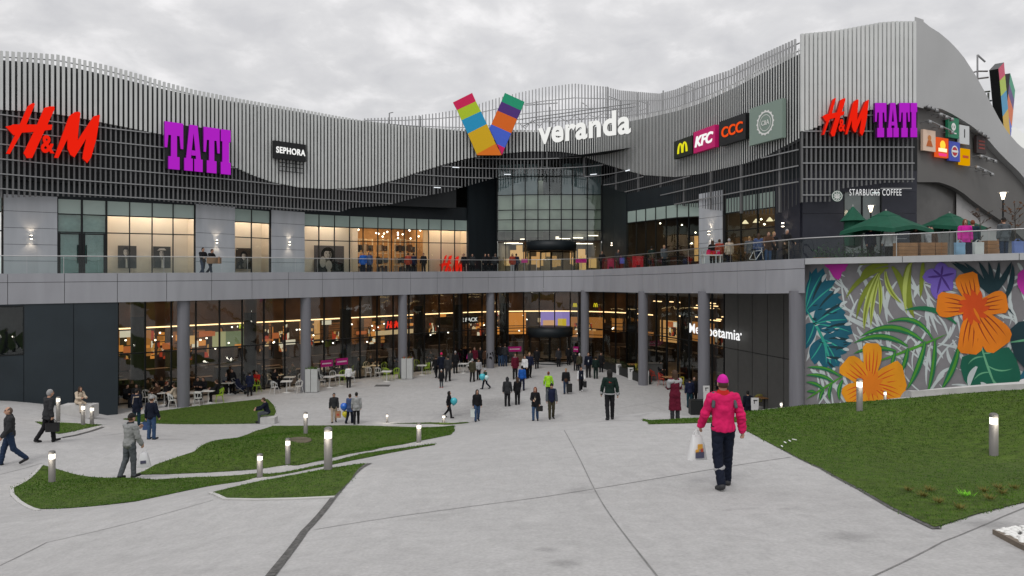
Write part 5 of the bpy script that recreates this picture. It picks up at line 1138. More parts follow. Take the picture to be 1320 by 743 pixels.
insign(560, 617, 408, 418, -3.4, mat((0.02, 0.02, 0.02), .6), 'black board with white capitals above the ground floor shop', [('CKIE PACK', .42, .25, .97, .75, {})], WHT)
insign(307, 318, 415, 425, -3.5, mat((0.02, 0.02, 0.015), .6), 'black board with yellow-green glyphs left of the second column', [('RI', .1, .15, .9, .85, dict(bold=.02))], glow((.65, .75, .05), .9))
insign(274, 291, 428, 447, -4.5, glow((.62, .60, .30), .6), 'pale yellow lit food counter board right of the first column')
insign(291, 316, 427, 446, -4.8, glow((.35, .42, .22), .45), 'green lit menu board beside the yellow one')
insign(241, 251, 433, 444, -4.5, glow((.95, .55, .2), .7), 'amber lit picture board beside the first column')
for k, (px0, px1, yt, yb, lab) in enumerate(((413.5, 429, 464.5, 473, 'magenta panel on the glass doors, left of the pair'), (433, 448.5, 462, 470.5, 'magenta panel on the glass doors, right of the pair'), (655, 672, 447, 453.5, 'magenta panel on the glazing left of the revolving door'), (739, 745.5, 447, 454, 'small magenta panel right of the revolving door'))):
    f, o = plate('door_panel', GL, px0, px1, yt, yb, 0.12, mat((0.42, 0.005, 0.17), .5), lab, 0.02, 'sign', 'magenta door panels'); mb = MB(); xx = .12
    while xx < .86: ww = rr.uniform(.03, .07); f.poly(mb, [(xx, .42), (xx + ww, .40), (xx + ww, .60), (xx, .58)], 0, .008); xx += ww + .025
    mb.build('print', OFFW, o)
for k, (px0, px1, d0, lab) in enumerate(((672, 680, 61, 'magenta stand beside the upper revolving door on its left'), (742, 756, 61, 'magenta stand beside the upper revolving door on its right'))):
    f = Frame(Line([(600, d0), (800, d0)], smooth=False), px0, px1, 334, 339, 0); mb = MB(); f.poly(mb, [(0, 0), (1, 0), (1, 1), (0, 1)], 0, .06, 0)
    c = f.p(.5, 0); mb.tube([(c.x, c.y, 7.9), (c.x, c.y, c.z)], .03, 1, 6); mb.lathe([(.25, 0), (.25, .04), (0, .05)], (c.x, c.y, 7.86), 1, 12); tag(mb.build('promo_stand', [mat((0.5, 0.01, 0.2), .5), MT['rail']]), lab, 'stand')
# ------------------------------------------------------------------ posters: plain monochrome portraits in the shop windows
def poster(px0, px1, yt, yb, label, kind):
    f = Frame(ULl, px0, px1, yt, yb, -1.0); mb = MB(); rp = random.Random(kind)
    f.poly(mb, [(0, 0), (1, 0), (1, 1), (0, 1)], -.04, 0, 0)
    E_ = lambda cx, cy, rx, ry, n=18: [(cx + rx * math.cos(t), cy + ry * math.sin(t)) for t in np.linspace(0, 6.283, n, endpoint=False)]
    cx = (.42, .48, .5, .45)[kind]; cy = (.74, .70, .64, .72)[kind]
    f.poly(mb, [(.04, .0), (.10, .30), (.30, .44), (.70, .44), (.92, .30), (.97, 0)], 0, .004, 1)
    if kind in (2, 3): f.poly(mb, E_(cx, cy - .04, .23, .27), 0, .006, 1)
    f.poly(mb, [(cx - .06, .36), (cx + .08, .36), (cx + .07, .6), (cx - .06, .6)], 0, .008, 3)
    f.poly(mb, E_(cx, cy - .03, .125, .17), 0, .010, 2)
    f.poly(mb, [(cx - .15, cy), (cx - .12, cy + .17), (cx + .02, cy + .22), (cx + .15, cy + .15), (cx + .15, cy - .02), (cx + .09, cy + .08), (cx - .08, cy + .09)], 0, .012, 1)
    f.poly(mb, [(cx + .035, cy + .10), (cx + .115, cy + .05), (cx + .118, cy - .06), (cx + .06, cy - .18), (cx + .02, cy - .19), (cx + .05, cy - .08)], 0, .0115, 3)
    for s_ in (-.055, .04): f.poly(mb, E_(cx + s_, cy, .022, .009, 8), 0, .014, 1); f.poly(mb, E_(cx + s_, cy + .03, .03, .006, 8), 0, .014, 1)
    f.poly(mb, E_(cx, cy - .12, .035, .012, 8), 0, .014, 3); f.poly(mb, [(cx - .004, cy - .01), (cx + .02, cy - .075), (cx - .012, cy - .075)], 0, .014, 3)
    if kind == 1: f.poly(mb, [(cx - .26, cy + .11), (cx + .27, cy + .13), (cx + .15, cy + .22), (cx - .12, cy + .21)], 0, .016, 2)
    f.poly(mb, [(cx - .02, .02), (cx + .10, .02), (cx + .07, .40), (cx - .0, .40)], 0, .016, 2 if kind != 2 else 3)
    if kind == 3: f.poly(mb, E_(.48, .30, .11, .17), 0, .018, 2); f.poly(mb, E_(.28, .42, .10, .20), 0, .017, 2); f.poly(mb, [(.55, .0), (1, 0), (.98, .36), (.72, .44)], 0, .018, 1)
    if kind == 2:
        for k in range(8): x = rp.uniform(.2, .8); f.poly(mb, E_(x, rp.uniform(.05, .4), .06, .10, 10), 0, .017 + k * .0004, 3)
    c = [(0.035, 0.028, 0.024), (0.02, 0.017, 0.014), (0.05, 0.036, 0.026), (0.11, 0.10, 0.105)][kind]
    tag(mb.build('poster', [mat(c, .6), mat((0.004, 0.004, 0.004), .6), mat((0.50, 0.46, 0.42), .6), mat((0.13, 0.12, 0.105), .6)]), label, 'poster')
poster(152, 176, 317, 346, 'dark portrait poster, left one of the pair in the display window', 0)
poster(197.5, 220, 318, 346, 'dark portrait poster with a pale hat, right one of the pair', 1)
poster(304, 324.5, 320, 347, 'sepia portrait poster in the narrow window between two piers', 2)
poster(405, 443.5, 317, 353, 'largest portrait poster, black and white, of a person with long dark hair', 3)
# wall lamps with a beam up and down
def wall_lamp(line, px, py, off, label):
    q = line.at(px, off + .12); z = Zat(py, q.y); mb = MB(); t = line.tan(px); mb.box((q.x, q.y, z), (.12, .14, .18), 0, t)
    mb.box((q.x, q.y, z + .10), (.10, .10, .02), 1, t); mb.box((q.x, q.y, z - .10), (.10, .10, .02), 1, t)
    tag(mb.build('wall_lamp', [MT['rail'], glow((1, .85, .65), 14)]), label, 'wall lamp', 'up and down wall lamps')
    for s_ in (1, -1):
        ld = bpy.data.lights.new('wall_lamp_beam', 'SPOT'); ld.energy = 22; ld.spot_size = R(95); ld.spot_blend = .8; ld.color = (1, .8, .58); ld.shadow_soft_size = .04
        lo = bpy.data.objects.new('wall_lamp_beam', ld); col.objects.link(lo); lo.location = (q.x, q.y, z + s_ * .14); lo.rotation_euler = (0 if s_ < 0 else R(180), 0, 0)
wall_lamp(ULl, 38.5, 306, .32, 'up-and-down wall lamp on the leftmost grey pier'); wall_lamp(ULl, 276.5, 311.5, .32, 'up-and-down wall lamp above the couple with the box'); wall_lamp(ULl, 370, 314, .32, 'up-and-down wall lamp on the pier left of the big poster')
wall_lamp(ULr, 921, 300.5, .32, 'up-and-down wall lamp on the grey pier of the right wing'); wall_lamp(ULr, 1014, 290, .15, 'up-and-down wall lamp on the black corner wall'); wall_lamp(Line([(775, 64.2), (808, 56.4)], smooth=False), 791.5, 315, .1, 'up-and-down wall lamp on the right entrance tower')

# ------------------------------------------------------------------ people: one smooth body each, grown from a distance field
def caps(a, b, ra, rb): return ('c', np.array(a, float), np.array(b, float), ra, rb)
def ell(c, r, rot=0.0): return ('e', np.array(c, float), np.array(r, float))
def sdf(prims, h, k=0.03, cut=None):
    lo = np.full(3, 1e9); hi = -lo; B = []
    for p in prims:
        if p[0] == 'c': m = max(p[3], p[4]); l_, h_ = np.minimum(p[1], p[2]) - m, np.maximum(p[1], p[2]) + m
        else: l_, h_ = p[1] - p[2], p[1] + p[2]
        B.append((l_, h_)); lo = np.minimum(lo, l_); hi = np.maximum(hi, h_)
    lo = lo - 3 * h; n = np.ceil((hi + 3 * h - lo) / h).astype(int) + 1
    Fd = np.full(n, 1.0, dtype=np.float32); ax = [lo[i] + h * np.arange(n[i]) for i in range(3)]
    for p, (l_, h_) in zip(prims, B):
        pad = k + 3 * h; i0 = np.maximum(((l_ - pad - lo) / h).astype(int), 0); i1 = np.minimum(((h_ + pad - lo) / h).astype(int) + 2, n)
        X = ax[0][i0[0]:i1[0], None, None]; Y = ax[1][None, i0[1]:i1[1], None]; Z = ax[2][None, None, i0[2]:i1[2]]
        if p[0] == 'c':
            a, b = p[1], p[2]; d = b - a; L2 = d @ d + 1e-9
            t = np.clip(((X - a[0]) * d[0] + (Y - a[1]) * d[1] + (Z - a[2]) * d[2]) / L2, 0, 1)
            D = np.sqrt((X - a[0] - t * d[0]) ** 2 + (Y - a[1] - t * d[1]) ** 2 + (Z - a[2] - t * d[2]) ** 2) - (p[3] + (p[4] - p[3]) * t)
        else:
            c, r = p[1], p[2]; q = np.sqrt(((X - c[0]) / r[0]) ** 2 + ((Y - c[1]) / r[1]) ** 2 + ((Z - c[2]) / r[2]) ** 2)
            q2 = np.sqrt(((X - c[0]) / r[0] ** 2) ** 2 + ((Y - c[1]) / r[1] ** 2) ** 2 + ((Z - c[2]) / r[2] ** 2) ** 2) + 1e-6; D = q * (q - 1) / q2
        S = Fd[i0[0]:i1[0], i0[1]:i1[1], i0[2]:i1[2]]; hh = np.clip(0.5 + 0.5 * (S - D) / k, 0, 1)
        Fd[i0[0]:i1[0], i0[1]:i1[1], i0[2]:i1[2]] = np.minimum(S, D) if k < 1e-4 else (S * (1 - hh) + D * hh - k * hh * (1 - hh))
    if cut:
        X, Y, Z = ax[0][:, None, None], ax[1][None, :, None], ax[2][None, None, :]
        for (nx, ny_, nz, c) in cut: Fd = np.maximum(Fd, nx * X + ny_ * Y + nz * Z - c)
    Fd[0] = Fd[-1] = 1; Fd[:, 0] = Fd[:, -1] = 1; Fd[:, :, 0] = Fd[:, :, -1] = 1
    return Fd, lo, h
def nets(Fd, lo, h):
    S = Fd < 0; c = [S[i:S.shape[0] - 1 + i, j:S.shape[1] - 1 + j, k:S.shape[2] - 1 + k] for i in (0, 1) for j in (0, 1) for k in (0, 1)]
    al = c[0].copy(); an = c[0].copy()
    for q in c[1:]: al &= q; an |= q
    mk = an & ~al; idx = np.full(mk.shape, -1); I = np.argwhere(mk); idx[mk] = np.arange(len(I))
    acc = np.zeros((len(I), 3)); cnt = np.zeros(len(I))
    cor = [(i, j, k) for i in (0, 1) for j in (0, 1) for k in (0, 1)]
    for a in cor:
        for d in range(3):
            if a[d]: continue
            b = list(a); b[d] = 1; fa = Fd[tuple((I + a).T)]; fb = Fd[tuple((I + b).T)]; m = (fa < 0) != (fb < 0); t = fa[m] / (fa[m] - fb[m])
            P = np.tile(np.array(a, float), (m.sum(), 1)); P[:, d] = t; acc[m] += P; cnt[m] += 1
    v = lo + h * (I + acc / cnt[:, None]); Q = []
    for d in range(3):
        e1, e2 = (d + 1) % 3, (d + 2) % 3; n = S.shape; sl = [slice(1, n[i] - 1) for i in range(3)]; sl[d] = slice(0, n[d] - 1); sb = list(sl); sb[d] = slice(1, n[d])
        A, B_ = S[tuple(sl)], S[tuple(sb)]; off = np.array([1, 1, 1]); off[d] = 0
        for sgn in (0, 1):
            K = np.argwhere(A & ~B_ if sgn == 0 else ~A & B_) + off
            if not len(K): continue
            def at(o1, o2): q = K.copy(); q[:, e1] -= o1; q[:, e2] -= o2; return idx[tuple(q.T)]
            q4 = np.stack([at(1, 1), at(0, 1), at(0, 0), at(1, 0)], 1); Q.append(q4 if sgn == 0 else q4[:, ::-1])
    return v, np.concatenate(Q)
FOLD = {'jacket': .0042, 'sleeve': .0042, 'trousers': .0036}
def skin_obj(name, prims, h, m, parent, k=0.03, cut=None, scale=1.0, paint=None):
    v, q = nets(*sdf(prims, h, k, cut)); mb = MB()
    if name in FOLD and h < 0.017:                       # creases of the cloth
        nrm = np.cross(v[q[:, 2]] - v[q[:, 0]], v[q[:, 3]] - v[q[:, 1]]); vn = np.zeros_like(v)
        for c_ in range(4): np.add.at(vn, q[:, c_], nrm)
        vn /= np.linalg.norm(vn, axis=1)[:, None] + 1e-9; fr = np.random.default_rng(len(v)); D = np.zeros(len(v))
        for k_ in range(5):
            d_ = fr.normal(0, 1, 3) * (0.7, 0.7, 1.2); d_ /= np.linalg.norm(d_); wp = fr.normal(0, 1, 3); D += np.sin((v @ d_) * fr.uniform(22, 55) + 2.2 * np.sin((v @ wp) * 9 + k_) + k_ * 2)
        v = v + vn * (np.abs(D) - 1.6)[:, None] * FOLD[name]
    mb.v = (v * scale).tolist(); mb.f = [tuple(x) for x in q.tolist()]; mb.sm = [True] * len(q)
    ms = [m] if not isinstance(m, list) else m
    mb.m = [0] * len(q) if paint is None else paint(v[q].mean(1)).astype(int).tolist()
    LOC[parent.name] = Vector((0, 0, 0)); return mb.build(name, ms, parent)
def cloth(c): return mat(c, 0.85, var=0.18, scale=7, bump=0.8, bscale=11, spec=0.15, name='cloth')
SK = (0.45, 0.26, 0.18); SKIN = mat(SK, 0.55, var=0.06, name='skin'); FACE = [SKIN, mat((0.05, 0.03, 0.025), 0.6), mat((0.30, 0.10, 0.08), 0.5)]
CL = dict(black=(0.012, 0.012, 0.014), char=(0.03, 0.031, 0.034), navy=(0.012, 0.016, 0.04), dnavy=(0.008, 0.011, 0.022), jeans=(0.035, 0.07, 0.14), djeans=(0.02, 0.035, 0.07), grey=(0.19, 0.19, 0.195), ashgrey=(0.26, 0.265, 0.265), lgrey=(0.34, 0.34, 0.35), white=(0.66, 0.66, 0.66), cream=(0.48, 0.40, 0.31), beige=(0.38, 0.31, 0.24), pink=(0.58, 0.014, 0.105), maroon=(0.10, 0.008, 0.022), green=(0.015, 0.05, 0.035), dgreen=(0.010, 0.022, 0.018), olive=(0.05, 0.045, 0.028), blue=(0.015, 0.09, 0.36), denim=(0.06, 0.09, 0.19), red=(0.42, 0.02, 0.015), brick=(0.30, 0.05, 0.03), neon=(0.32, 0.62, 0.03), yellow=(0.62, 0.42, 0.01), brown=(0.075, 0.04, 0.025), teal=(0.01, 0.035, 0.05), magenta=(0.55, 0.02, 0.30), mgrey=(0.085, 0.095, 0.105))
HR = dict(black=(0.008, 0.007, 0.006), brown=(0.05, 0.026, 0.014), red=(0.16, 0.04, 0.016), grey=(0.28, 0.28, 0.28), blond=(0.28, 0.18, 0.08), white=(0.6, 0.6, 0.58))
def person(at, H, face, pose, top, legs, hair, label, hem=0.84, hairkind='short', arms=None, stride=0.0, lean=0.0, h=0.02, extras=(), shoes='black', female=False, group=None, turn=0.0):
    """at = where the feet (or the seat's foot point) stand; face = degrees, 0 looks at the camera, 90 to the picture's right"""
    s = H / 1.75; th = R(face)
    root = empty('person', at, label, 'person', group, rz=th)
    fw = np.array([0, -1.0, 0])
    A = np.array
    hipz = 0.93; thl, shl = 0.43, 0.42; hw = 0.088 if not female else 0.085
    if pose == 'sit': an = [(86, 84), (82, 88)]
    elif pose == 'kneel': an = [(100, 120), (100, 120)]
    elif pose == 'walk': an = [(stride, 6), (-stride * 0.75, 14 + abs(stride) * 1.1)]
    else: an = [(2, 2), (-2, 3)]
    J = {}
    for i, sx in enumerate((-1, 1)):
        a, b = R(an[i][0]), R(an[i][1]); hip = A((sx * hw, 0, hipz)); out_ = 0.025 * sx
        kn = hip + thl * A((out_, -math.sin(a), -math.cos(a))); a2 = a - b; ak = kn + shl * A((0, -math.sin(a2), -math.cos(a2)))
        ta = a2 * 0.75 if pose == 'walk' else 0.0
        toe = ak + A((sx * 0.03, -0.165 * math.cos(ta), -0.045 + 0.165 * math.sin(ta))); J[i] = [hip, kn, ak, toe]
    low = min(min(J[i][2][2] - 0.085, J[i][3][2] - 0.03) for i in (0, 1)); dz = -low
    for i in (0, 1): J[i] = [q + A((0, 0, dz)) for q in J[i]]
    hz = hipz + dz; ln = R(lean)
    def up(p):           # torso frame leaning about the hips
        y, z = p[1], p[2] - 0.93; return A((p[0], y * math.cos(ln) - z * math.sin(ln), hz + y * math.sin(ln) + z * math.cos(ln)))
    sw = 0.185 if not female else 0.160; tw = 1.0 if not female else 0.90
    if arms is None: arms = [(-stride * 0.9, 18, 8, 0), (stride * 0.8, 14, 8, 0)] if pose == 'walk' else ([(35, 60, 10, 20), (30, 62, 10, 20)] if pose == 'sit' else [(8, 12, 9, 0), (-6, 10, 9, 0)])
    K = {}
    for i, sx in enumerate((-1, 1)):
        p_, e_, o_, inn_ = arms[i]; p1, p2 = R(p_) + ln * 0, R(p_ + e_); o = R(o_); sh_ = up((sx * sw, 0.01, 1.425))
        d1 = A((sx * math.sin(o), -math.sin(p1) * math.cos(o), -math.cos(p1) * math.cos(o))); el_ = sh_ + 0.285 * d1
        ii = R(inn_); d2 = A((sx * math.sin(o * 0.5) - sx * math.sin(ii), -math.sin(p2) * math.cos(ii), -math.cos(p2) * math.cos(ii))); d2 /= np.linalg.norm(d2); wr = el_ + 0.245 * d2
        K[i] = [sh_, el_, wr, d2]
    neck0, neck1 = up((0, 0.015, 1.46)), up((0, -0.005, 1.56)); hc = up((0, -0.02, 1.645)); hr = A((0.074, 0.094, 0.113))
    fdir = fw
    torso = [ell(up((0, 0, 1.28)), (0.158 * tw, 0.112, 0.20)), ell(up((0, 0, 1.09)), (0.138 * tw, 0.104, 0.17)), ell(up((0, 0.01, 0.955)), (0.155 * (1.0 if not female else 1.0), 0.118, 0.125)), caps(up((-sw * 0.8, 0.015, 1.43)), up((sw * 0.8, 0.015, 1.43)), 0.058, 0.058), caps(up((0, 0.015, 1.40)), neck0, 0.095, 0.055)]
    leg = []
    for i in (0, 1): leg += [caps(J[i][0], J[i][1], 0.082, 0.056), caps(J[i][1], J[i][2], 0.054, 0.036)]
    foot = [[caps(J[i][2] + A((0, 0.035, -0.05)), J[i][3], 0.036, 0.030), caps(J[i][2], J[i][2] + A((0, 0.02, -0.05)), 0.042, 0.042)] for i in (0, 1)]
    head = [ell(hc, hr), ell(hc + A((0, -0.028, -0.055)), (0.052, 0.062, 0.062)), caps(neck0, neck1, 0.058, 0.052), caps(hc + A((0, -0.088, 0.005)), hc + A((0, -0.108, -0.03)), 0.010, 0.015), ell(hc + A((-0.076, 0.01, -0.01)), (0.012, 0.022, 0.032)), ell(hc + A((0.076, 0.01, -0.01)), (0.012, 0.022, 0.032)), caps(hc + A((-0.03, -0.088, 0.022)), hc + A((0.03, -0.088, 0.022)), 0.010, 0.010)]
    armp = []; hand = []
    fine = h < 0.013
    for i, sx in enumerate((-1, 1)):
        sh_, el_, wr, d2 = K[i]; armp += [caps(sh_, el_, 0.050, 0.040), caps(el_, wr, 0.039, 0.027)]
        side = np.cross(d2, A((sx, 0, 0.0))); side /= np.linalg.norm(side) + 1e-9; pn = np.cross(d2, side)      # side: across the palm, fore-aft
        pc = wr + d2 * 0.055; hand += [caps(wr, wr + d2 * 0.02, 0.027, 0.026), caps(wr + d2 * 0.03 + side * 0.016, wr + d2 * 0.075 + side * 0.022, 0.020, 0.016), caps(wr + d2 * 0.03 - side * 0.016, wr + d2 * 0.075 - side * 0.022, 0.020, 0.016)]
        inw = A((-sx, 0, 0)) * 0.9
        for f_, L in ((-0.030, 0.062), (-0.010, 0.076), (0.010, 0.080), (0.030, 0.070)):
            b0 = wr + d2 * 0.085 + side * f_; b1 = b0 + (d2 * 0.8 + inw * 0.35) * L * 0.55; b2 = b1 + (d2 * 0.3 + inw * 0.8) * L * 0.5
            hand += [caps(b0, b1, 0.0105, 0.0095), caps(b1, b2, 0.0095, 0.008)]
        fs = 1 if side[1] < 0 else -1
        t0 = wr + d2 * 0.03 + side * 0.026 * fs; t1 = t0 + (d2 * 0.6 + side * fs * 0.6 + inw * 0.3) * 0.045; hand += [caps(t0, t1, 0.014, 0.011), caps(t1, t1 + (d2 * 0.9 + inw * 0.3) * 0.03, 0.011, 0.009)]
    def paint(c):
        q = c - hc; e1 = ((np.abs(np.abs(q[:, 0]) - 0.032) < 0.016) & (np.abs(q[:, 2] - 0.004) < 0.011) & (q[:, 1] < -0.06)); br = ((np.abs(np.abs(q[:, 0]) - 0.033) < 0.022) & (np.abs(q[:, 2] - 0.030) < 0.007) & (q[:, 1] < -0.055))
        mo = ((np.abs(q[:, 0]) < 0.026) & (np.abs(q[:, 2] + 0.066) < 0.010) & (q[:, 1] < -0.05)); return np.where(e1 | br, 1, np.where(mo, 2, 0))
    body = skin_obj('body', torso + leg + foot[0] + foot[1] + head + armp + hand, h, FACE, root, 0.022, None, s, paint)
    # clothing
    g = 0.034
    def grow(P, d): return [(p[0], p[1], p[2], p[3] + d, p[4] + d) if p[0] == 'c' else (p[0], p[1], p[2] + d) for p in P]
    lg = [caps(J[i][0] + A((0, 0, 0.02)), J[i][1], 0.082, 0.058) for i in (0, 1)] + [caps(J[i][1], J[i][2] + A((0, 0, -0.015)), 0.057, 0.048) for i in (0, 1)]
    if legs: skin_obj('trousers', grow(lg, 0.020) + grow(torso[2:3], 0.014), h, cloth(CL[legs]), root, 0.03, None, s)
    for i in (0, 1): skin_obj('shoe', grow(foot[i], 0.010), min(h, 0.016), mat(CL[shoes], 0.6), root, 0.02, None, s)
    tp_ = grow(torso, g)
    if hem < 0.80:
        dp = 0.93 - hem
        if pose == 'sit': pass
        else: tp_ += [caps(up((-0.07, 0, 0.93)), up((-0.09, 0.0, hem)) if hem > .6 else A((-0.09, 0, hem + dz)), 0.115, 0.125), caps(up((0.07, 0, 0.93)), up((0.09, 0.0, hem)) if hem > .6 else A((0.09, 0, hem + dz)), 0.115, 0.125)]
    hq = up((0, 0, hem)); cutp = [(0, math.sin(ln) * 1.0, -math.cos(ln), math.sin(ln) * hq[1] - math.cos(ln) * hq[2])] if hem >= .6 else [(0, 0, -1, -(hem + dz))]
    topc = CL[top]
    if armp:
        v1 = skin_obj('jacket', tp_, h, cloth(topc), root, 0.04, cutp + [(0, 0, 1, neck0[2] + 0.045)], s)
        for i in (0, 1):
            sc_c = topc
            for ex in extras:
                if ex[0] == 'sleeves': sc_c = CL[ex[1]]
            skin_obj('sleeve', grow([armp[2 * i], caps(K[i][1], K[i][2] - K[i][3] * 0.01, 0.041, 0.036)], 0.030), h, cloth(sc_c), root, 0.03, None, s)
    # hair and headgear
    hm = mat(HR.get(hair, HR['black']), 0.7, bump=0.5, bscale=60, name='hair') if hair in HR else cloth(CL[hair])
    ha = hc + A((0, 0.012, 0.012)); hgr = hr + A((0.012, 0.012, 0.012)); cf = [(0, -0.85, -0.53, -0.85 * (hc[1] - 0.035) - 0.53 * (hc[2] + 0.018))]
    if hairkind == 'short': skin_obj('hair', [ell(ha, hgr)], min(h, 0.014), hm, root, 0.01, cf + [(0, 0, -1, -(hc[2] - 0.075))], s)
    elif hairkind == 'long':
        skin_obj('hair', [ell(ha, hgr + 0.008), caps(ha + A((0, 0.045, -0.03)), ha + A((0, 0.075, -0.26)), 0.085, 0.075), caps(ha + A((-0.06, 0.02, -0.06)), ha + A((-0.085, 0.0, -0.24)), 0.035, 0.03), caps(ha + A((0.06, 0.02, -0.06)), ha + A((0.085, 0.0, -0.24)), 0.035, 0.03)], min(h, 0.016), hm, root, 0.03, [(0, -1, 0, -(hc[1] - 0.062))] if True else None, s)
    elif hairkind == 'bun': skin_obj('hair', [ell(ha, hgr), ell(ha + A((0, 0.09, 0.04)), (0.04, 0.04, 0.04))], min(h, 0.014), hm, root, 0.02, cf, s)
    elif hairkind == 'bald': skin_obj('hair', [ell(hc + A((0, 0.008, -0.01)), hr + 0.006)], min(h, 0.014), mat((0.10, 0.07, 0.055), 0.7), root, 0.01, cf, s)
    elif hairkind in ('cap', 'beanie'):
        P = [ell(hc + A((0, 0.006, 0.022)), hr + 0.013)]
        if hairkind == 'cap': P += [caps(hc + A((-0.03, -0.10, 0.038)), hc + A((-0.03, -0.165, 0.028)), 0.022, 0.012), caps(hc + A((0.03, -0.10, 0.038)), hc + A((0.03, -0.165, 0.028)), 0.022, 0.012)]
        skin_obj('cap' if hairkind == 'cap' else 'beanie', P, min(h, 0.014), hm, root, 0.012, [(0, 0, -1, -(hc[2] + (0.018 if hairkind == 'cap' else 0.0)))], s)
        skin_obj('hair', [ell(hc + A((0, 0.012, -0.005)), hr + 0.006)], min(h, 0.014), mat(HR['brown'], 0.8), root, 0.01, [(0, -0.9, -0.1, -0.9 * (hc[1] + 0.0) - 0.1 * hc[2]), (0, 0, 1, hc[2] + 0.03), (0, 0, -1, -(hc[2] - 0.06))], s)
    elif hairkind == 'hood': skin_obj('hood', [ell(hc + A((0, 0.02, 0.01)), hr + 0.03), caps(hc + A((0, 0.03, -0.08)), neck0, 0.09, 0.10)], min(h, 0.018), hm, root, 0.03, [(0, -1, 0, -(hc[1] - 0.055))], s)
    for ex in extras:
        if ex[0] == 'scarf': skin_obj('scarf', [caps(neck0 + A((-0.05, -0.01, 0.0)), neck0 + A((0.05, -0.01, 0.0)), 0.082, 0.082), caps(neck0 + A((-0.03, 0.05, -0.02)), neck0 + A((0.03, 0.05, -0.02)), 0.07, 0.07)], h, cloth(CL[ex[1]]), root, 0.03, None, s)
        if ex[0] == 'shawl': skin_obj('shawl', [caps(up((-0.15, 0.03, 1.43)), up((0, 0.06, 1.36)), 0.085, 0.085), caps(up((0.17, 0.03, 1.40)), up((0, 0.06, 1.42)), 0.085, 0.085), caps(up((-0.17, 0.0, 1.40)), up((-0.15, 0.03, 1.26)), 0.075, 0.06), caps(up((0.2, 0.0, 1.38)), up((0.21, 0.0, 1.22)), 0.07, 0.06)], h, cloth(CL[ex[1]]), root, 0.04, None, s)
        if ex[0] == 'collarup': skin_obj('collar', [caps(up((-0.03, 0.01, 1.47)), up((0.03, 0.01, 1.47)), 0.082, 0.082), caps(up((0, 0.02, 1.47)), up((0, 0.0, 1.54)), 0.088, 0.078)], h, cloth(CL[ex[1]]), root, 0.02, [(0, 0, 1, neck0[2] + 0.085)], s)
        if ex[0] == 'band':     # reflective bands: (name, z0, z1) round the jacket
            skin_obj('reflective_band', grow(torso, g + 0.007), h, mat(CL[ex[1]], 0.4), root, 0.04, [(0, 0, 1, ex[3] + dz * 1), (0, 0, -1, -(ex[2] + dz))], s)
        if ex[0] == 'cuff':
            for i in (0, 1): q = K[i][2] - K[i][3] * 0.05; skin_obj('reflective_band', [caps(q, q + K[i][3] * 0.03, 0.070, 0.070)], h, mat(CL[ex[1]], 0.4), root, 0.01, None, s)
        if ex[0] == 'kneeband':
            q = J[ex[2]][1] * 0.55 + J[ex[2]][2] * 0.45; skin_obj('trouser_band', [caps(q + A((-0.05, 0, 0.015)), q + A((0.05, 0, -0.02)), 0.036, 0.036), caps(q, q + A((0, 0, 0.01)), 0.084, 0.084)], h, mat(CL[ex[1]], 0.5), root, 0.01, [(0.3, 0, 1, q[2] + 0.3 * q[0] + 0.025), (-0.3, 0, -1, -q[2] - 0.3 * q[0] + 0.02)], s)
        if ex[0] == 'stripe':
            for sx in (-1, 1): skin_obj('shoulder_stripe', [caps(up((sx * 0.145, 0.04, 1.47)), up((sx * 0.175, 0.112, 1.30)), 0.030, 0.026), caps(up((sx * 0.16, 0.03, 1.49)), up((sx * 0.145, 0.06, 1.43)), 0.028, 0.028)], min(h, .012), cloth(CL[ex[1]]), root, 0.02, None, s)
        if ex[0] == 'backstripe': skin_obj('coat_stripe', [caps(up((-0.19, 0.11, 1.40)), up((0.05, 0.125, 1.38)), 0.03, 0.03), caps(up((0.05, 0.125, 1.38)), up((0.12, 0.12, 1.05)), 0.028, 0.02)], h, cloth(CL[ex[1]]), root, 0.02, None, s)
        if ex[0] == 'print': skin_obj('back_print', [caps(up((-0.045, 0.137, 1.36)), up((0.045, 0.137, 1.36)), 0.014, 0.014), caps(up((-0.045, 0.139, 1.33)), up((0.045, 0.139, 1.33)), 0.009, 0.009)], 0.008, mat(CL[ex[1]], .5), root, 0.004, None, s)
        if ex[0] == 'apron': skin_obj('apron', [ell(up((0, -0.06, 0.98)), (0.14, 0.09, 0.2))], h, cloth(CL[ex[1]]), root, 0.02, None, s)
        if ex[0] == 'shirt': skin_obj('shirt_front', [ell(up((0, -0.075, 1.22)), (0.075, 0.072, 0.24))], h, cloth(CL[ex[1]]), root, 0.02, None, s)
        if ex[0] == 'strap': skin_obj('bag_strap', [caps(up((-0.13, -0.06, 1.44)), up((0.15, -0.13, 1.0)), 0.014, 0.014)], min(h, .014), mat(CL['black'], .6), root, 0.01, None, s)
    rm = Matrix.Rotation(th, 4, 'Z')
    hands = [Vector(at) + rm @ Vector(tuple((K[i][2] + K[i][3] * 0.09) * s)) for i in (0, 1)]
    return root, hands, s
def ray_at(px, d, z=None): return W(px, d)
def put(px, fy, hy, face, pose, top, legs, hair, label, d=None, zoff=0.0, **kw):
    """stand a person where the photo shows the feet; height from the photo, kept human"""
    p = gp(px, fy) if d is None else Vector((*W(px, d)[:2], Zat(fy, d) if zoff is None else zoff))
    hp = (fy - hy) * p.y / F
    kw.setdefault('h', 0.0085 if p.y < 13 else (0.0125 if p.y < 24 else (0.018 if p.y < 30 else 0.022)))
    if pose == 'sit': H = kw.pop('H', 1.70)
    else: H = kw.pop('H', None) or min(max(hp, 1.0 if kw.get('child') else 1.52), 1.90)
    kw.pop('child', None)
    if hair == 'none': hair = 'black'
    return person((p.x, p.y, p.z), H, face, pose, top, legs, hair, label, **kw)
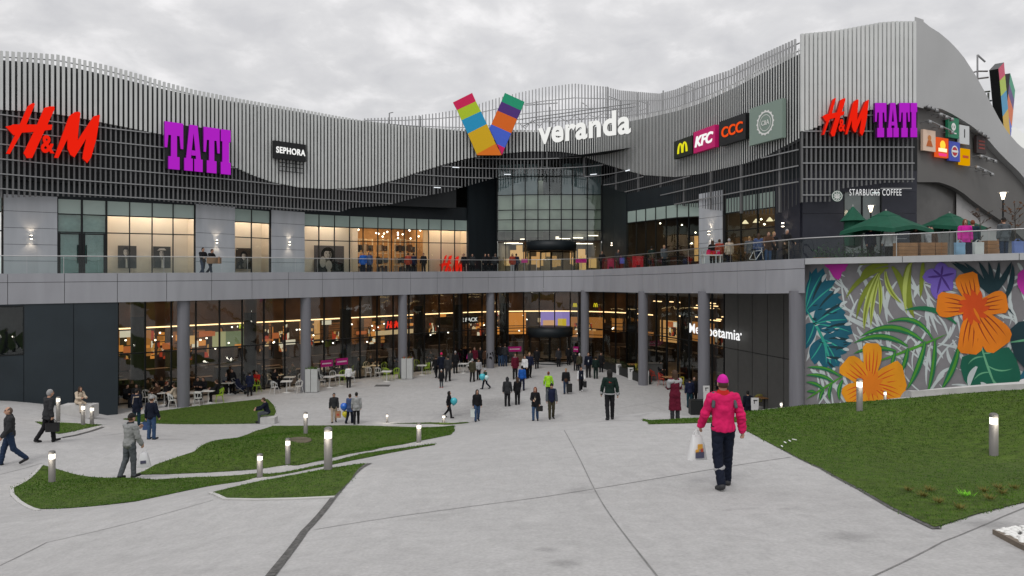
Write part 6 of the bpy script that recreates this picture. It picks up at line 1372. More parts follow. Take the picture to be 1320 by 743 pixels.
def bag(hand, w_, hgt, dpt, c, label, kind='paper', handle=0.12, face=0.0, name='shopping_bag', print_=None):
    u = Vector((math.cos(R(face)), math.sin(R(face)), 0)); n = Vector((u.y, -u.x, 0)); top_ = hand.z - handle; O = Vector((hand.x, hand.y, top_)); mb = MB()
    wt, wb = (w_ * 0.5, w_) if kind == 'plastic' else (w_, w_ * 0.97)
    rows = [(0, 0.30 if kind == 'plastic' else 1.0), (0.35, 0.9), (0.8, 1.0), (1.0, 0.85 if kind == 'plastic' else 1.0)]; V_ = []
    for t, f_ in rows:
        ww = (wt + (wb - wt) * t) / 2; dd = dpt / 2 * f_
        for k in range(10):
            a = 2 * math.pi * k / 10 + .31; ex = 0.5 if kind == 'plastic' else 0.28
            x = math.copysign(abs(math.cos(a)) ** ex, math.cos(a)) * ww; y = math.copysign(abs(math.sin(a)) ** ex, math.sin(a)) * dd
            if kind == 'plastic': x *= random.uniform(.93, 1.07); y *= random.uniform(.85, 1.15)
            V_.append(O + u * x + n * y - Vector((0, 0, hgt * t)))
    mb.add(V_, [(i * 10 + (k + 1) % 10, i * 10 + k, (i + 1) * 10 + k, (i + 1) * 10 + (k + 1) % 10) for i in range(3) for k in range(10)], 0, kind == 'plastic'); mb.face(V_[-10:][::-1], 0)
    if kind == 'plastic': mb.face(V_[:10], 0)
    m = mat(c, 0.5, var=0.06) if kind != 'plastic' else plastic(c)
    o = tag(mb.build(name, m), label, 'bag'); hb = MB()
    for sd in (-1, 1):
        hb.tube([O + u * (-wt * 0.3) + n * (sd * dpt * 0.2), O + u * (-wt * 0.12) + Vector((0, 0, handle * 0.9)) + n * sd * .01, O + u * (wt * 0.12) + Vector((0, 0, handle * 0.9)) + n * sd * .01, O + u * (wt * 0.3) + n * (sd * dpt * 0.2)], 0.007, 0, 5)
    hb.build('handle', m, o)
    if print_:
        pb_ = MB()
        for (x, z, sx, sz, mi) in print_: pb_.box(O + u * (x * w_) - Vector((0, 0, z * hgt)) + n * (dpt * 0.5 + .006), (sx * w_, .01, sz * hgt), mi, u)
        pb_.build('print', [mat((0.65, 0.33, 0.05), .6), mat((0.08, 0.08, 0.13), .6), mat((0.45, 0.08, 0.05), .6)], o)
    return o
def plastic(c):
    key = ('pl', c)
    if key in _mc: return _mc[key]
    m = bpy.data.materials.new('thin_plastic'); m.use_nodes = True; b = m.node_tree.nodes['Principled BSDF']; b.inputs['Base Color'].default_value = (*c, 1); b.inputs['Roughness'].default_value = .35; b.inputs['Alpha'].default_value = .88; _mc[key] = m; return m
def balloon(at, c, r, label):
    mb = MB(); mb.lathe([(0.001, -1.25 * r), (.1 * r, -1.2 * r), (.06 * r, -1.12 * r), (.45 * r, -.9 * r), (.85 * r, -.45 * r), (r, .1 * r), (.85 * r, .62 * r), (.5 * r, .92 * r), (0.001, 1.02 * r)], at, 0, 16); o = tag(mb.build('balloon', mat(c, .25, spec=.6)), label, 'balloon')
    return o

# ------------------------------------------------------------------ people on the paths and lawns
# nearest walker, seen from behind
root, hd_, s_ = put(932, 628, 485.5, 176, 'walk', 'pink', 'dnavy', 'magenta', 'person in bright pink jacket and magenta cap walking away with a plastic bag', stride=13, hairkind='cap', hem=0.90, arms=[(-4, 14, 17, 0), (10, 22, 17, 0)], h=0.0085,
    extras=(('collarup', 'red'), ('stripe', 'mgrey'), ('kneeband', 'lgrey', 1)), shoes='char')
hs = sorted(hd_, key=lambda q: q.x)
bag(hs[0] + Vector((-0.06, -0.04, 0.0)), 0.34, 0.40, 0.22, (0.72, 0.72, 0.72), 'white translucent plastic bag with food packets held by the person in pink', 'plastic', 0.10, 15, 'plastic_bag', [(-.02, .42, .26, .22, 0), (-.04, .76, .46, .26, 1), (-.18, .60, .18, .14, 0), (.08, .57, .14, .16, 2)])
put(786, 541, 478, 180, 'walk', 'dgreen', 'black', 'black', 'person in dark jacket with reflective hem band and cuffs, seen from behind', d=25.0, zoff=None, stride=6, hairkind='hood', hem=0.86, arms=[(-6, 12, 14, 0), (6, 14, 14, 0)], h=0.0125,
    extras=(('band', 'lgrey', .90, .95), ('cuff', 'lgrey'), ('print', 'red')))
put(870, 545, 478.5, 182, 'stand', 'maroon', 'char', 'brown', 'person in long maroon coat and white shawl with long brown hair', d=24.0, zoff=None, hairkind='long', hem=0.42, female=True, arms=[(25, 60, 8, 20), (22, 62, 8, 20)], extras=(('shawl', 'lgrey'),), h=0.0125)
root, hd_, s_ = put(167, 616, 535, 158, 'walk', 'ashgrey', 'mgrey', 'black', 'person in grey hooded coat and black cap looking down at the leaf-shaped lawn', hairkind='cap', hem=0.80, stride=6, arms=[(8, 16, 10, 0), (30, 88, 8, 25)], lean=4, extras=(('collarup', 'char'),), h=0.0115)
hs = sorted(hd_, key=lambda q: -q.x); bag(hs[0] + Vector((.06, -.05, -.05)), .36, .42, .24, (.68, .68, .70), 'white plastic shopping bag held by the person in the grey coat', 'plastic', .10, 20, 'plastic_bag', [(0, .6, .4, .2, 1)])
put(12, 600, 524.5, -50, 'walk', 'char', 'djeans', 'black', 'person in black padded jacket and jeans striding at the far left', stride=17, hairkind='bald', hem=0.82, arms=[(-8, 18, 10, 0), (10, 25, 10, 0)], extras=(('collarup', 'char'),), h=0.0115)
root, hd_, s_ = put(62, 570, 503, 150, 'walk', 'char', 'black', 'grey', 'grey-haired person in dark jacket carrying a black bag on the left', stride=12, hairkind='short', hem=0.78, lean=4, h=0.0125)
hs = sorted(hd_, key=lambda q: -q.x); bag(hs[0], .42, .30, .14, (.012, .012, .013), 'black holdall carried by the grey-haired person', 'paper', .14, 10, 'hand_bag')
put(176, 549, 505, 172, 'walk', 'dnavy', 'teal', 'black', 'person in navy coat with a pale diagonal stripe, seen from behind', d=28.5, zoff=None, stride=5, hem=0.66, extras=(('backstripe', 'beige'),), h=0.016)
root, hd_, s_ = put(195.5, 567, 511.5, 165, 'stand', 'dnavy', 'jeans', 'grey', 'person in dark navy jacket and blue jeans beside the striped coat', hairkind='cap', hem=0.80, h=0.0135)
hs = sorted(hd_, key=lambda q: q.x); bag(hs[0], .26, .32, .12, (.035, .07, .17), 'small blue carrier bag held by the person in blue jeans', 'paper', .10, 0)
put(345, 545.5, 516, -75, 'sit', 'dnavy', 'mgrey', 'brown', 'person in dark blue jacket sitting on the lawn edge below the cafe', arms=[(45, 30, 15, 0), (40, 40, 15, 0)], lean=16, H=1.72, h=0.016)
mb = MB(); q = gp(345.5, 546); mb.box((q.x + .05, q.y, q.z + .16), (.75, .5, .36)); tag(mb.build('stone_block', MT['kerb']), 'pale stone block used as a seat by the person on the lawn edge', 'block')
root, hd_, s_ = put(430.5, 545, 507.5, 15, 'walk', 'char', 'beige', 'black', 'bearded person in black padded jacket and beige trousers by the balloons', stride=8, hem=0.80, extras=(('collarup', 'char'),), h=0.016)
hs = sorted(hd_, key=lambda q: -q.x); bag(hs[0], .26, .34, .12, (.40, .22, .12), 'brown paper bag held by the person in beige trousers', 'paper', .12, 0, print_=[(0, .5, .5, .3, 2)])
root, hd_, s_ = put(451, 546, 508.5, 160, 'walk', 'denim', 'dnavy', 'brown', 'person in blue denim jacket holding two balloons', stride=9, hem=0.72, female=True, h=0.016)
b0 = gp(443, 546); balloon((b0.x, b0.y + .1, Zat(525, b0.y)), (.02, .13, .55), .20, 'blue balloon held beside the denim jacket'); balloon((b0.x + .05, b0.y + .2, Zat(535, b0.y)), (.60, .52, .02), .18, 'yellow balloon below the blue one')
put(459.5, 547, 506.5, -170, 'walk', 'lgrey', 'black', 'black', 'person in white and grey jacket next to the denim jacket', stride=7, hem=0.76, h=0.016)
put(579, 539, 505, 80, 'walk', 'black', 'black', 'black', 'child in black hooded clothes walking right with a cyan balloon', stride=15, hairkind='hood', hem=0.80, h=0.016, child=True)
b0 = gp(585, 539); balloon((b0.x, b0.y, Zat(517.5, b0.y)), (.05, .40, .48), .20, 'cyan balloon held by the child in black')
root, hd_, s_ = put(615, 543.5, 503, 12, 'walk', 'black', 'jeans', 'black', 'person with long dark hair in black top and blue jeans walking towards us', stride=8, hairkind='long', female=True, hem=0.84, h=0.016)
hs = sorted(hd_, key=lambda q: q.x); bag(hs[0], .28, .42, .14, (.55, .60, .58), 'pale carrier bag held by the person in blue jeans and black top', 'paper', .10)
put(654, 524, 487, 170, 'stand', 'char', 'black', 'char', 'hooded person in dark clothes standing in the middle of the plaza', hairkind='hood', hem=0.78)
put(667, 522, 487, 185, 'stand', 'black', 'black', 'brown', 'person in black with long brown hair beside the hooded person', hairkind='long', female=True, hem=0.78, arms=[(25, 60, 8, 10), (5, 12, 8, 0)])
root, hd_, s_ = put(690, 543, 500, -8, 'walk', 'black', 'jeans', 'red', 'red-haired person in black jacket and blue jeans walking towards us', stride=7, hairkind='long', female=True, hem=0.76, arms=[(12, 70, 8, 30), (0, 15, 10, 0)], extras=(('shirt', 'cream'),), h=0.016)
hs = sorted(hd_, key=lambda q: -q.x); bag(hs[0] + Vector((0, 0, .12)), .34, .26, .14, (.012, .012, .012), 'black handbag of the red-haired person', 'paper', .14, 0, 'hand_bag')
put(711, 540.5, 491, 5, 'walk', 'navy', 'olive', 'black', 'person in navy vest, black cap and olive trousers walking towards us', stride=5, hairkind='beanie', hem=0.82, extras=(('sleeves', 'mgrey'),), h=0.016)
put(707, 514, 480, 175, 'stand', 'neon', 'char', 'red', 'person in neon yellow-green vest and red cap behind the olive trousers', hairkind='cap', hem=0.78, arms=[(5, 20, 16, 0), (5, 20, 16, 0)])
root, hd_, s_ = put(729.5, 508, 475.5, -5, 'walk', 'black', 'djeans', 'blond', 'fair-haired person in black jacket with a brown shoulder bag', stride=8, hem=0.80, extras=(('apron', 'brown'), ('strap',)))
hs = sorted(hd_, key=lambda q: -q.x); bag(hs[0], .36, .55, .16, (.015, .015, .016), 'tall black carrier bag beside the fair-haired person', 'paper', .10)
root, hd_, s_ = put(749, 505, 473.5, 10, 'walk', 'dnavy', 'black', 'brown', 'person in dark vest over a white shirt carrying a black bag', stride=8, hem=0.86, extras=(('sleeves', 'white'), ('shirt', 'lgrey')), shoes='white')
hs = sorted(hd_, key=lambda q: -q.x); bag(hs[0], .24, .40, .12, (.012, .012, .013), 'narrow black bag of the person in the dark vest', 'paper', .08)
put(673, 504, 472, 165, 'walk', 'blue', 'navy', 'black', 'person in bright blue padded jacket walking to the door', stride=8, hem=0.80)
put(664, 489, 455, 5, 'stand', 'maroon', 'black', 'brown', 'person in dark red top with a pale scarf near the door', female=True, hairkind='long', hem=0.74, extras=(('scarf', 'lgrey'),))
put(676.5, 489, 459, -20, 'walk', 'white', 'black', 'brown', 'person in white top walking out of the mall', stride=7, female=True, hem=0.84)
put(682.5, 487.5, 455, 10, 'walk', 'navy', 'black', 'blond', 'person in navy jacket with fair hair beside the white top', stride=7, hem=0.80)
put(692, 475.5, 449, 180, 'walk', 'black', 'black', 'black', 'person in black walking into the revolving door', stride=8, hem=0.70)
put(645, 472.5, 440, 175, 'stand', 'black', 'jeans', 'black', 'person in black jacket and blue jeans by the glazing, left of a pair', hem=0.82)
put(651, 472.5, 441, 182, 'stand', 'char', 'djeans', 'brown', 'person in charcoal jacket and dark jeans by the glazing, right of a pair', hem=0.82)
put(758.5, 487, 455, -5, 'stand', 'dnavy', 'black', 'brown', 'person in open dark jacket over a white shirt near the fifth column', hem=0.82, extras=(('shirt', 'white'),))
put(768, 488.5, 460, 175, 'stand', 'dgreen', 'dgreen', 'black', 'person in dark green jacket next to the planter row', hem=0.80)
put(747, 481, 457, -170, 'stand', 'olive', 'black', 'white', 'person with white hair in olive jacket by the fifth column', hem=0.78)
put(742, 478, 456, 170, 'walk', 'black', 'black', 'black', 'person in black beside the white-haired person', hem=0.78, stride=6)
put(609, 492.5, 463, 170, 'walk', 'olive', 'black', 'grey', 'grey-haired person in olive green coat walking away', stride=8, hem=0.74)
root, hd_, s_ = put(625.5, 502, 475.5, -60, 'walk', 'green', 'dnavy', 'lgrey', 'child in green top with pale hat walking left with balloons', stride=18, hairkind='beanie', hem=0.80, child=True)
b0 = gp(622, 502); balloon((b0.x, b0.y - .2, Zat(485.5, b0.y)), (.05, .42, .50), .22, 'turquoise balloon held by the child in green'); balloon((b0.x + .28, b0.y - .2, Zat(486.5, b0.y)), (.5, .62, .62), .17, 'pale balloon beside the turquoise one')
put(617, 490, 464, 20, 'stand', 'lgrey', 'black', 'black', 'person in pale top standing behind the child in green', hem=0.82)
put(587, 481.5, 453, 178, 'stand', 'black', 'black', 'grey', 'person in long black coat beside the cafe tables', hem=0.60)
put(569, 488, 455, 180, 'walk', 'dnavy', 'black', 'pink', 'person in dark navy coat and pink hat', stride=9, hairkind='beanie', hem=0.70)
put(577.5, 492, 450.5, 175, 'walk', 'char', 'black', 'black', 'tall person in charcoal jacket beside the pink hat', stride=11, hem=0.76, H=1.88)
put(569, 500, 477, 0, 'stand', 'black', 'mgrey', 'white', 'child in black coat and grey leggings in front of the pink hat', hem=0.6, child=True, shoes='red')
put(562, 487, 459, -150, 'walk', 'black', 'black', 'brown', 'person in black with bare head left of the pink hat', stride=12, hem=0.80)
put(632, 475, 450, 175, 'stand', 'black', 'black', 'black', 'person in black leaning by the fourth column', hem=0.78)
for k, (px, fy, hy, t_, l_, hr_, fc, lab) in enumerate(((606, 477, 452, 'char', 'black', 'black', 30, 'person in charcoal standing in the crowd left of the fourth column'), (612, 475, 448, 'maroon', 'black', 'brown', -30, 'person in dark red top in the crowd left of the fourth column'), (619, 474, 448, 'black', 'black', 'brown', 10, 'person in black top in the crowd just left of the fourth column'), (626, 474, 450, 'brown', 'black', 'black', 180, 'person in dark brown coat in the crowd left of the fourth column'),
        (594, 473, 448, 'black', 'djeans', 'black', 170, 'person in black jacket and dark jeans behind the long black coat'), (600, 472, 447, 'navy', 'black', 'blond', 20, 'fair-haired person in navy among the crowd by the tables'), (720, 473, 449, 'char', 'black', 'black', 0, 'person in charcoal coming through the revolving door'), (733, 471, 447, 'black', 'black', 'black', 175, 'person in black right of the revolving door'), (775, 480, 455, 'black', 'black', 'black', -20, 'person in black between the fifth column and the planters'))):
    put(px, fy, hy, fc, 'stand', t_, l_, hr_, lab, hem=0.76)
put(406.5, 505.5, 474, 172, 'stand', 'yellow', 'black', 'black', 'person in yellow vest beside the white bin, seen from behind', hem=0.88, extras=(('sleeves', 'char'),))
put(449.5, 500, 472, -160, 'stand', 'white', 'black', 'brown', 'person in white jacket standing at the cafe tables', hem=0.86)
put(462, 487.5, 465, 0, 'stand', 'black', 'dnavy', 'white', 'white-haired person in black standing between the tables', hem=0.80)
put(322, 511, 480, -165, 'walk', 'navy', 'black', 'black', 'person in navy with a white bag pushing a pushchair', stride=8, hem=0.68, extras=(('apron', 'white'),), shoes='brown')
put(299, 507, 476, 5, 'stand', 'black', 'black', 'black', 'person in black standing against the glass, left of the pushchair', hem=0.78)
put(313, 505, 478, 20, 'stand', 'char', 'black', 'brown', 'person in charcoal standing behind the pushchair', hem=0.78)
put(889, 518, 481, 175, 'stand', 'navy', 'teal', 'black', 'person in navy jacket standing by the planter of the right-hand cafe', hem=0.80, d=40, zoff=0.0, H=1.72)
put(895, 516, 479.5, -10, 'stand', 'black', 'black', 'black', 'person in black facing us beside the navy jacket', hem=0.78, d=40.5, zoff=0.0, H=1.74)
put(964, 527, 496, 178, 'stand', 'dnavy', 'black', 'black', 'person in dark navy standing behind the white menu stand', hem=0.7, d=36, zoff=0.0, H=1.66)
put(101, 532, 505.5, 60, 'sit', 'cream', 'cream', 'brown', 'person in cream coat sitting against the dark wall', d=33.0, zoff=None, hairkind='long', female=True, hem=0.6, lean=14, H=1.6, h=0.016)
mb = MB(); q = W(101, 33.0); zz_ = Zat(532, 33.0); mb.box((q.x, q.y + .1, zz_ + .08), (1.5, .6, .62)); tag(mb.build('stone_block', MT['kerb']), 'pale stone block under the person in the cream coat', 'block')
# ------------------------------------------------------------------ people on the upper terrace
def deckp(px, d, face, pose, top, legs, hair, label, **kw):
    p = W(px, d); kw.setdefault('h', .020); return person((p.x, p.y, DECK(px)), kw.pop('H', 1.72), face, pose, top, legs, hair, label, **kw)
r1, h1, _ = deckp(261.5, 41.6, 60, 'walk', 'black', 'djeans', 'black', 'person in black jacket carrying the left end of a cardboard box', stride=16, arms=[(25, 55, 8, 0), (25, 55, 8, 0)], h=.016)
r2, h2, _ = deckp(271, 41.8, 70, 'walk', 'black', 'djeans', 'brown', 'person in black jacket carrying the right end of a cardboard box', stride=18, arms=[(25, 55, 8, 0), (25, 55, 8, 0)], lean=12, h=.016, H=1.66)
c = W(276, 41.5); mb = MB(); mb.box((c.x, c.y, DECK(276) + .95), (.75, .4, .42), 0, (1, 0.1)); tag(mb.build('cardboard_box', mat((.28, .16, .09), .8)), 'brown cardboard box carried by two people on the terrace', 'box')
for (px, d, fc, t_, l_, hr_, kind, lab) in ((468, 52.5, 0, 'blue', 'dnavy', 'black', 'short', 'person in blue jacket in front of the upper shop window, left of a pair'), (476, 53, 20, 'denim', 'dnavy', 'brown', 'long', 'person in denim jacket in front of the upper shop window, right of a pair'), (526, 55.5, 170, 'brick', 'black', 'brown', 'short', 'person in orange-brown jacket looking into the upper shop'), (533, 56.5, 170, 'navy', 'black', 'black', 'short', 'person in navy beside the orange-brown jacket'), (546, 56, -20, 'black', 'black', 'brown', 'short', 'person in black walking past the upper shop'),
        (598, 58.5, -30, 'black', 'black', 'black', 'short', 'thin person in black beside the red floor letters'), (609, 59, 0, 'char', 'black', 'black', 'short', 'person in charcoal left of the upper entrance'), (625.5, 59, 20, 'black', 'black', 'black', 'short', 'person in black, first of three before the left entrance tower'), (630, 59.5, -20, 'black', 'char', 'black', 'short', 'person in black, second of three before the left entrance tower'), (638.5, 59, 170, 'char', 'black', 'bald', 'bald', 'bald person, third of three before the left entrance tower'),
        (660.5, 60, 0, 'brick', 'lgrey', 'blond', 'long', 'person in white and brick red near the upper revolving door'), (665.5, 60.2, 170, 'navy', 'black', 'black', 'short', 'person in navy beside the white and brick red clothes'), (776, 57.5, 0, 'black', 'black', 'brown', 'short', 'person in black with a pale bag before the right entrance tower'), (797, 55, 10, 'char', 'black', 'brown', 'short', 'person in charcoal carrying a bright bag on the right of the entrance'), (840, 50.5, 175, 'dgreen', 'black', 'black', 'short', 'person in dark green in front of the right-hand shop'), (856, 49, 20, 'mgrey', 'black', 'blond', 'short', 'person in grey in front of the right-hand shop'),
        (918.5, 43.8, 175, 'black', 'black', 'brown', 'long', 'person in black leaning over the pink stall on the terrace'), (927.5, 42.6, 178, 'brick', 'char', 'brown', 'short', 'person in rust red jacket with back to us at the railing'), (940, 42.0, 180, 'cream', 'dnavy', 'grey', 'short', 'person in cream jacket with back to us at the railing'), (966, 40, 170, 'mgrey', 'black', 'blond', 'short', 'fair-haired person in grey near the cafe bicycles'), (990, 35.6, -10, 'brown', 'jeans', 'brown', 'short', 'person in dark brown jacket leaning on the terrace railing'), (997.5, 36, 20, 'black', 'black', 'blond', 'short', 'person in black with light hair behind the brown jacket'), (1013, 34, 0, 'black', 'black', 'grey', 'short', 'person in black with both hands on the terrace railing'),
        (978, 37.5, 160, 'denim', 'djeans', 'brown', 'long', 'person in denim bending by the white bicycle'), (1122, 33.0, 0, 'navy', 'black', 'brown', 'long', 'person in navy sitting area behind the planting under the parasol'), (1146, 32.4, -60, 'white', 'black', 'black', 'short', 'person in white jacket under the large green parasol'), (1180, 33, 0, 'brown', 'black', 'brown', 'long', 'person in dark brown between the two parasols'), (1196, 33, 30, 'lgrey', 'black', 'black', 'short', 'person in pale top and dark hair under the right parasol'), (1200.5, 33.4, -20, 'brown', 'black', 'black', 'short', 'person in brown close behind the pale top'),
        (1244, 29.2, -20, 'magenta', 'navy', 'red', 'long', 'person in magenta coat near the railing on the right'), (1254, 29.6, 160, 'teal', 'navy', 'red', 'short', 'person in dark teal jacket beside the magenta coat'), (1294, 28.4, 175, 'mgrey', 'djeans', 'black', 'cap', 'stout person in grey jacket with back to the railing')):
    sit = 'stand'
    if px in (1122, 1180): lab = lab.replace(' sitting area', '')
    deckp(px, d, fc, sit, t_, l_, hr_ if hr_ != 'bald' else 'black', lab, hairkind=kind, hem=.76, **({'arms': [(35, 20, 12, 0), (35, 20, 12, 0)], 'lean': 12} if px in (990, 1013) else {}), **({'stride': 0} if 0 else {}))
for px, d, c, lab in ((1237, 28.4, (.25, .42, .60), 'pale blue carrier bag on the terrace floor beside the magenta coat'), (1261, 28.2, (.65, .64, .62), 'white printed carrier bag on the terrace floor beside the teal jacket'), (1312, 27.8, (.16, .22, .50), 'blue bag on the terrace floor at the right edge'), (802, 54.6, (.02, .10, .42), 'bright blue bag carried near the right entrance tower')):
    q = W(px, d); bag(Vector((q.x, q.y, ZTOP(px) + (.62 if px > 900 else .95))), .40, .50 if px > 900 else .45, .2, c, lab, 'paper', .1)

# ------------------------------------------------------------------ cafe furniture
def make_chair(c, label, loc, rz, group):
    root = empty('cafe_chair', (0, 0, 0), label, 'chair', group); LOC[root.name] = Vector((0, 0, 0)); m = mat(c, .4, name='moulded_plastic')
    mb = MB(); mb.lathe([(0, .455), (.17, .452), (.21, .462), (.215, .45), (.17, .43), (0, .43)], (0, 0, 0), 0, 18); mb.build('seat', m, root)
    mb = MB()
    for rad, dz, tilt in ((.215, .0, 0), (.20, .06, 0)):
        pts = [(rad * 1.05 * math.cos(t), .02 + rad * 1.1 * math.sin(t), .66 + dz + .16 * max(0, math.sin(t))) for t in np.linspace(-.25, math.pi + .25, 15)]; mb.tube(pts, .016, 0, 6)
    for t in (.5, 1.2, 1.95, 2.65): mb.tube([(.2 * math.cos(t), .2 * math.sin(t), .45), (.24 * math.cos(t + .22), .02 + .235 * math.sin(t + .22), .66 + .16 * math.sin(t)), (.2 * math.cos(t), .02 + .21 * math.sin(t), .74 + .14 * math.sin(t))], .017, 0, 6)
    for t in (-.2, math.pi + .2): mb.tube([(.2 * math.cos(t), .2 * math.sin(t), .45), (.225 * math.cos(t), .02 + .2 * math.sin(t), .66)], .016, 0, 6)
    mb.build('backrest', m, root)
    for sx in (-1, 1):
        for sy in (-1, 1): mb = MB(); mb.tube([(sx * .15, sy * .15, .44), (sx * .225, sy * .225, 0)], [.017, .012], 0, 6); mb.build('leg', m, root)
    return root
def make_table(c, top, label):
    root = empty('cafe_table', (0, 0, 0), label, 'table', 'cafe tables'); LOC[root.name] = Vector((0, 0, 0))
    mb = MB(); mb.box((0, 0, .735), (.72, .72, .03)); mb.build('table_top', mat(top, .4), root)
    mb = MB(); mb.lathe([(.035, .02), (.035, .72)], (0, 0, 0), 0, 12); mb.build('stem', mat(c, .4), root)
    mb = MB(); mb.lathe([(.26, 0), (.26, .015), (.05, .035), (0, .035)], (0, 0, 0), 0, 20); mb.build('base', mat(c, .4), root); return root
WC, GC = (.62, .62, .60), (.30, .46, .03)
protos = {}
def place(kind, px, y, rz, label):
    d_ = EYE * F / (y - HY); q = W(px, d_)
    if kind not in protos:
        if kind == 'T': o = make_table(WC, WC, label)
        elif kind == 'O': o = make_table((.03, .03, .03), (.30, .15, .06), label)
        else: o = make_chair({'W': WC, 'G': GC, 'R': (.42, .04, .02), 'Y': (.40, .36, .03)}[kind], label, None, 0, {'W': 'white cafe chairs', 'G': 'lime green cafe chairs', 'R': 'orange-red cafe chairs', 'Y': 'yellow-green cafe chairs'}[kind])
        protos[kind] = o
    else: o = copy_tree(protos[kind], label=label)
    o.location = q; o.rotation_euler = (0, 0, R(rz)); return o
for a in (('T', 251, 522, 10, 'white cafe table just right of the first column'), ('T', 268.5, 519.5, 10, 'white cafe table second from the first column'), ('W', 255.5, 523, 170, 'white chair at the table just right of the first column'), ('G', 283, 519, -60, 'lime green chair beside the second table from the first column'), ('W', 222, 526, 120, 'white chair left of the first column'), ('T', 212, 522, 20, 'white cafe table left of the first column'), ('W', 197, 527, 180, 'white chair behind the person in blue jeans'), ('W', 189, 522, 60, 'white chair near the corner of the dark wall'),
          ('T', 369.5, 506, 10, 'white cafe table in front of the second column, nearer of the two'), ('T', 373.5, 500, 10, 'white cafe table in front of the second column, farther of the two'), ('W', 354, 508, 150, 'white chair left of the nearer table by the second column'), ('W', 385.5, 507, 215, 'white chair right of the nearer table by the second column'), ('G', 331, 506, 60, 'lime green chair beside the pushchair'), ('W', 388, 497, 200, 'white chair at the farther table by the second column'),
          ('T', 424.5, 499.5, 5, 'white cafe table right of the yellow vest'), ('T', 437.5, 497.5, 5, 'white cafe table left of the white jacket'), ('W', 429, 494, 20, 'white chair between the two tables beside the yellow vest'), ('G', 441.5, 493.5, 0, 'lime green chair at the table left of the white jacket'), ('W', 453.5, 494, -80, 'white chair right of the white jacket'), ('W', 416, 499, 90, 'white chair left of the table beside the yellow vest'),
          ('W', 475, 488, 180, 'white chair in the row between the second and third columns, leftmost'), ('W', 487, 488.5, 175, 'white chair in the row between the second and third columns, second'), ('G', 498.5, 489.5, 170, 'lime green chair in front of the round of tables by the third column'), ('G', 511, 489, 200, 'lime green chair just left of the third column'), ('T', 498.5, 492, 0, 'white cafe table between the two lime chairs by the third column'), ('T', 470, 486, 0, 'white cafe table behind the leftmost chair of the row'), ('T', 483, 484, 0, 'white cafe table behind the row of chairs'), ('W', 472, 481, 0, 'white chair behind the row of tables'), ('G', 495, 482, 0, 'lime green chair behind the table by the third column'),
          ('T', 544, 483.5, 0, 'white cafe table right of the third column'), ('G', 550, 482, -60, 'lime green chair right of the third column'), ('W', 545, 477, 0, 'white chair behind the table right of the third column'), ('W', 560, 481, 90, 'white chair near the person with the pink hat'), ('G', 537, 478, 20, 'lime green chair close behind the white bin at the third column'),
          ('T', 597, 481, 0, 'white cafe table beside the long black coat'), ('W', 604, 479, -90, 'white chair right of the long black coat'), ('W', 590, 477, 60, 'white chair behind the long black coat'),
          ('O', 862, 500, 15, 'brown cafe table behind the planter row'), ('R', 853, 497, 60, 'orange-red chair behind the planter row'), ('R', 842, 492, 100, 'orange-red chair close to the fifth column'), ('Y', 877, 503, -60, 'yellow-green chair near the maroon coat'), ('O', 873, 494, 15, 'brown cafe table deeper inside the right-hand cafe'),
          ('Y', 823, 484, 40, 'yellow-green chair behind the menu signs'), ('O', 815, 482, 0, 'brown cafe table behind the menu signs'), ('R', 949, 512, 30, 'orange-red chair behind the pink jacket'), ('O', 957, 513, 10, 'brown cafe table behind the pink jacket'), ('Y', 978, 527, 180, 'yellow-green chair in front of the panelled wall'), ('O', 985, 529, 10, 'brown cafe table near the last column'), ('Y', 997, 527, 30, 'yellow-green chair under the person in the cream top')):
    place(*a)
seat_n = 0
def diner(px, y, hy, face, top, hair, label, legs='black', kind='short'):
    d_ = EYE * F / (y - HY); p = W(px, d_); person((p.x, p.y, 0), 1.70, face, 'sit', top, legs, hair, label, hairkind=kind, hem=.84, h=.024, lean=6)
for a in ((163, 525, 487, 60, 'black', 'black', 'seated diner in black at the far left corner of the cafe'), (176, 524, 486, 20, 'char', 'black', 'seated diner in charcoal behind the striped coat'), (204, 522, 490, -30, 'brown', 'brown', 'seated diner in brown left of the first column'), (213, 521, 491, 100, 'black', 'red', 'seated diner with reddish hair left of the first column'), (222, 515, 482, -40, 'black', 'black', 'seated diner in black right behind the first column'), (226, 524, 499, -90, 'cream', 'brown', 'seated diner in cream top on the white chair by the first column'), (190, 517, 495, 30, 'olive', 'black', 'seated diner in olive near the corner'),
          (255, 514, 486, 20, 'black', 'black', 'seated diner in black right of the first column, left of three'), (263, 514, 488, -10, 'black', 'brown', 'seated diner in black right of the first column, middle of three'), (281, 518, 489, -80, 'black', 'brown', 'seated diner in black on the lime chair near the first column'), (332, 504, 480, -20, 'red', 'black', 'seated diner in red beside the pushchair'), (353, 501, 480, 60, 'black', 'black', 'seated diner in black beside the nearer table'), (419, 490, 473, 20, 'white', 'brown', 'seated diner in white behind the yellow vest'),
          (535, 476, 455, 20, 'black', 'black', 'seated diner in black behind the third column'), (515, 478, 458, -20, 'navy', 'black', 'seated diner in navy beside the third column'), (606, 474, 455, 0, 'magenta', 'brown', 'seated diner in magenta scarf by the fourth column'), (998, 526, 494, 80, 'cream', 'brown', 'seated diner in cream top near the last column'), (1009, 529, 496, -90, 'black', 'black', 'seated diner in black opposite the cream top'), (850, 490, 466, 30, 'black', 'black', 'seated diner in black inside the right-hand cafe'), (926, 512, 486, 0, 'char', 'brown', 'seated diner in charcoal behind the pink jacket')):
    diner(*a)
